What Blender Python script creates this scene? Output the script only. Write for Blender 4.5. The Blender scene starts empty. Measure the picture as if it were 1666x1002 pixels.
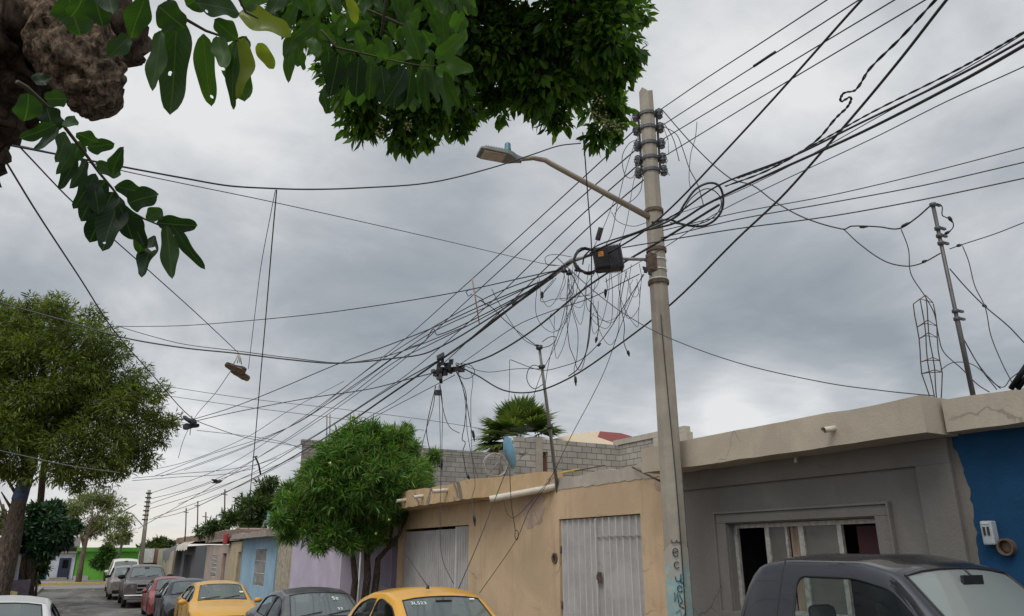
import bpy, math, random
import numpy as np
from mathutils import Vector, Matrix, noise

scene = bpy.context.scene
R = math.radians
# ------------------------------------------------------------------ camera
F_PX = 1203.0
HEAD = R(28.85)                       # heading, clockwise from the street axis (+Y)
PITCH = math.atan(399 / 1203)
EYE = Vector((0, 0, 1.85))
cam_d = bpy.data.cameras.new('camera'); cam = bpy.data.objects.new('camera', cam_d)
scene.collection.objects.link(cam); scene.camera = cam
cam_d.sensor_width = 36; cam_d.sensor_fit = 'HORIZONTAL'; cam_d.lens = 36 * F_PX / 1666
cam_d.clip_start = 0.05; cam_d.clip_end = 3000
cam.location = EYE; cam.rotation_euler = (math.pi / 2 + PITCH, 0, -HEAD)
# ------------------------------------------------------------------ world
scene.view_settings.view_transform = 'Standard'; scene.view_settings.look = 'None'
scene.view_settings.exposure = 0.22; scene.view_settings.gamma = 1
SUN_EL, SUN_AZ = R(52), R(-125)       # azimuth clockwise from +Y: behind the camera, to the left
world = bpy.data.worlds.new('World'); scene.world = world; world.use_nodes = True
def build_world():
    nt = world.node_tree; N = nt.nodes; L = nt.links; N.clear()
    def n(t, **k):
        o = N.new(t)
        for a, b in k.items(): setattr(o, a, b)
        return o
    def math_(op, a, b=None, clamp=False):
        m = n('ShaderNodeMath', operation=op, use_clamp=clamp)
        for i, x in enumerate((a, b)):
            if x is None: continue
            if hasattr(x, 'links'): L.new(x, m.inputs[i])
            else: m.inputs[i].default_value = x
        return m.outputs[0]
    out = n('ShaderNodeOutputWorld')
    sky = n('ShaderNodeTexSky', sky_type='NISHITA', sun_disc=False, sun_elevation=SUN_EL, sun_rotation=SUN_AZ)
    bg1 = n('ShaderNodeBackground'); bg1.inputs[1].default_value = 0.08; L.new(sky.outputs[0], bg1.inputs[0])
    tc = n('ShaderNodeTexCoord'); nm = n('ShaderNodeVectorMath', operation='NORMALIZE'); L.new(tc.outputs['Generated'], nm.inputs[0])
    D = nm.outputs[0]
    sx = n('ShaderNodeSeparateXYZ'); L.new(D, sx.inputs[0]); Z = sx.outputs[2]
    zz = math_('ADD', math_('MAXIMUM', Z, 0.0), 0.22)
    cb = n('ShaderNodeCombineXYZ'); L.new(math_('DIVIDE', sx.outputs[0], zz), cb.inputs[0]); L.new(math_('DIVIDE', sx.outputs[1], zz), cb.inputs[1])
    cb.inputs[2].default_value = 3.7
    def noise_(vec, scale, detail=6, rough=.55, dist=0.0):
        t = n('ShaderNodeTexNoise'); t.inputs['Scale'].default_value = scale; t.inputs['Detail'].default_value = detail
        t.inputs['Roughness'].default_value = rough; t.inputs['Distortion'].default_value = dist; L.new(vec, t.inputs['Vector'])
        return t.outputs[0]
    def ray(u, v):
        r = u - 833; up = 501 - v
        h = F_PX * math.cos(PITCH) - up * math.sin(PITCH); z = F_PX * math.sin(PITCH) + up * math.cos(PITCH)
        return Vector((h * math.sin(HEAD) + r * math.cos(HEAD), h * math.cos(HEAD) - r * math.sin(HEAD), z)).normalized()
    n1 = noise_(cb.outputs[0], 1.25, 8, .56, .4); n2 = noise_(cb.outputs[0], 4.2, 7, .6, .3)
    v = math_('ADD', math_('MULTIPLY', math_('SUBTRACT', n1, .5), 1.75), math_('MULTIPLY', math_('SUBTRACT', n2, .5), .55))
    v = math_('ADD', v, .51)
    # broad brighter and darker parts of the cloud deck: direction, angular radius (deg), gain
    for (u, w, rad, g) in [(250, 300, 19, .30), (1500, 60, 20, .25), (1150, 60, 12, .15), (650, 420, 14, -.2), (1150, 480, 17, -.18), (640, 560, 12, -.16),
                           (1330, 560, 9, -.1), (1240, 655, 5.5, .42), (1130, 690, 6, .25), (1380, 630, 4.5, .2), (330, 740, 7, .25), (230, 800, 8, .2), (60, 400, 12, -.05), (520, 640, 6, .08),
                           (1600, 430, 9, .15), (850, 330, 9, .0)]:
        d = ray(u, w); dp = n('ShaderNodeVectorMath', operation='DOT_PRODUCT'); L.new(D, dp.inputs[0]); dp.inputs[1].default_value = d
        mr = n('ShaderNodeMapRange', interpolation_type='SMOOTHSTEP'); L.new(dp.outputs['Value'], mr.inputs[0])
        mr.inputs[1].default_value = math.cos(R(rad)); mr.inputs[2].default_value = 1.0; mr.inputs[3].default_value = 0; mr.inputs[4].default_value = g
        v = math_('ADD', v, mr.outputs[0])
    ramp = n('ShaderNodeValToRGB'); L.new(v, ramp.inputs[0]); cr = ramp.color_ramp
    cr.elements[0].position = 0.0; cr.elements[0].color = (.26, .29, .325, 1)
    cr.elements[1].position = 1.0; cr.elements[1].color = (.69, .70, .705, 1)
    e = cr.elements.new(.35); e.color = (.345, .376, .405, 1)
    e = cr.elements.new(.62); e.color = (.46, .482, .507, 1)
    # pale warm gap low above the horizon
    mr = n('ShaderNodeMapRange', interpolation_type='SMOOTHSTEP'); L.new(Z, mr.inputs[0])
    mr.inputs[1].default_value = .11; mr.inputs[2].default_value = .02; mr.inputs[3].default_value = 0; mr.inputs[4].default_value = 1
    st = n('ShaderNodeMapping'); st.inputs['Scale'].default_value = (5, 5, 42); L.new(D, st.inputs[0])
    band = math_('MULTIPLY', mr.outputs[0], math_('MULTIPLY', math_('SUBTRACT', noise_(st.outputs[0], 1.0, 5, .5), .32), 3.2, True), True)
    mx = n('ShaderNodeMix', data_type='RGBA'); L.new(band, mx.inputs[0]); L.new(ramp.outputs[0], mx.inputs[6]); mx.inputs[7].default_value = (.72, .685, .62, 1)
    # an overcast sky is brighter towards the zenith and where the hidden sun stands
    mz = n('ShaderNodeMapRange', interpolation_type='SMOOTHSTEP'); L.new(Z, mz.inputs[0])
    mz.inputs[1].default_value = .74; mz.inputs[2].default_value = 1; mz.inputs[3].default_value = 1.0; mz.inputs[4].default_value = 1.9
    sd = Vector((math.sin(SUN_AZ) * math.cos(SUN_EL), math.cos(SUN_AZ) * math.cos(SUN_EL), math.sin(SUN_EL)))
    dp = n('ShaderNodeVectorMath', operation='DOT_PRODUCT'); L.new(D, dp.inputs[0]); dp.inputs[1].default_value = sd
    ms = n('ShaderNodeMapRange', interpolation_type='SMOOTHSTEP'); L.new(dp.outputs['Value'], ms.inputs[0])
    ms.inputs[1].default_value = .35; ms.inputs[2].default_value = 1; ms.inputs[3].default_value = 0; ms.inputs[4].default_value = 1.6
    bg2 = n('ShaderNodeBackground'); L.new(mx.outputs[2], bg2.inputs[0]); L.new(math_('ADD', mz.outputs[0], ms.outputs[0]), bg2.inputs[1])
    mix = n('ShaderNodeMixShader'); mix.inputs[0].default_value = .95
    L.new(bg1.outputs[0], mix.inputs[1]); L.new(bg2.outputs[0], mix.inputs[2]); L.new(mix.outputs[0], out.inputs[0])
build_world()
sun_d = bpy.data.lights.new('sun', 'SUN'); sun_d.energy = 1.1; sun_d.angle = R(25); sun_d.color = (1, .95, .88)
sun = bpy.data.objects.new('sun', sun_d); scene.collection.objects.link(sun)
sun.rotation_euler = (math.pi / 2 - SUN_EL, 0, math.pi - SUN_AZ)
sun.location = (-10, -10, 30)

# ------------------------------------------------------------------ helpers
def ray(u, v):
    r = u - 833; up = 501 - v
    h = F_PX * math.cos(PITCH) - up * math.sin(PITCH); z = F_PX * math.sin(PITCH) + up * math.cos(PITCH)
    return Vector((h * math.sin(HEAD) + r * math.cos(HEAD), h * math.cos(HEAD) - r * math.sin(HEAD), z))
def atX(u, v, X): r = ray(u, v); return EYE + r * (X / r.x)
def atY(u, v, Y): r = ray(u, v); return EYE + r * (Y / r.y)
def atD(u, v, d): r = ray(u, v); return EYE + r.normalized() * d
def px_r(d, px): return px * d / 1270.0
def zg(Y): return -0.014 * max(0.0, min(Y, 42.0))
RC = np.array([[math.cos(HEAD), math.sin(HEAD) * 1.0, 0], [-math.sin(HEAD), math.cos(HEAD), 0], [0, 0, 1]])

def tag(o, label=None, cat=None, group=None, kind=None):
    if label: o['label'] = label
    if cat: o['category'] = cat
    if group: o['group'] = group
    if kind: o['kind'] = kind
    return o
def link(o, parent=None):
    scene.collection.objects.link(o)
    if parent: o.parent = parent
    return o
def empty(name, loc, label, cat, group=None, rz=0):
    o = bpy.data.objects.new(name, None); link(o); o.location = loc; o.rotation_euler = (0, 0, rz)
    o.empty_display_size = .2
    return tag(o, label, cat, group)
class MB:
    """collects faces, then links them as one mesh object (coordinates are world ones unless parent frame is local)"""
    def __init__(s): s.v = []; s.f = []; s.m = []; s.sm = []
    def add(s, vs, fs, m=0, smooth=False):
        b = len(s.v); s.v.extend([tuple(x) for x in vs])
        for f in fs: s.f.append([i + b for i in f]); s.m.append(m); s.sm.append(smooth)
        return s
    def quad(s, a, b, c, d, m=0): return s.add([a, b, c, d], [(0, 1, 2, 3)], m)
    def box(s, x0, x1, y0, y1, z0, z1, m=0):
        v = [(x, y, z) for z in (z0, z1) for y in (y0, y1) for x in (x0, x1)]
        return s.add(v, [(0, 2, 3, 1), (4, 5, 7, 6), (0, 1, 5, 4), (2, 6, 7, 3), (0, 4, 6, 2), (1, 3, 7, 5)], m)
    def obox(s, c, ax, ay, az, m=0):
        c, ax, ay, az = map(Vector, (c, ax, ay, az))
        v = [c + ax * i + ay * j + az * k for k in (-1, 1) for j in (-1, 1) for i in (-1, 1)]
        return s.add(v, [(0, 2, 3, 1), (4, 5, 7, 6), (0, 1, 5, 4), (2, 6, 7, 3), (0, 4, 6, 2), (1, 3, 7, 5)], m)
    def tube(s, pts, r, n=6, m=0, cap=True, smooth=True):
        pts = [Vector(p) for p in pts]; k = len(pts)
        rs = r if hasattr(r, '__len__') else [r] * k
        up = Vector((0, 0, 1)); vs = []; prev = None
        for i, p in enumerate(pts):
            t = (pts[min(i + 1, k - 1)] - pts[max(i - 1, 0)])
            if t.length < 1e-9: t = Vector((0, 0, 1))
            t.normalize()
            if prev is None:
                a = t.cross(up if abs(t.z) < .9 else Vector((1, 0, 0))).normalized()
            else:
                a = (prev - t * prev.dot(t))
                a = a.normalized() if a.length > 1e-6 else t.orthogonal().normalized()
            prev = a; b = t.cross(a)
            for j in range(n):
                w = 2 * math.pi * j / n
                vs.append(p + (a * math.cos(w) + b * math.sin(w)) * rs[i])
        fs = [(i * n + j, i * n + (j + 1) % n, (i + 1) * n + (j + 1) % n, (i + 1) * n + j) for i in range(k - 1) for j in range(n)]
        if cap: fs += [tuple(range(n))[::-1], tuple((k - 1) * n + j for j in range(n))]
        return s.add(vs, fs, m, smooth)
    def disc_ring(s, c, axis, r_in, r_out, th, n=24, m=0):
        c = Vector(c); ax = Vector(axis).normalized(); a = ax.orthogonal().normalized(); b = ax.cross(a); vs = []
        for j in range(n):
            w = 2 * math.pi * j / n; d = a * math.cos(w) + b * math.sin(w)
            vs += [c + d * r_out - ax * th / 2, c + d * r_out + ax * th / 2, c + d * r_in + ax * th / 2, c + d * r_in - ax * th / 2]
        fs = [(4 * j + q, 4 * ((j + 1) % n) + q, 4 * ((j + 1) % n) + (q + 1) % 4, 4 * j + (q + 1) % 4) for j in range(n) for q in range(4)]
        return s.add(vs, fs, m, False)
    def lathe(s, c, axis, prof, n=20, m=0, smooth=True):
        c = Vector(c); ax = Vector(axis).normalized(); a = ax.orthogonal().normalized(); b = ax.cross(a); vs = []
        for (r, h) in prof:
            for j in range(n):
                w = 2 * math.pi * j / n; vs.append(c + ax * h + (a * math.cos(w) + b * math.sin(w)) * max(r, 1e-4))
        fs = [(i * n + j, i * n + (j + 1) % n, (i + 1) * n + (j + 1) % n, (i + 1) * n + j) for i in range(len(prof) - 1) for j in range(n)]
        return s.add(vs, fs, m, smooth)
    def build(s, name, mats, parent=None, bevel=0):
        me = bpy.data.meshes.new(name); me.from_pydata(s.v, [], s.f)
        if not isinstance(mats, (list, tuple)): mats = [mats]
        for mt in mats: me.materials.append(mt)
        me.polygons.foreach_set('material_index', s.m); me.polygons.foreach_set('use_smooth', s.sm); me.update()
        o = bpy.data.objects.new(name, me); link(o)
        if parent is not None:
            o.parent = parent; bpy.context.view_layer.update()
            o.matrix_parent_inverse = parent.matrix_world.inverted()
        if bevel:
            md = o.modifiers.new('bevel', 'BEVEL'); md.width = bevel; md.segments = 2; md.limit_method = 'ANGLE'
        return o
    def build_local(s, name, mats, parent, bevel=0):
        o = s.build(name, mats, None, bevel); o.parent = parent; return o

def rnd_mesh(name, V, Fc, mats, parent, mi=None, smooth=False):
    """fast mesh from numpy arrays, Fc all quads"""
    me = bpy.data.meshes.new(name); nv = len(V); nf = len(Fc)
    me.vertices.add(nv); me.vertices.foreach_set('co', np.asarray(V, dtype=np.float32).ravel())
    me.loops.add(nf * 4); me.loops.foreach_set('vertex_index', np.asarray(Fc, dtype=np.int32).ravel())
    me.polygons.add(nf); me.polygons.foreach_set('loop_start', np.arange(0, nf * 4, 4, dtype=np.int32))
    me.polygons.foreach_set('loop_total', np.full(nf, 4, dtype=np.int32))
    for mt in mats: me.materials.append(mt)
    if mi is not None: me.polygons.foreach_set('material_index', np.asarray(mi, dtype=np.int32))
    me.update(calc_edges=True); me.validate()
    if smooth: me.polygons.foreach_set('use_smooth', [True] * len(me.polygons))
    o = bpy.data.objects.new(name, me); link(o)
    if parent is not None:
        o.parent = parent; bpy.context.view_layer.update(); o.matrix_parent_inverse = parent.matrix_world.inverted()
    return o

# ------------------------------------------------------------------ materials
def nodes_mat(name):
    m = bpy.data.materials.new(name); m.use_nodes = True; nt = m.node_tree
    return m, nt, nt.nodes['Principled BSDF'], nt.nodes, nt.links
def c4(c): return (c[0], c[1], c[2], 1)
def plain(name, col, rough=.6, metal=0, spec=.5, coat=0, var=.12, scale=6, bump=0):
    m, nt, P, N, L = nodes_mat(name)
    P.inputs['Roughness'].default_value = rough; P.inputs['Metallic'].default_value = metal
    P.inputs['Specular IOR Level'].default_value = spec; P.inputs['Coat Weight'].default_value = coat; P.inputs['Coat Roughness'].default_value = .04
    tc = N.new('ShaderNodeTexCoord'); t = N.new('ShaderNodeTexNoise'); t.inputs['Scale'].default_value = scale; t.inputs['Detail'].default_value = 6
    L.new(tc.outputs['Object'], t.inputs['Vector'])
    r = N.new('ShaderNodeValToRGB'); L.new(t.outputs[0], r.inputs[0])
    r.color_ramp.elements[0].position = .3; r.color_ramp.elements[1].position = .72
    r.color_ramp.elements[0].color = c4([x * (1 - var) for x in col]); r.color_ramp.elements[1].color = c4([min(1, x * (1 + var)) for x in col])
    L.new(r.outputs[0], P.inputs['Base Color'])
    if bump:
        b = N.new('ShaderNodeBump'); b.inputs['Strength'].default_value = bump; b.inputs['Distance'].default_value = .01
        t2 = N.new('ShaderNodeTexNoise'); t2.inputs['Scale'].default_value = scale * 8; t2.inputs['Detail'].default_value = 5
        L.new(tc.outputs['Object'], t2.inputs['Vector']); L.new(t2.outputs[0], b.inputs['Height']); L.new(b.outputs[0], P.inputs['Normal'])
    return m
def stucco(name, col, stain=(.2, .17, .13), amount=.35, scale=1.3, bump=.35, patch=None, patch_amt=0, streak=.35, rough=.88, crack=.5):
    """weathered painted plaster: broad blotches, vertical rain streaks, optional patches of bare render"""
    m, nt, P, N, L = nodes_mat(name); P.inputs['Roughness'].default_value = rough; P.inputs['Specular IOR Level'].default_value = .25
    tc = N.new('ShaderNodeTexCoord')
    def nz(scale, detail=6, rough=.6, vec=None, dist=0):
        t = N.new('ShaderNodeTexNoise'); t.inputs['Scale'].default_value = scale; t.inputs['Detail'].default_value = detail
        t.inputs['Roughness'].default_value = rough; t.inputs['Distortion'].default_value = dist; L.new(vec or tc.outputs['Object'], t.inputs['Vector']); return t.outputs[0]
    def ramp(x, a, b, lo=0, hi=1):
        r = N.new('ShaderNodeMapRange'); r.interpolation_type = 'SMOOTHSTEP'; L.new(x, r.inputs[0]); r.inputs[1].default_value = a; r.inputs[2].default_value = b
        r.inputs[3].default_value = lo; r.inputs[4].default_value = hi; return r.outputs[0]
    def mix(f, a, b):
        x = N.new('ShaderNodeMix'); x.data_type = 'RGBA'; L.new(f, x.inputs[0])
        for i, c in ((6, a), (7, b)):
            if hasattr(c, 'links'): L.new(c, x.inputs[i])
            else: x.inputs[i].default_value = c4(c)
        return x.outputs[2]
    c = mix(ramp(nz(scale, 8, .62, dist=.5), .35, .7), [x * .86 for x in col], [min(1, x * 1.1) for x in col])
    c = mix(ramp(nz(scale * 2.3 + .7, 9, .7, dist=.8), .56, .8, 0, amount), c, stain)
    mp = N.new('ShaderNodeMapping'); mp.inputs['Scale'].default_value = (5, 5, .35); L.new(tc.outputs['Object'], mp.inputs[0])
    c = mix(ramp(nz(1.2, 6, .6, mp.outputs[0]), .52, .8, 0, streak), c, [x * .55 for x in col])
    if patch: c = mix(ramp(nz(.9, 8, .7, dist=1), .60 - patch_amt, .64 - patch_amt), c, patch)
    c = mix(ramp(nz(60, 3), .3, .8, 0, .25), c, [x * .7 for x in col])
    # hairline cracks, only in some places
    wv = N.new('ShaderNodeVectorMath'); wv.operation = 'MULTIPLY_ADD'; tn = N.new('ShaderNodeTexNoise'); tn.inputs['Scale'].default_value = 2.5; tn.inputs['Detail'].default_value = 6; L.new(tc.outputs['Object'], tn.inputs['Vector'])
    L.new(tn.outputs[1], wv.inputs[0]); wv.inputs[1].default_value = (.3, .3, .3); L.new(tc.outputs['Object'], wv.inputs[2])
    vo = N.new('ShaderNodeTexVoronoi'); vo.feature = 'DISTANCE_TO_EDGE'; vo.inputs['Scale'].default_value = .75; L.new(wv.outputs[0], vo.inputs['Vector'])
    cm = N.new('ShaderNodeMath'); cm.operation = 'MULTIPLY'; L.new(ramp(vo.outputs['Distance'], .0065, .002), cm.inputs[0]); L.new(ramp(nz(.8, 3), .5, .58, 0, crack), cm.inputs[1]); c = mix(cm.outputs[0], c, [x * .3 for x in col])
    L.new(c, P.inputs['Base Color'])
    b = N.new('ShaderNodeBump'); b.inputs['Strength'].default_value = bump; b.inputs['Distance'].default_value = .012
    s = N.new('ShaderNodeMath'); s.operation = 'ADD'; L.new(nz(9, 8, .65), s.inputs[0]); L.new(nz(45, 4), s.inputs[1]); L.new(s.outputs[0], b.inputs['Height']); L.new(b.outputs[0], P.inputs['Normal'])
    return m
def brick_mat(name, c1, c2, mortar, bw=.4, bh=.2, ms=.012, bump=.6):
    m, nt, P, N, L = nodes_mat(name); P.inputs['Roughness'].default_value = .9; P.inputs['Specular IOR Level'].default_value = .2
    tc = N.new('ShaderNodeTexCoord'); s = N.new('ShaderNodeSeparateXYZ'); L.new(tc.outputs['Object'], s.inputs[0])
    a = N.new('ShaderNodeMath'); a.operation = 'ADD'; L.new(s.outputs[0], a.inputs[0]); L.new(s.outputs[1], a.inputs[1])
    cb = N.new('ShaderNodeCombineXYZ'); L.new(a.outputs[0], cb.inputs[0]); L.new(s.outputs[2], cb.inputs[1])
    t = N.new('ShaderNodeTexNoise'); t.inputs['Scale'].default_value = 3; L.new(tc.outputs['Object'], t.inputs['Vector'])
    dv = N.new('ShaderNodeVectorMath'); dv.operation = 'MULTIPLY_ADD'; L.new(t.outputs[1], dv.inputs[0]); dv.inputs[1].default_value = (.02, .02, 0); L.new(cb.outputs[0], dv.inputs[2])
    b = N.new('ShaderNodeTexBrick'); L.new(dv.outputs[0], b.inputs['Vector']); b.inputs['Scale'].default_value = 1
    b.inputs['Brick Width'].default_value = bw; b.inputs['Row Height'].default_value = bh; b.inputs['Mortar Size'].default_value = ms; b.inputs['Mortar Smooth'].default_value = .3
    b.inputs['Color1'].default_value = c4(c1); b.inputs['Color2'].default_value = c4(c2); b.inputs['Mortar'].default_value = c4(mortar)
    t2 = N.new('ShaderNodeTexNoise'); t2.inputs['Scale'].default_value = 1.1; t2.inputs['Detail'].default_value = 8; L.new(tc.outputs['Object'], t2.inputs['Vector'])
    r = N.new('ShaderNodeMapRange'); L.new(t2.outputs[0], r.inputs[0]); r.inputs[1].default_value = .3; r.inputs[2].default_value = .7; r.inputs[3].default_value = .75; r.inputs[4].default_value = 1.12
    mu = N.new('ShaderNodeVectorMath'); mu.operation = 'MULTIPLY'; L.new(b.outputs[0], mu.inputs[0]); L.new(r.outputs[0], mu.inputs[1]); L.new(mu.outputs[0], P.inputs['Base Color'])
    bp = N.new('ShaderNodeBump'); bp.inputs['Strength'].default_value = bump; bp.inputs['Distance'].default_value = .012; bp.invert = True
    L.new(b.outputs['Fac'], bp.inputs['Height']); L.new(bp.outputs[0], P.inputs['Normal'])
    return m
def leaf_mat(name, cols, trans=.35, rough=.45, spec=.4):
    """one random tone per leaf"""
    m, nt, P, N, L = nodes_mat(name)
    g = N.new('ShaderNodeNewGeometry'); r = N.new('ShaderNodeValToRGB'); L.new(g.outputs['Random Per Island'], r.inputs[0])
    el = r.color_ramp.elements; el[0].color = c4(cols[0]); el[0].position = 0; el[1].color = c4(cols[-1]); el[1].position = 1
    for i, c in enumerate(cols[1:-1]): e = el.new((i + 1) / (len(cols) - 1)); e.color = c4(c)
    P.inputs['Roughness'].default_value = rough; P.inputs['Specular IOR Level'].default_value = spec; L.new(r.outputs[0], P.inputs['Base Color'])
    t = N.new('ShaderNodeBsdfTranslucent'); mul = N.new('ShaderNodeVectorMath'); mul.operation = 'MULTIPLY'; mul.inputs[1].default_value = (1.5, 1.6, .7)
    L.new(r.outputs[0], mul.inputs[0]); L.new(mul.outputs[0], t.inputs[0])
    mx = N.new('ShaderNodeMixShader'); mx.inputs[0].default_value = trans; L.new(P.outputs[0], mx.inputs[1]); L.new(t.outputs[0], mx.inputs[2])
    L.new(mx.outputs[0], N['Material Output'].inputs[0]); return m
def bark_mat(name, c1, c2, scale=8, bump=1.0, stretch=(1, 1, .35)):
    m, nt, P, N, L = nodes_mat(name); P.inputs['Roughness'].default_value = .92; P.inputs['Specular IOR Level'].default_value = .15
    tc = N.new('ShaderNodeTexCoord'); mp = N.new('ShaderNodeMapping'); mp.inputs['Scale'].default_value = stretch; L.new(tc.outputs['Object'], mp.inputs[0])
    vo = N.new('ShaderNodeTexVoronoi'); vo.inputs['Scale'].default_value = scale; L.new(mp.outputs[0], vo.inputs['Vector'])
    t = N.new('ShaderNodeTexNoise'); t.inputs['Scale'].default_value = scale * 1.6; t.inputs['Detail'].default_value = 9; t.inputs['Roughness'].default_value = .7; t.inputs['Distortion'].default_value = 1
    L.new(mp.outputs[0], t.inputs['Vector'])
    r = N.new('ShaderNodeValToRGB'); L.new(t.outputs[0], r.inputs[0]); r.color_ramp.elements[0].position = .38; r.color_ramp.elements[1].position = .66
    r.color_ramp.elements[0].color = c4(c1); r.color_ramp.elements[1].color = c4(c2); L.new(r.outputs[0], P.inputs['Base Color'])
    a = N.new('ShaderNodeMath'); a.operation = 'ADD'; L.new(vo.outputs['Distance'], a.inputs[0]); L.new(t.outputs[0], a.inputs[1])
    b = N.new('ShaderNodeBump'); b.inputs['Strength'].default_value = bump; b.inputs['Distance'].default_value = .03; L.new(a.outputs[0], b.inputs['Height']); L.new(b.outputs[0], P.inputs['Normal'])
    return m
def glass_mat(name, tint=(.55, .62, .6), opac=.35, col=(.02, .025, .025), ior=1.5):
    m, nt, P, N, L = nodes_mat(name); P.inputs['Base Color'].default_value = c4(col); P.inputs['Roughness'].default_value = .1; P.inputs['Specular IOR Level'].default_value = .15
    tr = N.new('ShaderNodeBsdfTransparent'); tr.inputs[0].default_value = c4(tint)
    gl = N.new('ShaderNodeBsdfGlossy'); gl.inputs['Roughness'].default_value = .02; gl.inputs['Color'].default_value = (.85, .9, .9, 1)
    fr = N.new('ShaderNodeFresnel'); fr.inputs[0].default_value = ior
    m1 = N.new('ShaderNodeMixShader'); m1.inputs[0].default_value = opac; L.new(tr.outputs[0], m1.inputs[1]); L.new(P.outputs[0], m1.inputs[2])
    gb = N.new('ShaderNodeNewGeometry'); fb = N.new('ShaderNodeMath'); fb.operation = 'SUBTRACT'; fb.use_clamp = True; L.new(fr.outputs[0], fb.inputs[0]); L.new(gb.outputs['Backfacing'], fb.inputs[1])   # a single thin sheet has no total internal reflection
    m2 = N.new('ShaderNodeMixShader'); L.new(fb.outputs[0], m2.inputs[0]); L.new(m1.outputs[0], m2.inputs[1]); L.new(gl.outputs[0], m2.inputs[2])
    L.new(m2.outputs[0], N['Material Output'].inputs[0]); return m
def paint_mat(name, col, rough=.28, dust=.18, metal=0.0, coat=.35):
    m, nt, P, N, L = nodes_mat(name); P.inputs['Coat Weight'].default_value = coat; P.inputs['Specular IOR Level'].default_value = .22; P.inputs['Coat Roughness'].default_value = .03; P.inputs['Metallic'].default_value = metal
    tc = N.new('ShaderNodeTexCoord'); t = N.new('ShaderNodeTexNoise'); t.inputs['Scale'].default_value = 3.5; t.inputs['Detail'].default_value = 8; t.inputs['Roughness'].default_value = .65
    L.new(tc.outputs['Object'], t.inputs['Vector'])
    r = N.new('ShaderNodeMapRange'); L.new(t.outputs[0], r.inputs[0]); r.inputs[1].default_value = .35; r.inputs[2].default_value = .75; r.inputs[3].default_value = .03; r.inputs[4].default_value = dust
    x = N.new('ShaderNodeMix'); x.data_type = 'RGBA'; L.new(r.outputs[0], x.inputs[0]); x.inputs[6].default_value = c4(col); x.inputs[7].default_value = (.30, .27, .23, 1); L.new(x.outputs[2], P.inputs['Base Color'])
    r2 = N.new('ShaderNodeMapRange'); L.new(t.outputs[0], r2.inputs[0]); r2.inputs[1].default_value = .3; r2.inputs[2].default_value = .8; r2.inputs[3].default_value = rough; r2.inputs[4].default_value = rough + .2; L.new(r2.outputs[0], P.inputs['Roughness'])
    pass
    return m
M = {}
M['black'] = plain('black_rubber', (.012, .012, .014), .5)
M['cable'] = plain('cable_black', (.010, .011, .014), .45)
M['cable_grey'] = plain('cable_grey', (.045, .047, .052), .5)
M['steel'] = plain('galvanised_steel', (.26, .26, .25), .5, .7, var=.25)
M['rust'] = plain('rusty_iron', (.10, .065, .045), .85, var=.4, scale=14)
M['pvc'] = plain('pvc_cream', (.52, .47, .38), .5, var=.12, scale=9)
M['concrete'] = stucco('concrete_pole', (.31, .275, .225), (.15, .12, .09), .55, 2.4, .35, streak=.65, crack=.3)
M['white'] = plain('white_paint', (.55, .54, .51), .6, var=.15)
M['offwhite'] = stucco('offwhite_paint', (.5, .48, .44), bump=.1)
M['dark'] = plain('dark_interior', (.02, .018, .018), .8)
M['glass'] = glass_mat('window_glass')
M['car_glass'] = glass_mat('windscreen_glass', (.55, .62, .59), .70, (.13, .15, .145), 1.5)
M['dusty_opaque_glass'] = glass_mat('dusty_sheen_windscreen', (.55, .62, .59), .85, (.23, .255, .245), 1.45)  # pale base colour paints in reflected sky as well as dust
M['side_glass'] = glass_mat('side_window_glass', (.80, .86, .84), .06, (.015, .018, .018), 1.35)
M['insul'] = plain('insulator_grey', (.06, .06, .068), .4)
M['plastic'] = plain('black_plastic', (.009, .009, .010), .6, spec=.25)
M['chrome'] = plain('chrome', (.6, .6, .6), .18, 1)
M['rim'] = plain('wheel_metal', (.35, .35, .36), .35, .8)
M['tyre'] = plain('tyre_rubber', (.018, .018, .018), .85)
M['seat'] = plain('seat_fabric', (.07, .07, .072), .9)
M['lamp'] = glass_mat('headlamp_glass', (.8, .8, .8), .45, (.3, .3, .3))
M['lace'] = plain('lace', (.5, .47, .4), .9)
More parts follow.
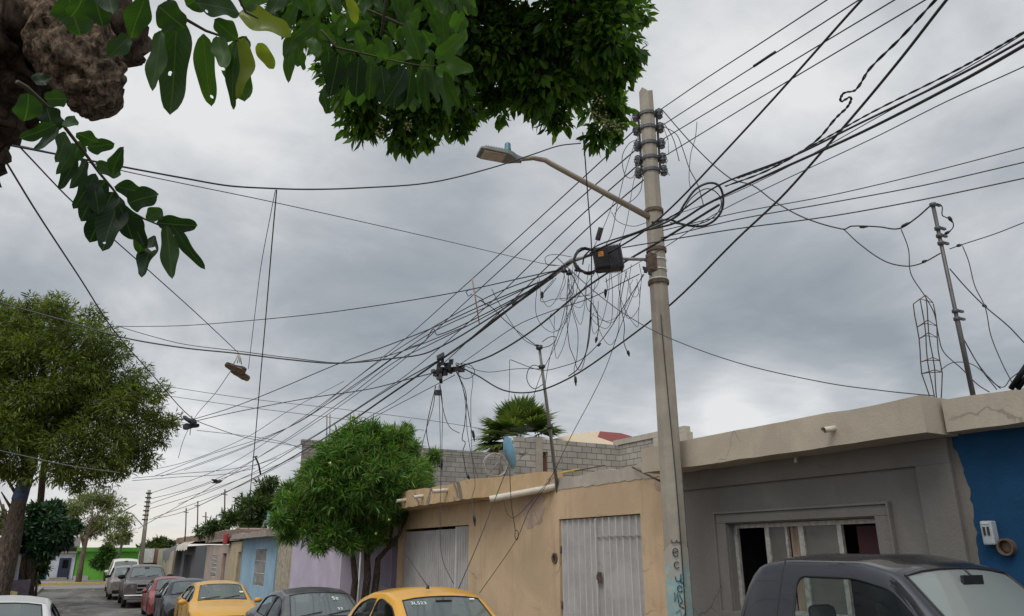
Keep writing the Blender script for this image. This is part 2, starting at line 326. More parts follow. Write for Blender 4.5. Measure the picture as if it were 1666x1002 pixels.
# ================================================================== SETTING: ground
def ground():
    me = MB(); ys = [-30, 0] + list(range(3, 45, 3)) + [60, 74, 90, 140, 400, 1500]
    xs = [-1200, -200, -40, -10, -2, 2, 6, 10, 40, 200, 1200]
    vs = [(x, y, zg(y) - .02) for y in ys for x in xs]; w = len(xs)
    me.add(vs, [(j * w + i, j * w + i + 1, (j + 1) * w + i + 1, (j + 1) * w + i) for j in range(len(ys) - 1) for i in range(w - 1)])
    tag(me.build('ground', stucco('dusty_ground', (.23, .19, .14), (.12, .10, .08), .5, .5, .5, streak=0)), kind='structure')
    asp, nt, P, N, L = nodes_mat('asphalt'); P.inputs['Roughness'].default_value = .8
    tc = N.new('ShaderNodeTexCoord')
    def nz(s, d=8, r=.65, sc=(1, 1, 1)):
        mp = N.new('ShaderNodeMapping'); mp.inputs['Scale'].default_value = sc; L.new(tc.outputs['Object'], mp.inputs[0])
        t = N.new('ShaderNodeTexNoise'); t.inputs['Scale'].default_value = s; t.inputs['Detail'].default_value = d; t.inputs['Roughness'].default_value = r; t.inputs['Distortion'].default_value = .6; L.new(mp.outputs[0], t.inputs['Vector']); return t.outputs[0]
    r = N.new('ShaderNodeValToRGB'); L.new(nz(.8, sc=(1, .35, 1)), r.inputs[0]); e = r.color_ramp.elements
    e[0].position = .36; e[0].color = (.045, .042, .038, 1); e[1].position = .68; e[1].color = (.16, .145, .12, 1); x = e.new(.5); x.color = (.085, .078, .07, 1)
    L.new(r.outputs[0], P.inputs['Base Color'])
    r2 = N.new('ShaderNodeMapRange'); L.new(nz(.5, sc=(1, .4, 1)), r2.inputs[0]); r2.inputs[1].default_value = .42; r2.inputs[2].default_value = .56; r2.inputs[3].default_value = .35; r2.inputs[4].default_value = .9; L.new(r2.outputs[0], P.inputs['Roughness'])
    b = N.new('ShaderNodeBump'); b.inputs['Strength'].default_value = .6; b.inputs['Distance'].default_value = .02; L.new(nz(14), b.inputs['Height']); L.new(b.outputs[0], P.inputs['Normal'])
    rd = MB(); yy = [-25, 0] + list(range(3, 45, 3)) + [66]
    for a, c in zip(yy, yy[1:]): rd.quad((-2.1, a, zg(a)), (5.75, a, zg(a)), (5.75, c, zg(c)), (-2.1, c, zg(c)))
    tag(rd.build('street', asp), kind='structure')
    cr = MB(); cr.quad((-60, 66, zg(66)), (60, 66, zg(66)), (60, 74, zg(74)), (-60, 74, zg(74)))
    tag(cr.build('cross_street', plain('pale_asphalt', (.20, .185, .165), .85, var=.25, scale=.7, bump=.5)), kind='structure')
    sw = stucco('sidewalk_concrete', (.27, .25, .22), (.13, .11, .09), .5, 1.1, .4, streak=0)
    s = MB(); y2 = [-25, 0] + list(range(3, 45, 3)) + [66]
    for a, c in zip(y2, y2[1:]):
        for (x0, x1) in ((5.95, 12), (-8, -2.1)):
            k = .15
            s.quad((x0, a, zg(a) + k), (x1, a, zg(a) + k), (x1, c, zg(c) + k), (x0, c, zg(c) + k))
            e = x0 if x0 > 0 else x1
            s.quad((e, a, zg(a) - .02), (e, a, zg(a) + k), (e, c, zg(c) + k), (e, c, zg(c) - .02))
    for (x0, x1) in ((5.95, 12), (-8, -2.1)):
        s.quad((x0, 66, zg(66) - .02), (x1, 66, zg(66) - .02), (x1, 66, zg(66) + .15), (x0, 66, zg(66) + .15))
    tag(s.build('sidewalk', sw), kind='structure')
    s = MB(); s.box(-60, 60, 74.25, 80, zg(74) - .02, zg(74) + .16); tag(s.build('far_sidewalk', sw), kind='structure')
    s = MB(); s.box(-60, 60, 74, 74.25, zg(74) - .02, zg(74) + .165)
    tag(s.build('yellow_kerb', stucco('kerb_paint', (.55, .36, .10), (.3, .25, .18), .6, 2)), kind='structure')
ground()

# ================================================================== HOUSES
def wall_x(mb, X, y0, y1, z0, z1, holes=(), depth=.14, m=0, mr=None):
    """street wall facing -X with rectangular holes (y0,y1,z0,z1) and their reveals"""
    ys = sorted({y0, y1} | {h[0] for h in holes} | {h[1] for h in holes}); zs = sorted({z0, z1} | {h[2] for h in holes} | {h[3] for h in holes})
    mr = m if mr is None else mr
    for a, b in zip(ys, ys[1:]):
        for c, d in zip(zs, zs[1:]):
            cy, cz = (a + b) / 2, (c + d) / 2
            if any(h[0] < cy < h[1] and h[2] < cz < h[3] for h in holes): continue
            mb.quad((X, a, c), (X, b, c), (X, b, d), (X, a, d), m)
    for (a, b, c, d) in holes:
        P = X + depth
        mb.quad((X, a, c), (P, a, c), (P, a, d), (X, a, d), mr); mb.quad((X, b, c), (X, b, d), (P, b, d), (P, b, c), mr)
        mb.quad((X, a, d), (P, a, d), (P, b, d), (X, b, d), mr); mb.quad((X, a, c), (X, b, c), (P, b, c), (P, a, c), mr)
def shell(mb, X, y0, y1, z0, z1, depth=7, m=0):
    """back, sides and roof behind a street wall"""
    a = X + .004
    mb.quad((a, y0, z0), (X + depth, y0, z0), (X + depth, y0, z1), (a, y0, z1), m); mb.quad((a, y1, z0), (a, y1, z1), (X + depth, y1, z1), (X + depth, y1, z0), m)
    mb.quad((X + depth, y0, z0), (X + depth, y1, z0), (X + depth, y1, z1), (X + depth, y0, z1), m)
    mb.quad((a, y0, z1), (X + depth, y0, z1), (X + depth, y1, z1), (a, y1, z1), m)
def corrugated(mb, X, y0, y1, z0, z1, pitch=.12, amp=.018, m=0, rib=0):
    """pressed sheet metal: flat bands and narrow raised ribs"""
    n = max(1, int((y1 - y0) / pitch)); p = (y1 - y0) / n; pts = []
    for i in range(n):
        a = y0 + i * p; pts += [(a, 0), (a + p * .62, 0), (a + p * .74, -amp), (a + p * .88, -amp)]
    pts.append((y1, 0))
    v = [(X + d, y, z) for (y, d) in pts for z in (z0, z1)]
    for k in range(4): mb.add([v[q] for i in range(len(pts) - 1) if i % 4 == k for q in (2 * i, 2 * i + 2, 2 * i + 3, 2 * i + 1)], [(4 * j, 4 * j + 1, 4 * j + 2, 4 * j + 3) for j in range(len([1 for i in range(len(pts) - 1) if i % 4 == k]))], rib if k == 2 else m)
def rough_edge_slab(mb, poly_front, z0, z1, m=0, jag=.012, seed=1):
    pass
rs = random.Random(5)
def cornice(mb, path, z0, z1, inner, m=0, step=.25, jag=.01):
    """projecting band: path of (x,y) along its face, chipped top edge, soffit back to x=inner"""
    pts = []
    for (a, b) in zip(path, path[1:]):
        n = max(1, int(math.dist(a, b) / step))
        for i in range(n): t = i / n; pts.append((a[0] + (b[0] - a[0]) * t, a[1] + (b[1] - a[1]) * t))
    pts.append(path[-1]); vs = []
    for (x, y) in pts:
        j = noise.noise(Vector((y * 1.7, x, z1))) * jag * 2 + rs.uniform(-jag, jag) * .5; k = rs.uniform(-jag, jag) * .6
        vs += [(x, y, z0 + k), (x, y, z1 + j), (inner, y, z1 + j), (inner, y, z0 + k)]
    n = len(pts); fs = [(4 * i + q, 4 * i + 4 + q, 4 * i + 4 + (q + 1) % 4, 4 * i + (q + 1) % 4) for i in range(n - 1) for q in range(4)]
    fs += [(0, 1, 2, 3), (4 * n - 1, 4 * n - 2, 4 * n - 3, 4 * n - 4)]
    mb.add(vs, fs, m)
def spout(parent, x, y, z, L=.35, r=.04, name='drain_spout', dz=-.02, m='pvc'):
    b = MB(); b.tube([(x + .05, y, z - dz), (x - L, y, z + dz)], r, 14, cap=False); b.tube([(x + .03, y, z - dz), (x - L + .002, y, z + dz)], r * .82, 14, cap=False)
    return b.build(name, M[m], parent)
XF = 6.9
# ---- grey rendered house
def grey_house():
    h = empty('grey_house', (XF, 6.0, zg(6) + .15), 'unpainted grey rendered house with a wide aluminium window behind the black pickup', 'house')
    wm = stucco('grey_render', (.175, .163, .150), (.22, .165, .13), .65, .8, .45, patch=(.17, .145, .12), patch_amt=-.02, streak=.3)
    zb = zg(6) + .1; win = (4.98, 7.02, 1.2, 2.19)
    b = MB(); wall_x(b, XF, 4.08, 8.02, zb, 2.9, [win], .16); shell(b, XF, 4.08, 8.02, zb, 2.9, 6)
    b.build('wall', wm, h)
    b = MB(); b.box(XF - .05, XF - .001, 4.10, 4.44, zb, 2.64); b.box(XF - .05, XF - .001, 4.10, 8.0, 2.642, 2.87); b.build('raised_border', wm, h)
    cm = stucco('cream_cornice', (.44, .38, .30), (.26, .21, .16), .35, 1.1, .3, streak=.3)
    b = MB(); cornice(b, [(6.42, 4.0), (6.42, 8.03)], 2.87, 3.2, XF + 2); b.build('cornice', cm, h)
    # window: moulded surround, sill, aluminium frame, panes
    w = MB(); a, c, d, e = win
    for (y0, y1, z0, z1) in ((a - .17, c + .17, e + .012, e + .12), (a - .17, a - .012, d - .12, e + .012), (c + .012, c + .17, d - .12, e + .012)):
        w.box(XF - .035, XF + .0, y0, y1, z0, z1)
    for (y0, y1, z0, z1) in ((a - .18, c + .18, e + .12, e + .145), (a - .195, a - .17, d - .12, e + .145), (c + .17, c + .195, d - .12, e + .145)):
        w.box(XF - .06, XF - .001, y0, y1, z0, z1)
    win_o = w.build('window', wm, h, .006)
    b = MB(); b.box(XF - .1, XF + .155, a - .15, c + .15, d - .06, d - .004); b.build('window_sill', wm, win_o)
    f = MB(); X = XF + .10; t = .028
    f.box(X, X + .04, a, c, e - .05, e - .004); f.box(X, X + .04, a, c, d, d + .045)
    ym = [5.0, 5.52, 6.02, 6.26, 6.53, 6.99]
    for y, hw in ((4.99, .02), (5.50, .028), (6.005, .035), (6.215, .014), (6.50, .032), (7.0, .03)):
        f.box(X - .006, X + .034, y - hw, y + hw, d + .046, e - .051)
    f.build('window_frame', plain('aged_aluminium', (.38, .36, .33), .55, .3, var=.3, scale=20), win_o)
    bg = MB(); X2 = X + .02
    bg.quad((X2, 5.53, d + .05), (X2, 5.97, d + .05), (X2, 5.97, e - .05), (X2, 5.53, e - .05))
    bg.quad((X2, 6.23, d + .05), (X2, 6.46, d + .05), (X2, 6.46, e - .05), (X2, 6.23, e - .05))
    bg.build('frosted_pane', plain('dusty_opaque_glass', (.11, .105, .095), .35, var=.25, scale=3), win_o)
    bg = MB(); X3 = X + .05   # curtain behind second pane
    pts = [(6.03 + i * .012, .02 * math.sin(i * .9)) for i in range(16)]
    v = [(X3 + dd, y, z) for (y, dd) in pts for z in (d, e - .03)]; bg.add(v, [(2 * i, 2 * i + 2, 2 * i + 3, 2 * i + 1) for i in range(15)], 0, True)
    bg.build('tan_curtain', plain('tan_cloth', (.26, .19, .14), .9, var=.2, scale=5), win_o)
    g = MB(); g.quad((X3, 5.02, d), (X3, 5.33, d), (X3, 5.33, e - .07), (X3, 5.02, e - .07)); g.build('maroon_curtain', plain('maroon_cloth', (.035, .008, .010), .9), win_o)
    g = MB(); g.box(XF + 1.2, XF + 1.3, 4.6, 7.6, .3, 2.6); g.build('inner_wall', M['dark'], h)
    spout(h, 6.42, 4.95, 3.03, .16, .03); spout(h, 6.42, 7.35, 3.0, .22, .03)
    c_ = MB(); c_.tube([(6.75, 5.75, 2.86), (6.75, 5.75, 2.80)], .018, 8); c_.build('pipe_stub', M['pvc'], h)
grey_house()
# ---- blue house (right edge)
def blue_house():
    h = empty('blue_house', (XF, 2.6, .12), 'deep blue house at the right edge with a cream roof band', 'house')
    bm = stucco('blue_paint', (.007, .050, .118), (.10, .12, .13), .35, 1.5, .3, patch=None, streak=.25)
    gm = stucco('grey_overspread', (.16, .145, .125), (.1, .09, .08), .3, 1.2, .3)
    b = MB(); b.quad((XF - .002, 3.3, .05), (XF - .002, 4.075, .05), (XF - .002, 4.075, 2.9), (XF - .002, 3.3, 2.9))
    b.quad((XF - .002, 3.3, .05), (XF - .002, 3.3, 2.9), (XF + 1.2, 3.3, 2.9), (XF + 1.2, 3.3, .05))
    dr = (2.1, 3.0, .1, 2.18)
    wall_x(b, XF + .35, -3, 3.299, .05, 2.9, [dr], .12); shell(b, XF + .36, -3, 3.298, .05, 2.9, 6)
    b.build('wall', bm, h)
    # ragged strip of grey render spilling over the blue paint
    s = MB(); n = 60; vs = []
    for i in range(n + 1):
        z = .05 + 2.82 * i / n; wd = .05 + .025 * noise.noise(Vector((0, 7, z * 2.3))) + .025 * noise.noise(Vector((0, 3, z * 14))) + .012 * noise.noise(Vector((0, 3, z * 50))) + (.035 * math.exp(-((z - 2.3) / .25) ** 2)) - (.05 if z > 2.75 else 0)
        vs += [(XF - .006, 4.077, z), (XF - .006, 4.077 - max(.01, wd), z)]
    s.add(vs, [(2 * i, 2 * i + 1, 2 * i + 3, 2 * i + 2) for i in range(n)]); s.build('render_strip', gm, h)
    cm = stucco('cream_cornice_b', (.46, .40, .32), (.28, .22, .17), .35, 1.3, .3, streak=.3)
    b = MB(); cornice(b, [(6.66, -3), (6.66, 3.96)], 2.88, 3.17, XF + 3); b.build('cornice', cm, h)
    d = MB(); a, c, e, f = dr
    for (y0, y1, z0, z1) in ((a, c, f - .05, f - .003), (a, a + .06, e, f - .05), (c - .06, c, e, f - .05)): d.box(XF + .40, XF + .45, y0, y1, z0, z1)
    do = d.build('door', M['white'], h)
    g = MB(); g.quad((XF + .44, a, e), (XF + .44, c, e), (XF + .44, c, f), (XF + .44, a, f)); g.build('door_panel', M['dark'], do)
    # meter box and round meter
    p = atX(1615, 867, XF - .003)
    g = MB(); g.box(XF - .09, XF - .004, p.y - .05, p.y + .05, p.z - .10, p.z + .10); mo = g.build('meter_box', plain('meter_grey', (.30, .33, .35), .5, var=.2, scale=20), None, .012)
    tag(mo, 'pale grey electricity meter box with two dark slots on the blue wall', 'meter box')
    for k in (-.017, .017):
        g = MB(); g.box(XF - .097, XF - .0895, p.y + k - .009, p.y + k + .009, p.z - .02, p.z + .05); g.build('meter_window', M['dark'], mo)
    g = MB(); g.box(XF - .095, XF - .0895, p.y - .03, p.y + .03, p.z + .075, p.z + .09); g.build('meter_label', M['white'], mo)
    q = atX(1641, 890, XF)
    mt = empty('electricity_meter', (XF, q.y, q.z), 'round rusty meter ring beside the pale meter box on the blue wall', 'electricity meter')
    g = MB(); g.disc_ring((XF - .03, q.y, q.z), (1, 0, 0), .055, .07, .06, 28); g.build('ring', M['rust'], mt)
    g = MB(); g.lathe((XF - .005, q.y, q.z), (-1, 0, 0), [(.055, 0), (.055, .015), (.03, .022), (.0, .022)], 24); g.build('dial', M['rust'], mt)
blue_house()
# ---- beige house
def beige_house():
    h = empty('beige_house', (XF, 13, zg(13) + .15), 'tan stucco house with peeling grey parapet, metal door and garage gate', 'house')
    wm = stucco('tan_paint', (.53, .385, .245), (.36, .22, .10), .75, .9, .28, streak=.6)
    old = stucco('bare_render', (.43, .38, .32), (.18, .14, .11), .5, 1.5, .4)
    zb = zg(13)
    door = (8.72, 10.9, zb, 2.39); gar = (14.38, 18.08, zb, 2.41)
    b = MB(); wall_x(b, XF, 8.02, 18.46, zb, 2.87, [door, gar], .10); shell(b, XF, 8.03, 18.46, zb, 2.87, 7)
    b.build('wall', wm, h)
    b = MB(); cornice(b, [(XF - .01, 8.04), (XF - .01, 9.6), (XF - .01, 11.05)], 2.865, 3.07, XF + .25, 0, .08, .022); b.build('parapet', old, h)
    # projecting slab over the garage, running back to the wall at its near end
    cs = stucco('tan_slab', (.50, .35, .20), (.16, .12, .09), .6, 1.6, .3, patch=(.17, .14, .115), patch_amt=.015, streak=.35)
    b = MB(); cornice(b, [(XF - .015, 11.05), (6.68, 11.6), (6.42, 12.6), (6.3, 13.2), (6.3, 18.1)], 2.84, 3.19, XF + .2, 0, .14, .02); b.build('roof_slab', cs, h)
    # peeled patches of old plaster under the pipe
    for (name, yc, zc, ry, rz, sd) in (('bare_patch', 11.75, 2.62, .42, .28, 3), ('bare_patch', 8.2, 2.76, .13, .12, 9)):
        s = MB(); vs = [(XF - .006, yc, zc)]; n = 60
        for i in range(n):
            w = 2 * math.pi * i / n; k = 1 + .45 * noise.noise(Vector((math.cos(w) * 1.6, math.sin(w) * 1.6, sd))) + .12 * noise.noise(Vector((math.cos(w) * 7, math.sin(w) * 7, sd)))
            vs.append((XF - .006, yc + ry * k * math.cos(w), min(2.83, zc + rz * k * math.sin(w))))
        s.add(vs, [(0, 1 + i, 1 + (i + 1) % n) for i in range(n)]); s.build(name, stucco('old_plaster', (.42, .31, .24), (.13, .09, .07), .9, 5, .5, streak=.7), h)
    sheet = stucco('grey_sheet_metal', (.39, .37, .355), (.20, .15, .12), .55, 1.6, .05, streak=.4, rough=.6, crack=0)
    ribm = stucco('rib_highlight', (.50, .48, .46), (.3, .26, .22), .5, 3, .05, streak=.3, rough=.55, crack=0)  # lighter tone paints highlights along the pressed ribs
    b = MB(); corrugated(b, XF + .06, door[0] + .01, door[1] - .01, door[2] + .03, door[3] - .012, .165, .03, 0, 1)
    do = b.build('door', [sheet, ribm], h)
    s = MB(); s.box(XF + .018, XF + .029, door[0] + .02, door[0] + 1.15, 2.09, 2.11); s.build('door_seam', sheet, do)
    for z_ in (1.85, 1.0):
        s = MB(); s.tube([(XF + .012, door[1] - .03, z_), (XF + .012, door[1] - .03, z_ + .12)], .014, 8); s.build('hinge', M['rust'], do)
    s = MB(); s.box(XF + .0, XF + .028, door[1] - 1.06, door[1] - 1.03, zb + .05, 2.36); s.build('meeting_strip', ribm, do)
    s = MB(); s.box(XF - .012, XF + .012, door[1] - 1.16, door[1] - 1.08, 1.42, 1.58); s.tube([(XF - .02, door[1] - 1.12, 1.46), (XF - .05, door[1] - 1.12, 1.48), (XF - .05, door[1] - 1.12, 1.54), (XF - .02, door[1] - 1.12, 1.56)], .008, 6); s.build('lock', M['rust'], do)
    b = MB(); corrugated(b, XF + .07, gar[0] + .72, gar[1], gar[2] + .03, gar[3] - .06, .115, .03, 0, 1); go = b.build('garage_gate', [sheet, ribm], h)
    s = MB(); s.box(XF + .03, XF + .08, gar[0] + .66, gar[0] + .715, gar[2], gar[3] - .02); s.build('gate_post', M['white'], go)
    s = MB(); corrugated(s, XF + .06, gar[0] + .02, gar[0] + .655, gar[2] + .03, gar[3] - .02, .115, .03, 0, 1); gd = s.build('wicket_door', [sheet, ribm], h)
    s = MB(); s.box(XF + .005, XF + .04, gar[0] + .52, gar[0] + .62, 1.05, 1.15); s.build('lock', M['steel'], gd, .01)
    # round bell hole
    p = atX(903, 908, XF)
    s = MB(); s.disc_ring((XF - .01, p.y, p.z), (1, 0, 0), .05, .085, .02, 24, 0); s.lathe((XF - .004, p.y, p.z), (-1, 0, 0), [(.05, 0), (0, .001)], 20, 1); s.build('socket_hole', [M['rust'], M['dark']], h)
    spout(h, 6.3, atX(660, 815, 6.3).y, 3.0, .22, .038); spout(h, 6.3, atX(688, 810, 6.3).y, 3.02, .22, .038); spout(h, 6.3, atX(728, 799, 6.3).y, 3.05, .34, .042)
    b = MB(); a = atX(903, 792, XF); e = atX(797, 812, 5.95)
    b.tube([a, e], .055, 16, cap=False); b.tube([a, e + (a - e) * .01], .048, 16, cap=False); b.build('drain_pipe', M['pvc'], h)
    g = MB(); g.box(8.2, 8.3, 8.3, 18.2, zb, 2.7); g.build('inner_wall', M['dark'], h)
beige_house()
# ---- lilac house with porch
def lilac_house():
    zb = zg(23)
    h = empty('lilac_house', (XF, 22.5, zb + .15), 'pale lilac house with an open porch and white fascia behind the bushy tree', 'house')
    lm = stucco('lilac_paint', (.50, .44, .53), (.35, .3, .35), .3, .8, .2, streak=.12)
    y_p = atX(516, 880, XF).y
    b = MB(); b.quad((XF, y_p - 3.4, zb), (XF, 29.6, zb), (XF, 29.6, 2.55), (XF, y_p - 3.4, 2.55)) if False else None
    wall_x(b, XF, y_p - 3.0, 29.7, zb, 2.52, [], .1); shell(b, XF, y_p - 3.0, 29.7, zb, 2.52, 6)
    b.build('wall', lm, h)
    lp = stucco('lilac_porch_shade', (.20, .165, .225), (.15, .12, .16), .3, .9, .2, streak=.15)  # darker copy of the lilac: shade of the porch recess put into the colour
    b = MB(); yq = y_p - 3.02
    b.quad((XF + 1.6, 18.47, zb), (XF + 1.6, yq, zb), (XF + 1.6, yq, 2.6), (XF + 1.6, 18.47, 2.6)); b.quad((XF + 1.6, 18.48, zb), (XF + 1.6, 18.48, 2.6), (XF, 18.48, 2.6), (XF, 18.48, zb))
    b.box(XF + .01, XF + .15, 18.49, 19.6, zb, 1.05)
    b.build('porch_wall', lp, h)
    b = MB(); cornice(b, [(6.55, 18.5), (6.55, yq + .6)], 2.28, 2.56, XF + 3, 0, .2, .015); b.build('fascia', M['offwhite'], h)
    b = MB(); b.tube([(XF, 21.4, zb), (XF, 21.4, 2.3)], .03, 8); b.build('porch_post', M['white'], h)
    b = MB(); corrugated(b, XF + 1.5, 18.6, 20.6, 1.06, 2.27, .2, .02); b.build('shutter', plain('dark_shutter', (.045, .042, .045), .6), h)
    p = atX(549, 900, 6.8)
    s = MB(); s.box(6.78, 6.84, p.y - .55, p.y + .35, 2.04, 2.27); tag(s.build('shop_sign', plain('sign_red', (.25, .015, .02), .5)), 'small dark red sign board hanging under the white porch fascia', 'sign')
lilac_house()
# ---- gate between the lilac and the light blue house
def wood_gate():
    zb = zg(30)
    h = empty('plank_gate', (XF, 30.8, zb + .15), 'weathered cream plank gate between the lilac and light blue houses', 'gate')
    pm = plain('weathered_plank', (.36, .31, .23), .85, var=.35, scale=9, bump=.4)
    b = MB(); r = random.Random(2); y = 29.75; i = 0
    while y < 32.3:
        w = r.uniform(.14, .2); b.box(XF + .03 + r.uniform(0, .015), XF + .07, y, y + w - .012, zb, 2.35 + r.uniform(-.05, .06)); y += w
    b.build('planks', pm, h)
    for z_ in (.2, 1.7):
        b = MB(); b.box(XF + .071, XF + .12, 29.7, 32.4, z_, z_ + .1); b.build('rail', pm, h)
    b = MB(); b.box(XF - .05, XF + 2, 29.72, 32.4, 2.42, 2.5); b.build('lintel', M['offwhite'], h)
wood_gate()
def grille(mb, X, y0, y1, z0, z1, n, r=.012, rows=2, wavy=0):
    for i in range(n + 1):
        y = y0 + (y1 - y0) * i / n
        mb.tube([(X, y + wavy * math.sin(k * 1.6), z0 + (z1 - z0) * k / 8) for k in range(9)], r, 5)
    for j in range(rows + 2):
        z = z0 + (z1 - z0) * j / (rows + 1); mb.tube([(X - .015, y0, z), (X - .015, y1, z)], r, 5)
def light_blue_house():
    zb = zg(36); y0, y1 = 32.42, 40.4
    h = empty('light_blue_house', (XF, 36, zb + .15), 'small sky blue house with one tall barred window and flat concrete roof', 'house')
    bm = stucco('sky_blue_paint', (.30, .44, .54), (.30, .36, .38), .4, .8, .2, streak=.2)
    a = atX(434, 893, XF).y; c = atX(417, 893, XF).y; zt = atX(425, 893, XF).z; zl = atX(425, 954, XF).z
    win = (a, c, zl, zt)
    b = MB(); wall_x(b, XF, y0, y1, zb, 2.5, [win], .15); shell(b, XF, y0, y1, zb, 2.5); b.build('wall', bm, h)
    w = MB(); w.quad((XF + .14, a, zl), (XF + .14, c, zl), (XF + .14, c, zt), (XF + .14, a, zt)); wo = w.build('window', plain('shade_brown', (.16, .12, .08), .8, var=.4, scale=4), h)
    g = MB(); grille(g, XF + .02, a, c, zl, zt, 9, .014, 2, .02); g.build('window_bars', M['white'], wo)
    b = MB(); cornice(b, [(6.35, y0 - .3), (6.35, y1)], 2.5, 2.74, XF + 7.1, 0, .25, .02); b.build('roof_slab', stucco('rough_slab', (.33, .28, .24), (.13, .10, .08), .6, 1.5, .6), h)
light_blue_house()
def pink_house():
    zb = zg(46)
    h = empty('faded_pink_house', (XF, 47, zb + .15), 'low faded pink house with a white barred window and cream side wall', 'house')
    pm = stucco('faded_pink', (.42, .33, .28), (.28, .16, .12), .55, 1.2, .3)
    ym = 46.2
    def Y(u): return atX(u, 900, XF).y
    w1 = (Y(354.5), Y(346), .55, 1.75); w2 = (Y(369), Y(363), .2, 1.85)
    b = MB(); wall_x(b, XF, Y(372), Y(336), zb, 2.3, [w1, w2], .15); shell(b, XF, Y(372), Y(336), zb, 2.3); b.build('wall', pm, h)
    b = MB(); wall_x(b, XF - .02, Y(394), Y(372) - .01, zb, 2.42, [(Y(393), Y(388), zb, 1.9)], .2); b.build('side_wall', stucco('old_cream', (.45, .37, .24), (.25, .17, .1), .6, 1.5), h)
    b = MB(); b.quad((XF + .14, w1[0], w1[2]), (XF + .14, w1[1], w1[2]), (XF + .14, w1[1], w1[3]), (XF + .14, w1[0], w1[3])); wo = b.build('window', M['dark'], h)
    g = MB(); grille(g, XF + .03, w1[0], w1[1], w1[2], w1[3], 6, .02, 4); g.build('window_bars', M['white'], wo)
    b = MB(); b.quad((XF + .14, w2[0], w2[2]), (XF + .14, w2[1], w2[2]), (XF + .14, w2[1], w2[3]), (XF + .14, w2[0], w2[3])); b.build('shutter', plain('brown_shutter', (.2, .13, .1), .8), h)
    b = MB(); b.quad((XF + .17, Y(394), zb), (XF + .17, Y(387), zb), (XF + .17, Y(387), 1.9), (XF + .17, Y(394), 1.9)); b.build('door', plain('grey_door', (.12, .12, .12), .6), h)
    b = MB(); b.box(XF - .15, XF + 6, Y(394), Y(336) , 2.48, 2.62); b.build('roof_slab', stucco('rough_slab_c', (.32, .27, .23), (.13, .10, .08), .6, 1.5, .6), h)
    b = MB(); b.box(XF - .02, XF - .012, Y(371), Y(364), 2.62, 2.9); b.build('white_cloth', M['white'], h)
pink_house()
def dark_house():
    def Y(u): return atX(u, 900, XF).y
    zb = zg(60)
    h = empty('patched_house', (XF, 60, zb + .15), 'unfinished dark house with brown brick parapet, shade cloth and cream awning', 'house')
    dm = stucco('dark_patchwork', (.10, .105, .11), (.25, .22, .18), .7, 1.6, .5)
    d = (Y(313), Y(301), zb, 1.75)
    b = MB(); wall_x(b, XF, Y(336) + .02, Y(286), zb, 2.35, [d], .3); shell(b, XF, Y(336) + .02, Y(286), zb, 2.35); b.build('wall', dm, h)
    b = MB(); cornice(b, [(XF - .1, Y(390)), (XF - .1, Y(286))], 2.64, 3.05, XF + 5, 0, .5, .06); b.build('brick_parapet', brick_mat('brown_brick', (.20, .13, .10), (.26, .17, .13), (.3, .26, .22), .25, .09, .012), h)
    g = MB(); g.quad((XF + .25, d[0], zb), (XF + .25, d[1], zb), (XF + .25, d[1], 1.75), (XF + .25, d[0], 1.75)); g.build('door', M['dark'], h)
    a, c = Y(318), Y(299)
    n = 14; vs = []
    for i in range(n + 1):
        y = a + (c - a) * i / n; s = .05 * math.sin(i * 1.7); vs += [(XF - .02, y, 2.7), (XF - .55, y, 2.42 + s * .4), (XF - .6, y, 2.05 + s)]
    w = MB(); w.add(vs, [(3 * i + q, 3 * i + 3 + q, 3 * i + 4 + q, 3 * i + 1 + q) for i in range(n) for q in (0, 1)], 0, True); w.build('cream_awning', stucco('awning_cream', (.50, .46, .38), bump=.1), h)
    a, c = Y(298), Y(287); vs = []
    for i in range(9):
        y = a + (c - a) * i / 8; vs += [(XF - .1, y, 2.62 - .1 * i / 8), (XF - .9 - .02 * i, y, 1.9 + .1 * math.sin(i)), (XF - 1.0, y, 1.2 + .15 * math.sin(i * 1.3))]
    w = MB(); w.add(vs, [(3 * i + q, 3 * i + 3 + q, 3 * i + 4 + q, 3 * i + 1 + q) for i in range(8) for q in (0, 1)], 0, True); w.build('shade_cloth', plain('grey_tarp', (.10, .10, .105), .8), h)
    # cream house at the corner
    h2 = empty('corner_house', (XF, 72, zb + .15), 'cream corner house with a brown upper wall and a white sheet hung on it', 'house')
    b = MB(); wall_x(b, XF - .1, Y(285), 92, zb, 2.3, [], .1); shell(b, XF - .1, Y(285), 92, zb, 2.3, 8) 
    b.build('wall', stucco('corner_cream', (.40, .34, .26), (.24, .19, .14), .6, .9, .3), h2)
    Yb = 88
    p0 = atY(224, 893, Yb).x; p1 = atY(252, 893, Yb).x; p2 = atY(264, 893, Yb).x
    b = MB(); b.box(p1 - .0, 6.78, Yb, Yb + 3, zb, 2.25); b.build('brown_wall', brick_mat('brown_brick_b', (.2, .11, .08), (.25, .14, .1), (.25, .2, .17), .25, .09), h2)
    b = MB(); b.box(p0, p1 - .01, Yb - .1, Yb, .95, 2.3); b.build('white_sheet', M['white'], h2)
    b = MB(); b.box(p0 + .1, p1 + 1.6, Yb - .25, Yb - .11, -.4, .93); b.build('dark_gate', M['dark'], h2)
dark_house()
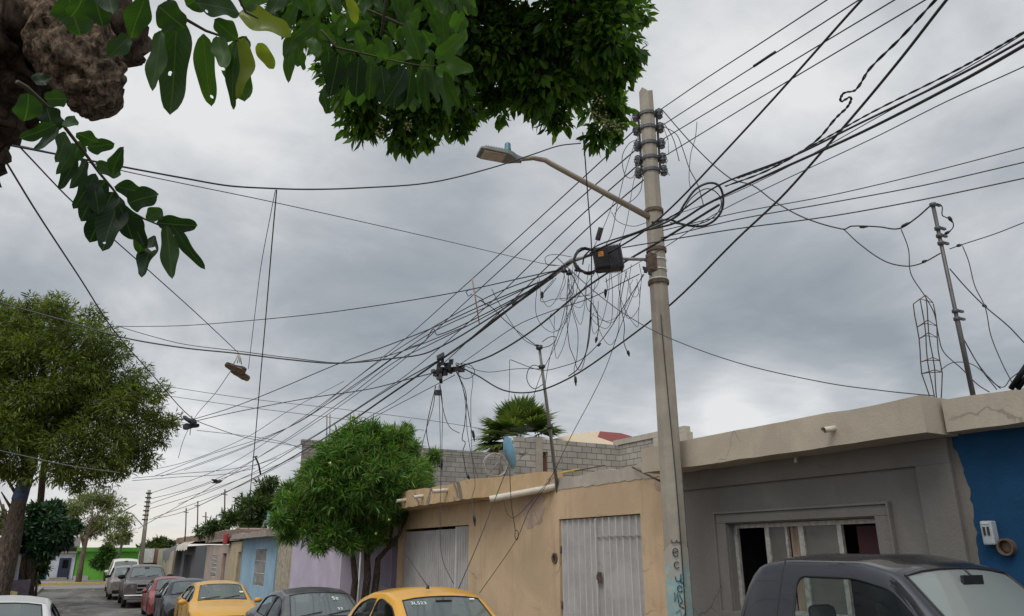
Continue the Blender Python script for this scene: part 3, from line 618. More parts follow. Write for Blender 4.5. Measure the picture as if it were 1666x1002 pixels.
# ---- houses across the far street
def far_houses():
    Y0 = 80; zb = zg(80) + .1
    def X(u, v=900, Y=Y0): return atY(u, v, Y).x
    h = empty('green_house', (X(175), Y0, zb), 'bright green house with a darker green roof band across the far street', 'house')
    gm = stucco('lime_green', (.16, .46, .07), (.1, .3, .06), .3, .6, .1, streak=.1)
    b = MB(); b.box(X(125), X(226), Y0, Y0 + 7, zb, 2.2); b.build('wall', gm, h)
    b = MB(); b.box(X(124), X(227), Y0 - .35, Y0 - .01, 2.0, 2.35); b.build('roof_band', plain('green_band', (.11, .36, .05), .7), h)
    b = MB(); b.box(X(125), X(150), Y0 - .06, Y0 - .005, zb, zb + .42); b.build('white_base', M['offwhite'], h)
    h = empty('white_house', (X(104), Y0, zb), 'small white front with a dark blue door beside the green house', 'house')
    b = MB(); b.box(X(83), X(124.5), Y0 - .1, Y0 + 6, zb, 1.85); b.build('wall', stucco('pale_blue_white', (.52, .55, .60), bump=.1), h)
    b = MB(); b.box(X(99), X(118), Y0 - .16, Y0 - .105, zb + .1, 1.45); do = b.build('door', plain('navy_door', (.02, .028, .055), .5), h)
    b = MB(); b.box(X(105), X(114), Y0 - .18, Y0 - .165, .6, 1.3); b.build('door_window', M['glass'], do)
    b = MB(); b.box(X(82), X(126), Y0 - .3, Y0 + 6, 1.86, 2.0); b.build('roof_slab', M['concrete'], h)
    b = MB(); b.box(X(80), X(120), Y0 - 1.1, Y0 - .2, zb - .1, zb + .15); b.box(X(88), X(116), Y0 - .8, Y0 - .2, zb + .15, zb + .32); b.build('step', M['concrete'], h)
    h = empty('yellow_blue_house', (X(56), Y0, zb), 'house painted mustard yellow above and blue below behind the round dark tree', 'house')
    b = MB(); b.box(X(-60), X(82.5), Y0, Y0 + 6, zb + 1.32, 2.1); b.build('upper_wall', stucco('mustard', (.50, .33, .035), bump=.1), h)
    b = MB(); b.box(X(-60), X(82.5), Y0 - .01, Y0 + 6, zb, zb + 1.3); b.build('lower_wall', stucco('mid_blue', (.05, .15, .32), bump=.1), h)
    b = MB(); b.box(X(-60), X(82.5), Y0 - .03, Y0 + .1, zb + 1.30, zb + 1.40); b.build('painted_stripe', plain('yellow_line', (.6, .42, .05), .6), h)
    h = empty('dark_roof_shed', (X(100), 86, zb), 'dark brown roofed shed rising behind the white house', 'shed')
    b = MB(); b.box(X(80, Y=86), X(126, Y=86), 86, 90, zb, 2.4); b.build('wall', stucco('brown_shed', (.10, .08, .075), bump=.2), h)
    b = MB(); p0, p1 = X(76, Y=85.6), X(128, Y=85.6); b.add([(p0, 85.6, 2.4), (p1, 85.6, 2.4), (p1, 90, 3.3), (p0, 90, 3.3), (p0, 85.6, 2.52), (p1, 85.6, 2.52), (p1, 90, 3.42), (p0, 90, 3.42)], [(0, 1, 5, 4), (4, 5, 6, 7), (0, 3, 2, 1), (1, 2, 6, 5), (0, 4, 7, 3)]); b.build('roof', plain('brown_sheet', (.12, .10, .09), .7), h)
far_houses()
# ---- block walls on and behind the roofs
blk = brick_mat('cinder_block', (.23, .215, .19), (.30, .28, .245), (.10, .09, .08), .4, .2, .012, .25)
blk2 = brick_mat('cinder_block_pale', (.28, .26, .225), (.35, .325, .285), (.11, .095, .08), .42, .21, .014, .25)
def block_walls():
    h = empty('cinder_block_wall', (10, 28, zg(28)), 'tall grey cinder block gable wall rising behind the green street tree', 'wall')
    b = MB(); b.box(6.56, 16.4, 28, 28.16, 2.55, 5.68); b.build('blocks', blk, h)
    b = MB(); b.box(6.50, 16.4, 27.985, 28.175, 5.682, 5.88); b.build('top_course', blk, h)
    h = empty('rooftop_block_room', (14, 21, 2.9), 'pale cinder block room with a concrete column on the roof behind the tan house', 'wall')
    x0, x1 = 12.25, 16.6; zt = 5.6
    wx0, wx1 = atY(883, 760, 22).x, atY(892, 760, 22).x
    b = MB(); b.box(x0, wx0 - .28, 22, 22.15, 2.4, zt); b.box(wx1, x1, 22, 22.15, 2.4, zt); b.box(wx0, wx1, 22.0, 22.15, 2.4, atY(887, 767, 22).z); b.box(wx0, wx1, 22.0, 22.15, atY(887, 735, 22).z, zt)
    b.box(x1, x1 + .15, 18.5, 22.15, 2.4, zt); b.build('blocks', blk2, h)
    b = MB(); b.box(wx0 - .275, wx0 - .005, 21.98, 22.17, 2.4, zt + .05); b.build('column', M['concrete'], h)
    b = MB(); b.box(wx0, wx1, 22.1, 22.14, 3.4, 5); b.build('rusty_door', plain('red_brown', (.12, .04, .03), .7), h)
    b = MB(); b.box(x1 - .05, x1 + .2, 18.4, 22.3, zt + .01, zt + .2); b.box(x1 - .06, x1 + .2, 18.3, 20.0, 3.9, zt); b.build('plaster_top', stucco('pale_plaster', (.40, .36, .30)), h)
    # far canopy roof
    c = empty('shade_canopy', (24, 30, 5), 'cream and maroon peaked fabric canopy beyond the block walls', 'canopy')
    def q(u, v, Y): return atY(u, v, Y)
    A = q(898, 715, 33); Bp = q(976, 701.5, 35); C = q(1010, 704.5, 33.5); Dd = q(1050, 716, 31.5); E_ = q(955, 730, 31); Fp = q(1008, 723, 32)
    A2 = q(930, 706, 34); G_ = q(972, 711, 34)
    cream = plain('cream_fabric', (.50, .40, .28), .8); mar = plain('maroon_fabric', (.17, .035, .03), .8)
    lo = Vector((0, 0, -.5))
    t = MB(); t.add([A, A2, Bp, G_, Fp, E_, A + lo, E_ + lo], [(0, 1, 2, 3, 5), (3, 4, 5), (0, 5, 7, 6)]); t.build('cream_panel', cream, c)
    t = MB(); t.add([Bp, C, Dd, Fp, G_, Dd + lo, Fp + lo], [(0, 1, 2, 3, 4), (3, 2, 5, 6)]); t.build('maroon_panel', mar, c)
    t = MB(); 
    for p in (A, Dd, Fp): t.tube([p, (p.x, p.y, 0)], .04, 6)
    t.build('post', M['steel'], c)
block_walls()
# ---- left side
def left_side():
    zb = zg(45); XL = -3.2
    h = empty('left_corner_shop', (XL, 48, zb + .15), 'house at the left edge with a white railed front and brown scalloped awning', 'house')
    def Y(u): return atX(u, 900, XL).y
    ya, yb = 30, Y(34)
    b = MB(); b.box(-9, XL, 30, yb, zb, 2.5); b.build('wall', stucco('dusty_mauve', (.30, .25, .22), (.2, .14, .11), .5, 1), h)
    g = MB()
    y = Y(12) 
    while y < yb: g.box(XL + .02, XL + .08, y, y + .22, zb + .1, 2.0); y += .6
    g.build('white_railing', M['white'], h)
    n = 30; vs = []; y0, y1 = Y(-2), Y(36)
    for i in range(n + 1):
        y = y0 + (y1 - y0) * i / n; vs += [(XL, y, 3.1), (XL + .55, y, 2.6), (XL + .6, y, 2.15 + .06 * abs(math.sin(i * 1.1)))]
    w = MB(); w.add(vs, [(3 * i + q, 3 * i + 3 + q, 3 * i + 4 + q, 3 * i + 1 + q) for i in range(n) for q in (0, 1)], 0, False); w.build('brown_awning', plain('awning_brown', (.13, .07, .05), .8), h)
    w = MB(); w.tube([(XL + .6, y0, 2.16), (XL + .6, y1, 2.16)], .035, 6); w.tube([(XL + .02, y1, 3.12), (XL + .57, y1, 2.62), (XL + .62, y1, 2.14)], .04, 6); w.tube([(XL + .56, y0, 2.62), (XL + .56, y1, 2.62)], .03, 6); w.build('awning_trim', M['white'], h)
    # painted board on the pavement
    p = atY(25, 950, 33); b = MB()
    bo = empty('painted_board', (p.x, 33, zg(33) + .15), 'dark purple board painted with a pale yellow shape leaning on the left pavement', 'sign board')
    b.box(p.x - .45, p.x + .45, 33, 33.05, zg(33) + .2, .95); b.build('board', plain('board_purple', (.07, .055, .075), .7, var=.3), bo)
    s = MB(); pts = [(-.1, .85), (.12, .8), (.1, .6), (.3, .4), (.28, .15), (.1, .1), (.08, .35), (-.12, .55)]
    s.add([(p.x + a, 32.995, -.25 + z) for a, z in pts], [tuple(range(8))]); s.build('painted_shape', plain('pale_yellow_paint', (.5, .42, .2), .7), bo)
    for q in (-.4, .4):
        s = MB(); s.box(p.x + q - .03, p.x + q + .03, 33.06, 33.12, zg(33) + .12, .95); s.build('leg', M['white'], bo)
    # black bin bag
    p = atY(60, 955, 40); s = MB(); s.lathe((p.x, 40, zg(40)), (0, 0, 1), [(0.01, 0), (.25, .02), (.3, .2), (.2, .4), (.06, .52), (.08, .6)], 12); tag(s.build('rubbish_bag', M['black']), 'black rubbish bag lying on the road edge by the round dark tree', 'bag')
left_side()
# ---- utility poles
def main_pole():
    x, y = 6.2, 7.19; z0 = zg(7)
    h = empty('utility_pole', (x, y, z0), 'tall tapered concrete utility pole with teal graffiti at its foot, nearest the camera', 'utility pole')
    b = MB(); n = 8; vs = []; K = 26
    zt = 8.28
    for i in range(K + 1):
        z = z0 + (zt - z0) * i / K; r = .162 + (.102 - .162) * i / K
        for j in range(n): w = 2 * math.pi * (j + .5) / n; vs.append((x + r * math.cos(w) * 1.02, y + r * math.sin(w), z + (.05 * math.sin(j * 2.1) - .02 if i == K else 0)))
    b.add(vs, [(i * n + j, i * n + (j + 1) % n, (i + 1) * n + (j + 1) % n, (i + 1) * n + j) for i in range(K) for j in range(n)] + [tuple(K * n + j for j in range(n))])
    b.build('shaft', M['concrete'], h, .008)
    # painted lower band: teal over patches
    tm, nt, P, N, L = nodes_mat('teal_graffiti'); P.inputs['Roughness'].default_value = .75
    tc = N.new('ShaderNodeTexCoord')
    t = N.new('ShaderNodeTexNoise'); t.inputs['Scale'].default_value = 5; t.inputs['Detail'].default_value = 7; L.new(tc.outputs['Object'], t.inputs['Vector'])
    r = N.new('ShaderNodeValToRGB'); L.new(t.outputs[0], r.inputs[0]); e = r.color_ramp.elements; e[0].position = .35; e[0].color = (.30, .31, .28, 1); e[1].position = .52; e[1].color = (.21, .35, .36, 1)
    q = e.new(.66); q.color = (.38, .38, .31, 1); q = e.new(.78); q.color = (.17, .16, .24, 1)
    t3 = N.new('ShaderNodeTexNoise'); t3.inputs['Scale'].default_value = 11; t3.inputs['Detail'].default_value = 8; t3.inputs['Roughness'].default_value = .7; L.new(tc.outputs['Object'], t3.inputs['Vector'])
    sz = N.new('ShaderNodeSeparateXYZ'); L.new(tc.outputs['Object'], sz.inputs[0])
    ad = N.new('ShaderNodeMath'); ad.operation = 'MULTIPLY_ADD'; L.new(t3.outputs[0], ad.inputs[0]); ad.inputs[1].default_value = 1.5; L.new(sz.outputs[2], ad.inputs[2])
    mr = N.new('ShaderNodeMapRange'); L.new(ad.outputs[0], mr.inputs[0]); mr.inputs[1].default_value = 2.38; mr.inputs[2].default_value = 2.46; mr.inputs[3].default_value = 0; mr.inputs[4].default_value = 1
    wr = N.new('ShaderNodeMapRange'); L.new(t3.outputs[0], wr.inputs[0]); wr.inputs[1].default_value = .56; wr.inputs[2].default_value = .62; wr.inputs[3].default_value = 0; wr.inputs[4].default_value = .8
    mm = N.new('ShaderNodeMath'); mm.operation = 'MAXIMUM'; L.new(mr.outputs[0], mm.inputs[0]); L.new(wr.outputs[0], mm.inputs[1])
    xm = N.new('ShaderNodeMix'); xm.data_type = 'RGBA'; L.new(mm.outputs[0], xm.inputs[0]); L.new(r.outputs[0], xm.inputs[6]); xm.inputs[7].default_value = (.31, .285, .24, 1); L.new(xm.outputs[2], P.inputs['Base Color'])
    b = MB(); vs = []; K2 = 12; zt2 = 1.93
    for i in range(K2 + 1):
        z = z0 + (zt2 - z0) * i / K2; r_ = .162 + (.102 - .162) * (z - z0) / (zt - z0) + .004
        for j in range(n): w = 2 * math.pi * (j + .5) / n; vs.append((x + r_ * math.cos(w) * 1.02, y + r_ * math.sin(w), z + ((.05, -.04, .03, -.06, .02, .05, -.02, .03)[j] if i == K2 else 0)))
    b.add(vs, [(i * n + j, i * n + (j + 1) % n, (i + 1) * n + (j + 1) % n, (i + 1) * n + j) for i in range(K2) for j in range(n)]); b.build('painted_band', tm, h)
    # scribbled strokes in dark paint, reading down the shaft
    sc = MB(); toward = Vector((-x, -y, 0)).normalized(); side = Vector((toward.y, -toward.x, 0)) * -1
    def stroke(pts, s=1.0, r=.006):
        out = []
        for (a, c) in pts:
            an = a / .15; out.append(Vector((x, y, 0)) + toward * (.1605 * math.cos(an * .9)) + side * (.16 * math.sin(an)) + Vector((0, 0, c)))
        sc.tube(out, r, 5)
    def arc(cx, cz, rr, a0, a1, rz=None): rz = rz or rr; return [(cx + rr * math.cos(R(a0 + (a1 - a0) * i / 9)), cz + rz * math.sin(R(a0 + (a1 - a0) * i / 9))) for i in range(10)]
    stroke(arc(-.02, 2.0, .03, 180, 360, .035)); stroke(arc(.035, 2.0, .026, 180, 350, .03))
    stroke(arc(-.01, 1.86, .03, 30, 330, .045)); stroke([(-.04, 1.86), (.02, 1.87)])
    stroke(arc(-.005, 1.72, .028, 40, 320, .035))
    stroke(arc(.0, 1.58, .028, 0, -200, .04)); stroke([(.03, 1.62), (.028, 1.53), (.05, 1.52)])
    stroke(arc(.01, 1.46, .025, 20, 340, .035)); stroke([(-.05, 1.42), (-.055, 1.32), (-.02, 1.42), (-.01, 1.3)]); stroke([(0, 1.4), (.03, 1.33), (-.01, 1.28), (.04, 1.25)])
    for i in range(9): 
        zc = 1.2 - i * .07; r9 = random.Random(i); stroke([(-.09 + r9.uniform(0, .05), zc), (-.02 + r9.uniform(-.02, .03), zc + .04), (.02, zc - .05), (.07 + r9.uniform(-.03, .02), zc + .02)], r=.004)
    sc.build('graffiti_strokes', plain('graffiti_ink', (.03, .045, .06), .7), h)
    # secondary racks of spool insulators
    for zi in [atX(1060, v_, 6.2).z for v_ in (182, 206, 233, 258, 279)]:
        b = MB(); rr = .105 + (8.28 - zi) * .0073
        b.disc_ring((x, y, zi), (0, 0, 1), rr, rr + .016, .045, 16)
        bo = b.build('clamp_band', M['insul'], h)
        for sgn in (-1, 1):
            if False: continue
            for (dx, dy) in ((.0, .0),):
                c = Vector((x, y, zi)) + side * sgn * (rr + .06) * -1
                s = MB(); s.box(c.x - .035, c.x + .035, c.y - .035, c.y + .035, zi + .06, zi + .07); s.build('bracket', M['insul'], bo); s = MB(); s.box(c.x - .035, c.x + .035, c.y - .035, c.y + .035, zi - .07, zi - .06); s.build('bracket', M['insul'], bo)
                s = MB(); rq = random.Random(int(zi * 100) + sgn); s.tube([c + Vector((.055 * math.cos(k * .8), .055 * math.sin(k * .8), .02 * math.sin(k * 1.9) + rq.uniform(-.012, .012))) for k in range(18)], .005, 4); s.tube([c + Vector((.05, 0, 0)), c + Vector((rq.uniform(-.1, .1), rq.uniform(-.1, 0), rq.uniform(-.16, .1))), c + Vector((rq.uniform(-.12, .12), rq.uniform(-.12, .05), rq.uniform(-.25, .0)))], .004, 4); s.build('tie_wire', M['cable_grey'], bo)
                s = MB(); s.lathe((c.x, c.y, zi - .06), (0, 0, 1), [(.02, .01), (.046, .01), (.046, .035), (.028, .06), (.046, .085), (.046, .112), (.02, .113)], 14); s.build('insulator', M['insul'], h)
    for zi in [atX(1068, v_, 6.2).z for v_ in (342, 408, 462)]: 
        b = MB(); rr = .105 + (8.28 - zi) * .0073; b.disc_ring((x, y, zi), (0, 0, 1), rr, rr + .014, .05, 16); b.build('clamp_band', M['rust'], h)
    for zi in [atX(1085, v_, 6.2).z for v_ in (399, 416, 433, 449)]:
        b = MB(); rr = .107 + (8.28 - zi) * .0073; b.disc_ring((x, y, zi), (0, 0, 1), rr, rr + .004, .014, 16); b.build('steel_strap', plain('bright_strap', (.6, .6, .58), .3, .5), h)
    for (dz, a) in ((0, .1), (.2, -.2)):
        pass
    for sgn in (-1, 1):
        b = MB(); c = Vector((x, y, 0)) - side * sgn * .13; b.box(c.x - .012, c.x + .012, c.y - .012, c.y + .012, 7.0, 7.95); b.build('rack_bar', M['insul'], h)
    # cable running down the shaft
    b = MB(); b.tube([Vector((x, y, z)) + toward * (.135 + .01 * math.sin(z)) + side * (.03 + .03 * math.sin(z * .9)) + toward * (.004 * (8 - z)) for z in np.arange(.3, 5.1, .3)], .006, 5); b.build('riser_cable', M['cable'], h)
    return Vector((x, y, 0)), toward, side
POLE, TOW, SIDE = main_pole()
def street_lamp():
    a = atX(1056, 352, 6.2); 
    # arm reaches out over the street (towards -X), level with its pixels
    D1 = 9.4
    def q(u, v, X): return atX(u, v, X)
    p0 = atX(1054, 352, 6.08); 
    r = ray(885, 260); r0 = ray(1054, 352)
    # arm lies in the vertical plane Y = pole Y
    p1 = atY(885, 260, 7.25); p2 = atY(868, 257, 7.27); p3 = atY(845, 259, 7.3)
    h = empty('street_lamp', p0, 'grey LED street lamp on a long rusty curved arm from the concrete pole', 'street lamp')
    b = MB(); b.tube([p0, p0.lerp(p1, .5), p0.lerp(p1, .93), p1 + Vector((0.02, 0, .0)), p2, p3], [.042, .039, .035, .033, .030, .029], 14); b.build('arm', stucco('rusty_arm', (.31, .26, .205), (.15, .08, .05), .7, 6, .2), h)
    hd = atY(780, 247, 7.4); c0 = p3; d = (hd - c0).normalized(); up = Vector((0, 0, 1)); s = d.cross(up).normalized(); up = s.cross(d)
    L_ = (hd - c0).length
    b = MB(); w = .15
    def ring(t, hw, top, bot): 
        c = c0 + d * (L_ * t); return [c + s * hw + up * bot, c + s * hw * 1.02 + up * (top * .5), c + s * hw * .6 + up * top, c - s * hw * .6 + up * top, c - s * hw * 1.02 + up * (top * .5), c - s * hw + up * bot]
    prof = [(-.05, .035, .035, -.035), (.1, .055, .05, -.04), (.22, .105, .06, -.035), (.35, .13, .065, -.025), (.9, .135, .05, -.018), (1.02, .12, .025, -.012)]
    vs = []; 
    for pr in prof: vs += ring(*pr)
    n = 6; b.add(vs, [(i * n + j, i * n + (j + 1) % n, (i + 1) * n + (j + 1) % n, (i + 1) * n + j) for i in range(len(prof) - 1) for j in range(n)] + [tuple(range(6)), tuple(30 + j for j in range(6))][:2])
    b.build('lamp_housing', plain('lamp_grey', (.20, .21, .20), .5, .2), h, .006)
    b = MB()
    for k in range(8):
        t = .42 + k * .065; c = c0 + d * (L_ * t); b.obox(c + up * .066, d * .004, s * .075, up * .008)
    b.build('cooling_fins', plain('fin_grey', (.06, .065, .065), .6), h)
    b = MB(); c = c0 + d * (L_ * .66) - up * .028; b.obox(c, d * L_ * .27, s * .108, up * .008); b.build('lens', plain('lens_beige', (.42, .36, .30), .3, var=.2, scale=10), h, .004)
    c = c0 + d * (L_ * .3) + up * .09
    b = MB(); b.lathe(c, (0, 0, 1), [(.045, 0), (.045, .03), (.04, .035), (.04, .09), (.034, .105), (0, .108)], 18); b.build('photocell', plain('photocell_teal', (.02, .12, .16), .3), h)
street_lamp()
def far_poles():
    p = atY(243, 797, 76)
    h = empty('distant_utility_pole', (p.x, 76, zg(76)), 'distant concrete utility pole with stacked insulators at the end of the street', 'utility pole')
    b = MB(); b.tube([(atY(237, 905, 76).x - .25, 76, zg(76)), (p.x, 76, p.z)], [.22, .13], 8); b.build('shaft', M['concrete'], h)
    for i in range(7):
        z = p.z - .3 - i * .38
        b = MB(); b.box(p.x - .25, p.x + .25, 75.85, 75.95, z - .06, z + .06); b.build('insulator_rack', M['dark'], h)
    a = p + Vector((-.1, 0, -3.1)); b = MB(); b.tube([a, a + Vector((-1.0, 0, 1.0)), a + Vector((-1.5, -.2, 1.1))], [.04, .04, .08], 6); b.build('lamp_arm', M['steel'], h)
    q = atY(208, 850, 78)
    h = empty('slim_pole', (q.x - .2, 78, zg(78)), 'slim leaning white pole with a meter cabinet in front of the green house', 'utility pole')
    b = MB(); b.tube([(q.x - .55, 78, zg(78)), (q.x, 78, q.z)], [.14, .09], 8); b.build('shaft', M['concrete'], h)
    z = atY(203, 880, 78); b = MB(); b.box(z.x - .45, z.x + .4, 77.6, 77.85, z.z - .35, z.z + .3); b.build('cabinet', M['offwhite'], h)
far_poles()
# ---- splice enclosure hung beside the pole
def splice_box():
    d = 9.5
    c = atD(988, 422, d)
    h = empty('splice_enclosure', c, 'black ribbed cable splice box with an orange sticker slung beside the pole', 'splice box')
    ax = (atD(1008, 419, d + .05) - atD(965, 424, d)).normalized(); up = Vector((0, 0, 1)); nrm = ax.cross(up).normalized(); up = nrm.cross(ax)
    b = MB(); b.obox(c, ax * .165, up * .15, nrm * .10)
    b.build('shell', M['plastic'], h, .03)
    b = MB()
    for k in range(9): b.obox(c + ax * (.02 + k * .018) - nrm * 0, ax * .004, up * .155, nrm * .106)
    b.obox(c + ax * .172, ax * .01, up * .16, nrm * .108)
    b.build('ribs', M['black'], h)
    tw = -nrm if nrm.dot(EYE - c) < 0 else nrm
    b = MB(); b.obox(c - ax * .085 + up * .045 + tw * .103, ax * .034, up * .034, tw * .002); b.build('sticker', plain('orange_sticker', (.45, .16, .015), .5, var=.3, scale=40), h)
    b = MB(); cc = atD(955, 424, d)
    pts = []
    for k in range(60):
        w = 2 * math.pi * k / 20; rr = .165 + .012 * math.sin(k * .7); pts.append(cc + ax * (rr * .95 * math.cos(w)) + up * (rr * 1.05 * math.sin(w)) + nrm * (.02 * math.sin(k)))
    b.tube(pts, .012, 6); b.build('cable_coil', M['cable'], h)
    # bracket arm to the pole
    e = Vector((POLE.x, POLE.y, atX(1070, 422, 6.2).z)); b = MB(); a = c + ax * .1
    h2 = empty('pole_bracket', e, 'thin galvanised bracket arm between the splice box and the pole', 'bracket')
    b.tube([atD(1012, 421, d + .02), e], .022, 8); b.build('bar', M['steel'], h2)
    b = MB(); q = atD(1060, 427, 9.45); b.obox(q, (.05, 0, 0), (0, .05, 0), (0, 0, .11)); b.build('mounting_plate', M['rust'], h2)
    # long suspension clamp going away to the left
    h3 = empty('tension_clamp', atD(925, 428, 10.2), 'grey steel tension clamp gripping the black cable left of the splice box', 'cable clamp')
    b = MB(); b.tube([atD(952, 418, 9.7), atD(930, 424, 10.0), atD(912, 438, 10.6), atD(895, 452, 11.2)], [.02, .035, .04, .02], 8); b.build('clamp_body', M['steel'], h3)
    b = MB()
    for (u, v) in ((940, 432), (926, 438), (918, 434)): b.lathe(atD(u, v, 10.1), (0, 0, -1), [(.012, 0), (.02, .03), (.045, .06), (.045, .075), (0, .08)], 10)
    b.build('hook_bells', M['black'], h3)
splice_box()
def hub(u, v, D, label, seed, n=14, sx=.12, sc=1.0):
    r = random.Random(seed); h = empty('cable_terminal', atD(u, v, D), label, 'cable terminal')
    b = MB()
    for i in range(n):
        c = atD(u + r.gauss(0, 1) * sx * 90, v + r.gauss(0, 10), D + r.uniform(-.1, .1)); a = r.uniform(0, 6); k = r.uniform(.03, .07) * sc
        b.obox(c, Vector((math.cos(a), math.sin(a), r.uniform(-.5, .5))) * k, Vector((-math.sin(a), math.cos(a), 0)) * .03 * sc, Vector((0, r.uniform(-.3, .3), 1)) * r.uniform(.03, .08) * sc)
    b.build('clamps', M['black'], h, .008); return h
hub(713, 604, 14, 'cluster of black drop cable clamps hanging below the cable over the tan house', 4, 16, .09)
hub(735, 597, 14, 'black cable closure just right of the hanging drop clamps', 7, 8, .12)
hub(1056, 437, 9.3, 'small black clamps bunched at the bracket plate on the pole', 11, 5, .05, .45)
# ================================================================== VEHICLES
def smooth_prof(pts, ys, k=.05):
    x = [p[0] for p in pts]; z = [p[1] for p in pts]; o = np.zeros(len(ys)); ws = 0
    for d in np.linspace(-2, 2, 9):
        g = math.exp(-d * d / 2); o += g * np.interp(ys + d * k, x, z); ws += g
    return o / ws
def car(name, label, loc, col, sp, rz=0.0, detail=True, group=None, cat='car', dust=.15, antenna=False):
    loc = (loc[0], loc[1], zg(loc[1] + 2.0))
    h = empty(name, loc, label, cat, group, rz)
    pm = paint_mat('paint_' + name, col, sp.get('rough', .25), dust, 0, sp.get('coat', .4))
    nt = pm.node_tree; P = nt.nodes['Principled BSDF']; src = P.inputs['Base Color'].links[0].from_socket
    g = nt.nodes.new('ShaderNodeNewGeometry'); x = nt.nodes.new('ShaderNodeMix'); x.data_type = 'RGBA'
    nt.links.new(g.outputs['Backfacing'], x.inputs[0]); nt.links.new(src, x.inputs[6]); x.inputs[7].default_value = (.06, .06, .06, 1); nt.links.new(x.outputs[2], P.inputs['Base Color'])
    L, W = sp['L'], sp['W']; st = .04
    extra = [y for w in sp['side'] for y in w[:2]] + list(sp['ws']) + list(sp.get('rear', ())) 
    ys = np.array(sorted(set([round(v, 4) for v in np.arange(0, L + 1e-6, st)] + extra + [y + s for w in sp['side'] for y, s in ((w[0], .015), (w[0], .03), (w[0], .055), (w[1], -.015), (w[1], -.03), (w[1], -.055))] + [L])))
    ys = ys[(ys >= 0) & (ys <= L)]
    T = smooth_prof(sp['top'], ys, sp.get('k', .045)); B = smooth_prof(sp['belt'], ys, .06); T = np.maximum(T, B + .004)
    tmax = max(T); hf, rf = sp.get('hf', .86), sp.get('rf', .66)
    w = np.array([W * (1 - sp.get('nr', .16) * max(0, 1 - y / .5) ** 2.4) * (1 - sp.get('tr', .12) * max(0, 1 - (L - y) / .5) ** 2.4) for y in ys])
    clr = sp.get('clr', .2)
    zb = np.full(len(ys), clr)
    for yw in sp['wheels']:
        Rr = sp['R'] + .05; d = np.abs(ys - yw); a = np.where(d < Rr, np.sqrt(np.maximum(Rr * Rr - d * d, 0)) + sp['R'], 0); zb = np.maximum(zb, a)
    zb = np.where(ys < .12, np.maximum(zb, clr + .04), zb)
    rows = []; meta = []
    rc = .05
    for i, y in enumerate(ys):
        k = min(1, max(0, (T[i] - B[i]) / (tmax - B[i]))); xr = w[i] * (hf + (rf - hf) * k); c = .025 + .035 * k
        zr = max(T[i] - c, B[i] + .002); xs = w[i] * .955
        hl = max(math.hypot(xs - xr, zr - B[i]), 1e-3)
        s1, s2 = min(.4, .03 / hl), max(.45, 1 - sp.get('rail', .085) / hl) if hl > .16 else .5
        for wd in sp['side']:
            if wd[0] - 1e-6 <= y <= wd[1] + 1e-6:
                rcc = wd[2] if len(wd) > 2 else rc; rcl = wd[3] if len(wd) > 3 else rcc
                dl = y - wd[0]; dr = wd[1] - y
                for dd, r_ in ((dl, rcl), (dr, rcc)):
                    if dd < r_: s2 -= (r_ - math.sqrt(max(0, r_ * r_ - (r_ - dd) ** 2))) / hl; 
                    if dd < rc: s1 += (rc - math.sqrt(max(0, rc * rc - (rc - dd) ** 2))) / hl * .6
        s2 = max(s2, s1 + .01)
        def side(s): bul = .018 * math.sin(math.pi * s) * min(1, k * 1.5); return (xs + (xr - xs) * s + bul, B[i] + (zr - B[i]) * s)
        def top(f): X = xr * f; return (X, T[i] - (T[i] - zr) * f ** 2.6)
        Hh = B[i] - zb[i]
        r = [(w[i] * .95, zb[i]), (w[i] * .985, zb[i] + .12 * Hh), (w[i] * 1.0, zb[i] + .45 * Hh), (w[i] * .995, zb[i] + .75 * Hh), (w[i] * .985, B[i] - .035), (xs, B[i])]
        r += [side(s1), side((s1 + s2) / 2), side(s2), side(max(.965, s2 + .002)) if hl > .16 else side(.8)]
        r += [top(.975), top(.93), top(.87), top(.6), top(.3)]
        rows.append([(a, y, z) for a, z in r] + [(0, y, T[i])] + [(-a, y, z) for a, z in r[::-1]]); 
    nr = len(rows[0]); half = 15
    V = [p for r in rows for p in r]
    def dropped(i, j):
        ym = (ys[i] + ys[i + 1]) / 2
        jj = j if j < half else nr - 2 - j
        if jj in (6, 7) and any(a < ym < b for a, b, *_ in sp['side']): return 'side'
        if jj >= 12 and sp['ws'][0] < ym < sp['ws'][1]: return 'ws'
        if jj >= 12 and 'rear' in sp and sp['rear'][0] < ym < sp['rear'][1]: return 'rear'
        return None
    faces = []; 
    for i in range(len(ys) - 1):
        for j in range(nr - 1):
            if dropped(i, j): continue
            faces.append((i * nr + j, i * nr + j + 1, (i + 1) * nr + j + 1, (i + 1) * nr + j))
    caps = [tuple(range(nr))[::-1], tuple((len(ys) - 1) * nr + j for j in range(nr))]
    # order chosen so that roof normals point up
    a, b, c_ = (Vector(V[faces[0][q]]) for q in (0, 1, 2))
    b_ = MB(); b_.add(V, faces, 0, True); b_.add([V[q] for q in caps[0]], [tuple(range(nr))]); b_.add([V[q] for q in caps[1]], [tuple(range(nr))])
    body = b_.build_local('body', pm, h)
    me = body.data; f0 = me.polygons[0]
    i0 = len(ys) // 2; 
    # flip if the roof faces down
    tot = sum(p.normal.z * p.area for p in me.polygons if p.center.z > (tmax - .15))
    if tot < 0: me.flip_normals()
    mdw = None
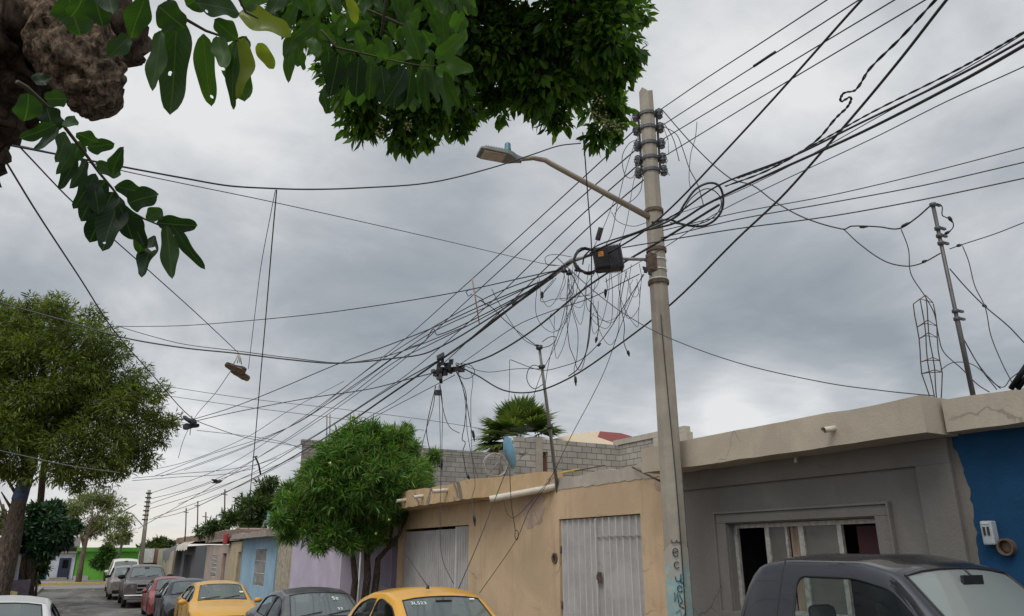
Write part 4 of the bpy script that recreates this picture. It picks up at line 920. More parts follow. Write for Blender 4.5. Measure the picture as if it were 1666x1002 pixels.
    def pane(nm, sel, off, parent=h, mat=M['car_glass']):
        g_ = MB(); vs = []; idx = {}; fs = []
        for i in range(len(ys) - 1):
            for j in range(nr - 1):
                if not sel(i, j): continue
                f = []
                for (p, q) in ((i, j), (i, j + 1), (i + 1, j + 1), (i + 1, j)):
                    if (p, q) not in idx:
                        v_ = V[p * nr + q]; s = -1 if v_[0] < 0 else 1
                        idx[(p, q)] = len(vs); vs.append((v_[0] + off[0] * s if abs(v_[0]) > .02 else v_[0], v_[1], v_[2] + off[1]))
                    f.append(idx[(p, q)])
                fs.append(f)
        if not fs: return None
        g_.add(vs, fs, 0, True); o = g_.build_local(nm, mat, parent)
        if sum((p.normal.x * p.center.x if nm == 'side_window' else p.normal.z) * p.area for p in o.data.polygons) < 0: o.data.flip_normals()
        return o
    wso = pane('windshield', lambda i, j: dropped(i, j) == 'ws', (0, -.006), mat=M[sp.get('wsmat', 'car_glass')])
    if 'rear' in sp: pane('rear_window', lambda i, j: dropped(i, j) == 'rear', (0, -.006), mat=M['side_glass'])
    for sgn in (0, 1):
        for (a, b, *_) in sp['side']:
            def selw(i, j): return dropped(i, j) == 'side' and a < (ys[i] + ys[i + 1]) / 2 < b and ((j < half) == (sgn == 0))
            so = pane('side_window', selw, (-.012, 0), mat=M['side_glass'])
            # rubber seal
            ii = [i for i in range(len(ys)) if a - 1e-6 <= ys[i] <= b + 1e-6]
            lo = [Vector(V[i * nr + (6 if sgn == 0 else nr - 7)]) for i in ii]; hi = [Vector(V[i * nr + (8 if sgn == 0 else nr - 9)]) for i in ii]
            s_ = MB(); s_.tube(lo + hi[::-1] + [lo[0]], .010, 6); s_.build_local('window_seal', M['black'], so)
    ii = [i for i in range(len(ys)) if sp['ws'][0] - 1e-6 <= ys[i] <= sp['ws'][1] + 1e-6]
    s_ = MB(); l1 = [Vector(V[i * nr + 12]) for i in ii]; l2 = [Vector(V[i * nr + nr - 13]) for i in ii]
    topr = [Vector(V[ii[-1] * nr + j]) for j in range(12, nr - 12)]; botr = [Vector(V[ii[0] * nr + j]) for j in range(12, nr - 12)]
    s_.tube(l1 + topr, .008, 5); s_.tube(l2 + topr[::-1][:1], .008, 5); s_.tube(botr, .016, 5); s_.build_local('windshield_seal', M['black'], wso)
    wi = MB(); c0 = Vector(botr[len(botr) // 2]); 
    def wsp(yf, xf):
        i = int(np.argmin(np.abs(ys - (sp['ws'][0] + (sp['ws'][1] - sp['ws'][0]) * yf)))); row = rows[i]
        X = abs(row[12][0]) * xf; zc = np.interp(abs(X), [0, row[14][0], row[13][0], row[12][0]], [row[15][2], row[14][2], row[13][2], row[12][2]]); return Vector((X, ys[i], zc + .012))
    wi.tube([wsp(.03, -.75), wsp(.18, -.1)], .008, 5); wi.tube([wsp(.03, .05), wsp(.2, .75)], .008, 5); wi.build_local('wiper', M['black'], wso)
    # door shut lines
    for y in sp.get('seams', ()):
        i = int(np.argmin(np.abs(ys - y)))
        for sgn in (0, 1):
            js = range(1, sp.get('seam_top', 6)); s_ = MB(); s_.tube([Vector(V[i * nr + (j if sgn == 0 else nr - 1 - j)]) for j in js], .007, 4); s_.build_local('shut_line', M['black'], body)
    # wheels
    for yw in sp['wheels']:
        for s in (-1, 1):
            Rr = sp['R']; xc = s * (W - .13)
            b1 = MB(); b1.lathe((xc - s * .10, yw, Rr), (s, 0, 0), [(Rr * .62, 0), (Rr * .93, 0), (Rr, .03), (Rr, .17), (Rr * .95, .20), (Rr * .66, .205), (Rr * .62, .19)], 28)
            wo = b1.build_local('wheel', M['tyre'], h)
            b1 = MB(); b1.lathe((xc - s * .05, yw, Rr), (s, 0, 0), [(Rr * .64, .135), (Rr * .6, .13), (Rr * .55, .10), (Rr * .2, .12), (.0, .125)], 28)
            for q in range(5):
                an = q * 2 * math.pi / 5; d = Vector((0, math.cos(an), math.sin(an))); t_ = Vector((0, -math.sin(an), math.cos(an))); b1.obox(Vector((xc + s * .075, yw, Rr)) + d * Rr * .36, Vector((s * .012, 0, 0)), d * Rr * .24, t_ * Rr * .07)
            b1.build_local('rim', M['rim'], wo)
    b1 = MB(); b1.box(-W * .82, W * .82, .5, L - .4, clr, clr + .22)
    for yw in sp['wheels']: b1.box(-W + .28, W - .28, yw - .45, yw + .45, clr, .75)
    b1.build_local('underbody', M['plastic'], h)
    # cabin interior
    y0, y1 = sp['ws'][0], sp.get('cab_end', L - .9)
    zf = max(.55, sp['belt'][2][1] - .35)
    b1 = MB(); b1.box(-W * .86, W * .86, y0 + .02, y1, clr + .1, clr + .2); b1.box(-W * .8, W * .8, y0 + .12, y0 + .5, zf, sp['dash']); b1.build_local('dashboard', plain('dash_' + name, (.045, .045, .048), .7), h, .03)
    for sx in (-.37, .37):
        ysat = y0 + 1.05
        for yy in ([ysat, ysat + .95] if sp.get('rows', 2) == 2 else [ysat]):
            b1 = MB(); b1.box(sx - .24, sx + .24, yy - .35, yy + .15, zf - .15, zf + .02); b1.obox((sx, yy + .2, zf + .28), (.22, 0, 0), (0, .05, -.012), (0, .07, .30)); b1.obox((sx, yy + .29, zf + .66), (.12, 0, 0), (0, .04, 0), (0, .01, .09)); b1.build_local('seat', M['seat'], h, .04)
    b1 = MB(); b1.disc_ring((.37, y0 + .58, sp['dash'] + .03), (0, -1, .5), .165, .19, .022, 24); b1.build_local('steering_wheel', M['black'], h)
    b1 = MB(); b1.box(-.11, .11, sp['ws'][1] - .10, sp['ws'][1] - .08, tmax - .19, tmax - .135); b1.tube([(0, sp['ws'][1] - .09, tmax - .14), (0, sp['ws'][1] - .05, tmax - .10)], .008, 6); b1.build_local('rear_view_mirror', M['black'], h, .01)
    # door mirrors
    ym, zm = sp['mirror']
    for s in (-1, 1):
        b1 = MB(); ms = sp.get('ms', 1); b1.lathe((s * (W + .10), ym - .05, zm), (0, 1, 0), [(0, 0), (.06 * ms, .008), (.09 * ms, .04), (.095 * ms, .1), (.085 * ms, .105), (0, .10)], 16)
        b1.v = [(x_ if abs(abs(x_) - W - .10) < .001 else s * (W + .10) + (x_ - s * (W + .10)) * 1.15, y_, zm + (z_ - zm) * .75) for x_, y_, z_ in b1.v]
        b1.tube([(s * (W - .06), ym + .03, zm - .05), (s * (W + .06), ym + .02, zm - .03)], .022, 6)
        b1.build_local('mirror', pm if sp.get('mirror_paint') else M['plastic'], h)
    # lamps, grille, bumper, plate
    zf0, zf1 = sp['lampz']; 
    for s in (-1, 1):
        b1 = MB(); ls = []
        for t in np.linspace(0, 1, 9):
            yy = .34 * t ** 1.5; ww = float(np.interp(yy, ys, w)) * .985 if t > .3 else float(w[0]) * (.62 + t * 1.2)
            ww = min(ww, float(np.interp(yy, ys, w)) * .99); yo = yy - .014; hz = (zf1 - zf0) * (1 - .45 * t)
            zt_ = min(zf1 + .07 * t, float(np.interp(yy, ys, B)) - .015); ls += [(s * (ww + .012), yo, zt_ - hz), (s * (ww + .02), yo - .008, zt_ - hz * .5), (s * (ww + .012), yo, zt_)]
        b1.add(ls, [(3 * q + e, 3 * q + 3 + e, 3 * q + 4 + e, 3 * q + 1 + e) for q in range(8) for e in (0, 1)], 0, True); b1.build_local('headlight', M['lamp'], h)
    fw = float(w[0])
    if sp.get('ram'):
        b1 = MB(); b1.box(-.42, .42, -.05, .02, .72, 1.05); gr = b1.build_local('grille', M['plastic'], h, .03)
        b1 = MB(); b1.box(-.46, .46, -.075, -.045, 1.03, 1.08); b1.box(-.44, .44, -.075, -.045, .685, .73); b1.box(-.035, .035, -.072, -.05, .73, 1.03); b1.box(-.42, .42, -.07, -.05, .86, .91)
        b1.box(-.47, -.42, -.07, -.02, .69, 1.05); b1.box(.42, .47, -.07, -.02, .69, 1.05); b1.build_local('grille_bars', M['chrome'], gr, .01)
        b1 = MB(); b1.box(-W * .97, W * .97, -.12, .12, .40, .62); b1.build_local('bumper', M['chrome'], h, .05)
    else:
        b1 = MB(); b1.box(-fw * .5, fw * .5, -.02, .01, zf0 - .02, zf1 - .03)
        for q in range(3): b1.box(-fw * .49, fw * .49, -.03, -.018, zf0 + q * .035, zf0 + .012 + q * .035)
        b1.build_local('grille', M['plastic'], h, .006)
        b1 = MB(); b1.box(-fw * .9, fw * .9, -.05, .05, clr + .07, clr + .22); b1.build_local('bumper', pm if sp.get('mirror_paint') else M['plastic'], h, .04)
    b1 = MB(); b1.box(-.17, .17, -.13 if sp.get('ram') else -.06, -.12 if sp.get('ram') else -.05, clr + .10, clr + .2); b1.build_local('number_plate', M['white'], h)
    if antenna:
        a = sp['ws'][1] + .16; b1 = MB(); b1.lathe((-.12, a, tmax - .012), (0, 0, 1), [(.025, 0), (.02, .025), (.01, .05), (0, .05)], 10); b1.tube([(-.12, a, tmax + .02), (-.30, a + .35, tmax + .40)], .0045, 5); b1.build_local('antenna', M['black'], h)
    return h, wsp, wso, ys, V, nr, tmax
sedan = dict(L=4.5, W=.87, top=[(0, .66), (.06, .74), (.5, .86), (1.15, .965), (1.25, .985), (1.98, 1.385), (2.5, 1.45), (3.0, 1.42), (3.35, 1.34), (3.95, 1.07), (4.35, 1.03), (4.5, .95)],
             belt=[(0, .6), (.4, .74), (1.2, .90), (2.5, .94), (3.6, .98), (4.5, .92)], side=[(1.52, 2.42), (2.50, 3.28)], ws=(1.29, 1.96), rear=(3.36, 3.88), wheels=(.85, 3.5), R=.31, dash=.93, cab_end=3.6,
             mirror=(1.5, .95), lampz=(.56, .70), seams=(1.3, 2.46, 3.3), mirror_paint=True)
hatch = dict(L=3.85, W=.83, rf=.70, top=[(0, .64), (.06, .72), (.5, .86), (1.0, .97), (1.1, .99), (1.78, 1.38), (2.2, 1.46), (2.7, 1.44), (3.15, 1.33), (3.5, 1.12), (3.75, .98), (3.85, .90)],
             belt=[(0, .6), (.4, .74), (1.1, .90), (2.3, .93), (3.3, .96), (3.85, .88)], side=[(1.38, 2.36, .10, .05), (2.42, 3.12, .20, .03)], ws=(1.15, 1.76), rear=(3.16, 3.55), wheels=(.78, 3.2), R=.3, dash=.93, cab_end=3.3,
             mirror=(1.4, .95), lampz=(.55, .70), seams=(1.2, 2.39), mirror_paint=True, k=.06)
pickup = dict(L=5.0, W=.86, hf=.88, rf=.70, nr=.10, tr=.03, top=[(0, .92), (.05, 1.0), (.6, 1.08), (1.05, 1.13), (1.12, 1.15), (1.73, 1.70), (2.0, 1.765), (2.6, 1.77), (2.84, 1.74), (2.93, 1.62), (3.06, 1.14), (3.1, 1.12), (5.0, 1.12)],
              belt=[(0, .88), (.4, 1.0), (1.1, 1.08), (2.4, 1.10), (3.0, 1.10), (5.0, 1.10)], side=[(1.42, 2.46, .07, .13)], ws=(1.17, 1.71), rear=(2.905, 3.045), coat=.9, wsmat='dusty_opaque_glass', wheels=(.85, 4.1), R=.36, clr=.32, dash=1.1, cab_end=2.75, rows=1, rail=.095,
              mirror=(1.5, 1.18), lampz=(.72, .90), seams=(1.3, 2.62), seam_top=11, ms=1.3, k=.04, rough=.22)
ram = dict(pickup, L=5.7, W=.98, top=[(0, 1.08), (.05, 1.14), (.7, 1.24), (1.25, 1.28), (1.32, 1.30), (1.95, 1.82), (2.3, 1.90), (3.4, 1.91), (3.75, 1.86), (3.88, 1.6), (3.95, 1.3), (4.0, 1.28), (5.7, 1.28)],
           belt=[(0, 1.05), (.4, 1.15), (1.2, 1.22), (2.4, 1.24), (5.7, 1.25)], side=[(1.7, 2.62), (2.7, 3.5)], ws=(1.37, 1.93), rear=(3.86, 3.96), coat=.4, wsmat='car_glass', wheels=(1.0, 4.7), R=.41, clr=.42, dash=1.22, cab_end=3.7, rows=2, lampz=(.86, 1.04), mirror=(1.75, 1.35), seams=(1.5, 2.66, 3.55), seam_top=6, ram=True, ms=1.5)
suv = dict(L=4.7, W=.92, hf=.88, rf=.74, nr=.1, tr=.06, top=[(0, .95), (.05, 1.02), (.6, 1.1), (1.1, 1.15), (1.2, 1.17), (1.75, 1.68), (2.1, 1.76), (4.0, 1.76), (4.35, 1.65), (4.6, 1.15), (4.7, 1.0)],
           belt=[(0, .9), (.4, 1.0), (1.1, 1.08), (2.4, 1.1), (4.7, 1.05)], side=[(1.45, 2.4), (2.48, 3.3), (3.38, 4.1)], ws=(1.24, 1.73), rear=(4.37, 4.56), wheels=(.9, 3.8), R=.36, clr=.3, dash=1.08, cab_end=4.2, mirror=(1.5, 1.2), lampz=(.72, .9), seams=(1.3, 2.44, 3.34), ms=1.3)
van = dict(suv, L=5.0, W=.97, top=[(0, 1.0), (.05, 1.1), (.5, 1.2), (.85, 1.28), (.95, 1.32), (1.5, 1.98), (1.9, 2.1), (4.5, 2.1), (4.85, 2.0), (5.0, 1.9)], ws=(.98, 1.46), side=[(1.3, 2.1)], rear=(4.86, 4.9), mirror_paint=True, wheels=(.8, 4.1), dash=1.2, mirror=(1.3, 1.3), seams=(1.2, 2.2, 3.4))
YEL = (.60, .30, .025)
def lift(sp, dz):
    s = dict(sp); s['top'] = [(y, z + dz * (1 if z > 1.3 else .55)) for y, z in sp['top']]; s['belt'] = [(y, z + dz * .55) for y, z in sp['belt']]; return s
yh = car('yellow_hatchback', 'yellow hatchback with a rounded roof and thin roof antenna, nearest of the yellow cars', (4.11, 9.35 - 1.76), YEL, lift(hatch, .10), antenna=True, dust=.12)
ds = car('grey_sedan', 'dark grey sedan with a dusty roof parked between the two yellow cars', (3.9, 14.43 - 1.96), (.045, .05, .06), sedan, dust=.35)
ys_ = car('yellow_sedan', 'yellow sedan parked behind the dark grey sedan, farther of the yellow cars', (3.47, 23.03 - 1.96), (.62, .33, .04), sedan, dust=.12)
bs = car('black_sedan', 'glossy black sedan parked behind the yellow sedan', (3.30, 26.3), (.018, .021, .028), sedan, dust=.08)
rc_ = car('red_car', 'small red car half hidden between the black sedan and the grey pickup', (3.22, 31.6), (.20, .014, .02), dict(sedan, W=.84), dust=.1)
rm = car('grey_pickup', 'tall grey pickup with a chrome barred grille facing down the street', (2.9, 42.74 - 1.93), (.075, .068, .068), ram, cat='pickup truck', dust=.2)
sv = car('silver_suv', 'silver brown SUV parked just behind the grey pickup', (2.45, 48.5), (.20, .18, .16), suv, cat='suv', dust=.3)
vn = car('white_van', 'white van parked last in the row with its roof above the silver SUV', (2.62, 56.5), (.60, .58, .52), van, cat='van', dust=.2)
bp = car('black_pickup', 'black pickup truck with an open see-through cab, nearest vehicle at the right', (5.04, 3.10 - 1.71), (.004, .006, .012), lift(pickup, .13), cat='pickup truck', dust=.03)
wc = car('white_sedan', 'white car parked on the left side with only its roof and glass in view', (-.93, 13.3 - 1.96), (.58, .58, .57), sedan, dust=.1)
# windscreen writing and stickers
def ws_text(carret, txt, xf, yf, size, mat, name='windshield_number'):
    h, wsp, wso = carret[0], carret[1], carret[2]
    cu = bpy.data.curves.new(name, 'FONT'); cu.body = txt; cu.size = size; cu.extrude = .0005; o = bpy.data.objects.new(name, cu)
    scene.collection.objects.link(o); bpy.context.view_layer.update(); dg = bpy.context.evaluated_depsgraph_get(); me = bpy.data.meshes.new_from_object(o.evaluated_get(dg)); bpy.data.objects.remove(o)
    me.materials.clear(); me.materials.append(mat); o = bpy.data.objects.new(name, me); link(o, wso)
    a = wsp(yf, xf); b = wsp(yf + .2, xf); up = (b - a).normalized(); x = Vector((1, 0, 0)); nrm = x.cross(up)
    o.matrix_local = Matrix.Translation(a + Vector((0, 0, .004))) @ Matrix((x, up, nrm)).transposed().to_4x4()
    return o
WH = plain('chalk_white', (.75, .78, .74), .7)
ws_text(yh, '3L523', -.84, .80, .085, WH); ws_text(ds, 'Sz', .35, .62, .14, WH); ws_text(ds, '52', .38, .25, .10, WH)
ws_text(ys_, '3152', -.9, .87, .06, WH)
def sticker(cr, xf, yf, w_, h_, col):
    a = cr[1](yf, xf); b = cr[1](yf + .2, xf); up = (b - a).normalized(); s = MB(); x = Vector((1, 0, 0)); a = a + Vector((0, 0, .003))
    s.quad(a, a + x * w_, a + x * w_ + up * h_, a + up * h_); s.build_local('sticker', plain('sticker', col, .5), cr[2])
sticker(yh, .70, .9, .07, .03, (.8, .85, .85)); sticker(ys_, .8, .4, .10, .07, (.6, .65, .65)); sticker(ys_, -.88, .08, .10, .03, (.5, .55, .5))
# ================================================================== TREES
def leaf_cloud(P, D, size, aspect, rng, fold=.25, curl=.25, jit=.35):
    """P positions, D directions -> folded leaves of two bent quads each (6 verts, 4 quads)"""
    n = len(P); D = D / np.linalg.norm(D, axis=1, keepdims=True)
    up = rng.normal(size=(n, 3)); up[:, 2] += 1.2
    S = np.cross(D, up); S /= np.linalg.norm(S, axis=1, keepdims=True) + 1e-9; Nn = np.cross(S, D)
    L = (size * (1 + jit * rng.uniform(-1, 1, n)))[:, None]; Wd = L * aspect * .5
    base = P; mid = P + D * L * .5 - Nn * L * curl * .15; tip = P + D * L - Nn * L * curl
    def sd(c, w, s): return c + S * w * s + Nn * w * fold
    l1 = sd(P + D * L * .22, Wd * .75, -1); r1 = sd(P + D * L * .22, Wd * .75, 1); l2 = sd(P + D * L * .62 - Nn * L * curl * .35, Wd * .85, -1); r2 = sd(P + D * L * .62 - Nn * L * curl * .35, Wd * .85, 1)
    V = np.stack([base, l1, l2, tip, mid, r1, r2], 1).reshape(-1, 3)
    o = (np.arange(n) * 7)[:, None]
    F = np.stack([o + np.array([[0, 4, 2, 1]]), o + np.array([[4, 3, 3, 2]]), o + np.array([[0, 5, 6, 4]]), o + np.array([[4, 6, 3, 3]])], 1)
    # two quads per side; avoid degenerate faces by using the mid vertex
    F = np.stack([o + np.array([[0, 4, 2, 1]]), o + np.array([[0, 5, 6, 4]]), ], 1).reshape(-1, 4)
    F2 = np.stack([o[:, 0] + 4, o[:, 0] + 6, o[:, 0] + 3, o[:, 0] + 2], 1)
    return V, np.concatenate([F, F2])
def crown(blobs, n, size, aspect, seed, clump=.3, droop=.4, shell_bias=.5, subs=9, **k):
    rng = np.random.default_rng(seed); w = np.array([b[1] ** 2 for b in blobs]); w = w / w.sum(); Ps = []; Ds = []
    for b, q in zip(blobs, w):
        c, r = np.array(b[0]), b[1]; sq = np.array(b[2]) if len(b) > 2 else np.ones(3); m = max(4, int(subs))
        cl = rng.normal(size=(m, 3)); cl /= np.linalg.norm(cl, axis=1, keepdims=True); cl *= (rng.uniform(0, 1, (m, 1)) ** shell_bias); cl = c + cl * r * .8 * sq
        ni = int(n * q); idx = rng.integers(0, m, ni); off = rng.normal(size=(ni, 3)); off /= np.linalg.norm(off, axis=1, keepdims=True); off *= rng.uniform(0, 1, (ni, 1)) ** .45
        p = cl[idx] + off * r * clump * sq; Ps.append(p); d = off * .9 + (p - c) / r * .5 + rng.normal(size=(ni, 3)) * .45; d[:, 2] -= droop; Ds.append(d)
    return leaf_cloud(np.concatenate(Ps), np.concatenate(Ds), size, aspect, rng, **k)
def branchy(mb, p0, p1, r0, r1, seed, n=8, wob=.06, m=0, ns=9):
    rr = random.Random(seed); p0, p1 = Vector(p0), Vector(p1); L = (p1 - p0).length; pts = []
    for i in range(n + 1):
        t = i / n; pts.append(p0.lerp(p1, t) + Vector((rr.gauss(0, 1), rr.gauss(0, 1), 0)) * wob * L * (.3 if i in (0,) else 1) * math.sin(math.pi * min(t + .1, 1)))
    mb.tube(pts, [r0 + (r1 - r0) * (i / n) ** .8 for i in range(n + 1)], ns, m); return pts
BARK = bark_mat('street_tree_bark', (.035, .025, .02), (.17, .13, .10), 14, .8)
# ---- feathery tree at the left
def left_tree():
    x, Y = -1.95, 24; zb = zg(Y) + .15
    h = empty('feathery_tree', (x, Y, zb), 'big feathery olive green tree on the left pavement with a blue painted upper trunk', 'tree')
    b = MB(); t0 = atY(-8, 960, Y); t0.z = zb; t1 = atY(18, 880, Y); t2 = atY(30, 800 + 20, Y); t3 = atY(46, 765, Y); t4 = atY(62, 700, Y); t5 = atY(100, 640, Y)
    b.tube([t0 - Vector((0, 0, .3)), t0, t1, t2, t3, t4, t5], [.38, .32, .24, .18, .15, .13, .08], 12)
    b.tube([t3, atY(30, 700, Y - .4), atY(-10, 620, Y - .7)], [.13, .09, .05], 8); b.tube([t4, atY(120, 700, Y + .3), atY(190, 660, Y + .2)], [.1, .07, .03], 8); b.tube([t4, atY(90, 600, Y), atY(110, 520, Y)], [.11, .07, .03], 8)
    b.tube([atY(66, 815, Y + 2), atY(70, 770, Y + 1.6), atY(80, 700, Y + 1)], [.09, .09, .06], 8)
    for (u0, v0, u1, v1) in ((44, 790, 60, 778), (24, 800, 5, 770), (20, 830, 2, 800)): b.tube([atY(u0, v0, Y), atY(u1, v1, Y)], [.05, .015], 6)
    tr = b.build('trunk', BARK, h)
    b = MB(); b.tube([t2 + Vector((0, 0, .1)), t3, t4], [.188, .158, .138], 12, cap=False); b.build('painted_bark', plain('blue_wash', (.05, .07, .13), .8, var=.5, scale=10), tr)
    B = []
    def bl(u, v, r, d=0, sq=(1, 1, .85)): p = atY(u, v, Y + d); B.append((tuple(p), px_r(Y / math.cos(.6), r), sq))
    for a in [(60, 540, 62), (10, 520, 50), (130, 560, 60), (170, 610, 55), (30, 620, 80), (110, 640, 80), (200, 660, 62), (235, 640, 42), (255, 690, 38), (60, 710, 60), (140, 720, 60), (200, 735, 45), (0, 700, 50), (20, 560, 60), (180, 770, 28), (15, 770, 28), (90, 755, 36), (130, 775, 30), (230, 740, 26), (90, 500, 24), (45, 500, 22), (150, 515, 20)]:
        bl(a[0], a[1], a[2], d=random.Random(a[0] + a[1]).uniform(-1.6, 1.6))
    for a in [(-60, 560, 80), (-80, 660, 90), (-40, 740, 50)]: bl(*a)
    V, F = crown(B, 88000, .145, .22, 11, clump=.27, droop=.2, subs=26, curl=.15)
    rnd_mesh('crown', V, F, [leaf_mat('feather_leaf', [(.028, .052, .009), (.060, .092, .014), (.11, .145, .018), (.17, .19, .025)], .4)], h)
left_tree()
# ---- bushy rosette tree in the middle
def rosette_tree():
    Y = 18.2; b0 = atY(588, 955, Y); x = b0.x; zb = zg(Y) + .15
    h = empty('street_tree', (x, Y, zb), 'bushy bright green round street tree with small yellow flowers and several grey stems', 'tree')
    b = MB()
    def q(u, v, d=0): return atY(u, v, Y + d)
    base = Vector((x, Y, zb - .2))
    b.tube([base + Vector((-.25, 0, 0)), q(578, 945), q(574, 905), q(560, 885), q(545, 850, .2)], [.085, .075, .065, .05, .03], 9)
    b.tube([base, q(598, 940), q(597, 900), q(592, 870), q(580, 820)], [.10, .085, .075, .065, .03], 9)
    b.tube([base + Vector((.22, 0, 0)), q(613, 935), q(615, 910), q(632, 890), q(640, 850, -.2)], [.09, .08, .07, .05, .03], 9)
    b.tube([q(597, 905), q(612, 880), q(610, 840), q(600, 780)], [.07, .07, .06, .03], 8)
    b.tube([q(574, 900), q(552, 893), q(530, 872, .3)], [.05, .045, .02], 7); b.tube([q(632, 892), q(650, 870, -.3), q(665, 830, -.3)], [.05, .04, .02], 7)
    b.build('trunk', BARK, h)
    rng = np.random.default_rng(5); P = []; D = []
    blobs = [(590, 735, 50), (640, 735, 42), (555, 755, 45), (670, 775, 36), (620, 790, 62), (560, 800, 62), (505, 815, 42), (520, 775, 30), (640, 820, 50), (600, 835, 50), (540, 840, 45), (490, 840, 26), (676, 800, 28), (655, 745, 30), (610, 715, 24), (572, 712, 20), (650, 712, 18), (690, 765, 16), (480, 825, 22), (470, 800, 16), (500, 862, 22), (545, 872, 20), (600, 872, 22), (640, 868, 24), (520, 790, 26), (685, 790, 20), (628, 705, 12), (552, 728, 16)]
    rr = random.Random(8)
    blobs[:] = [(588 + (u - 588) * .95, v + (3 if v < 730 else 0), r) for u, v, r in blobs]; blobs += [(455, 845, 12), (462, 815, 10), (706, 745, 9), (600, 700, 9), (660, 702, 9), (470, 872, 12), (520, 888, 10), (570, 885, 11)]
    for (u, v, r) in blobs:
        c = np.array(atY(u, v, Y + rr.uniform(-1.0, 1.0))); R_ = px_r(Y * 1.15, r)
        m = int(14 + r * r * .05)
        for _ in range(m):
            d = rng.normal(size=3); d /= np.linalg.norm(d); d[2] = d[2] * .8 + .12
            d = d * (1 + .28 * noise.noise(Vector((d[0] * 2 + u, d[1] * 2, d[2] * 2 + v))))
            P.append(c + d * R_ * rng.uniform(.75, 1.02)); D.append(d)
    P = np.array(P); D = np.array(D); k = 30
    Pl = np.repeat(P, k, 0); off = rng.normal(size=(len(Pl), 3)); off /= np.linalg.norm(off, axis=1, keepdims=True)
    Dl = off + np.repeat(D, k, 0) * .55; Dl[:, 2] += .1
    V, F = leaf_cloud(Pl + off * .035 - np.repeat(D, k, 0) * rng.uniform(0, .14, (len(Pl), 1)), Dl, .20, .11, rng, fold=.1, curl=.35)
    rnd_mesh('crown', V, F, [leaf_mat('rosette_leaf', [(.025, .072, .014), (.050, .135, .020), (.085, .195, .030), (.14, .27, .045), (.20, .20, .06)], .38, .45)], h)
    fl = MB()
    for _ in range(55):
        i = rng.integers(0, len(P)); p = Vector(P[i] + D[i] * .12); fl.lathe(p, (rng.normal(), rng.normal(), -1), [(.008, 0), (.02, .03), (.035, .05), (.03, .06)], 7)
    fl.build('flowers', plain('pale_yellow_flower', (.60, .50, .16), .6), h)
rosette_tree()
def simple_tree(name, label, x, Y, stems, blobs, n, size, aspect, cols, seed, depth=1.0, bark=None, group=None, cat='tree', trans=.3, subs=12, clump=.34, droop=.1, zb=None):
    zb = zg(Y) + .15 if zb is None else zb
    h = empty(name, (x, Y, zb), label, cat, group); b = MB()
    for st in stems: b.tube([atY(u, v, Y) if v is not None else Vector((atY(u, 950, Y).x, Y, zb - .2)) for (u, v, r) in st], [r for (_, _, r) in st], 8)
    b.build('trunk', bark or BARK, h); rr = random.Random(seed); B = []
    for (u, v, r) in blobs: B.append((tuple(atY(u, v, Y + rr.uniform(-1, 1) * depth)), px_r(Y * 1.03, r), (1, 1, .85)))
    V, F = crown(B, n, size, aspect, seed, clump=clump, droop=droop, subs=subs); rnd_mesh('crown', V, F, [leaf_mat('leaf_' + name, cols, trans)], h); return h
simple_tree('round_dark_tree', 'round dense dark green tree over the left pavement near the far corner', atY(52, 950, 44).x, 44, [[(55, None, .2), (50, 910, .17), (60, 870, .12), (75, 850, .05)], [(38, None, .16), (38, 920, .15), (45, 880, .1), (50, 850, .05)]],
            [(60, 850, 27), (85, 848, 28), (105, 862, 20), (75, 875, 30), (50, 880, 20), (95, 875, 18), (68, 895, 16), (75, 832, 20)], 20000, .26, .34, [(.012, .035, .014), (.02, .055, .02), (.035, .085, .03)], 3, 1.2, trans=.2)
simple_tree('thin_crowned_tree', 'tall thin crowned yellow green tree with bare grey branches in front of the green house', atY(128, 945, 75).x, 75.5, [[(127, None, .24), (134, 905, .19), (142, 870, .15), (150, 840, .09), (150, 815, .05)], [(142, 872, .14), (165, 850, .1), (200, 832, .06), (222, 820, .03)], [(137, 890, .14), (128, 850, .1), (120, 815, .05)], [(150, 850, .1), (172, 820, .05)]],
            [(120, 830, 20), (150, 815, 22), (180, 818, 20), (200, 850, 16), (170, 850, 20), (150, 860, 16), (205, 870, 14), (185, 875, 14), (115, 860, 14)], 9000, .30, .22, [(.08, .11, .03), (.14, .17, .05), (.20, .22, .08)], 17, 1.5, trans=.4, clump=.55, bark=bark_mat('pale_street_bark', (.10, .075, .055), (.30, .23, .17), 9, .8))
simple_tree('round_shrub', 'low bright green shrub growing against the green house front', atY(172, 930, 76).x, 76, [[(170, None, .1), (170, 920, .05)]], [(172, 905, 13), (163, 915, 11), (180, 915, 9), (175, 895, 9)], 1800, .4, .35, [(.04, .10, .02), (.06, .15, .03), (.10, .2, .04)], 19, .6, cat='shrub')
simple_tree('kerb_shrub', 'ragged dark shrub at the foot of the round dark tree', atY(62, 940, 50).x, 50, [[(62, None, .08), (62, 930, .04)]], [(60, 925, 13), (68, 905, 12), (55, 940, 10)], 1600, .34, .3, [(.03, .06, .015), (.06, .09, .025)], 23, .6, cat='shrub')
simple_tree('broad_tree', 'broad dark olive tree behind the light blue house', atY(430, 900, 48).x + 4, 50, [[(440, None, .3), (430, 860, .2), (420, 820, .1)], [(430, 860, .12), (385, 850, .07)]],
            [(430, 805, 26), (405, 825, 24), (380, 845, 22), (445, 830, 30), (350, 855, 16), (415, 855, 25), (460, 810, 22), (330, 862, 12), (475, 850, 20), (440, 785, 12)], 13000, .30, .24, [(.025, .05, .015), (.05, .09, .02), (.09, .13, .03)], 29, 2, clump=.42)
simple_tree('hedge_tree', 'low olive tree crown above the cream corner house', atY(260, 890, 100).x, 100, [[(262, None, .3), (262, 895, .2)]], [(262, 886, 11), (248, 890, 9), (276, 889, 9), (235, 892, 8)], 2200, .6, .3, [(.05, .08, .02), (.09, .12, .03)], 31, 1)
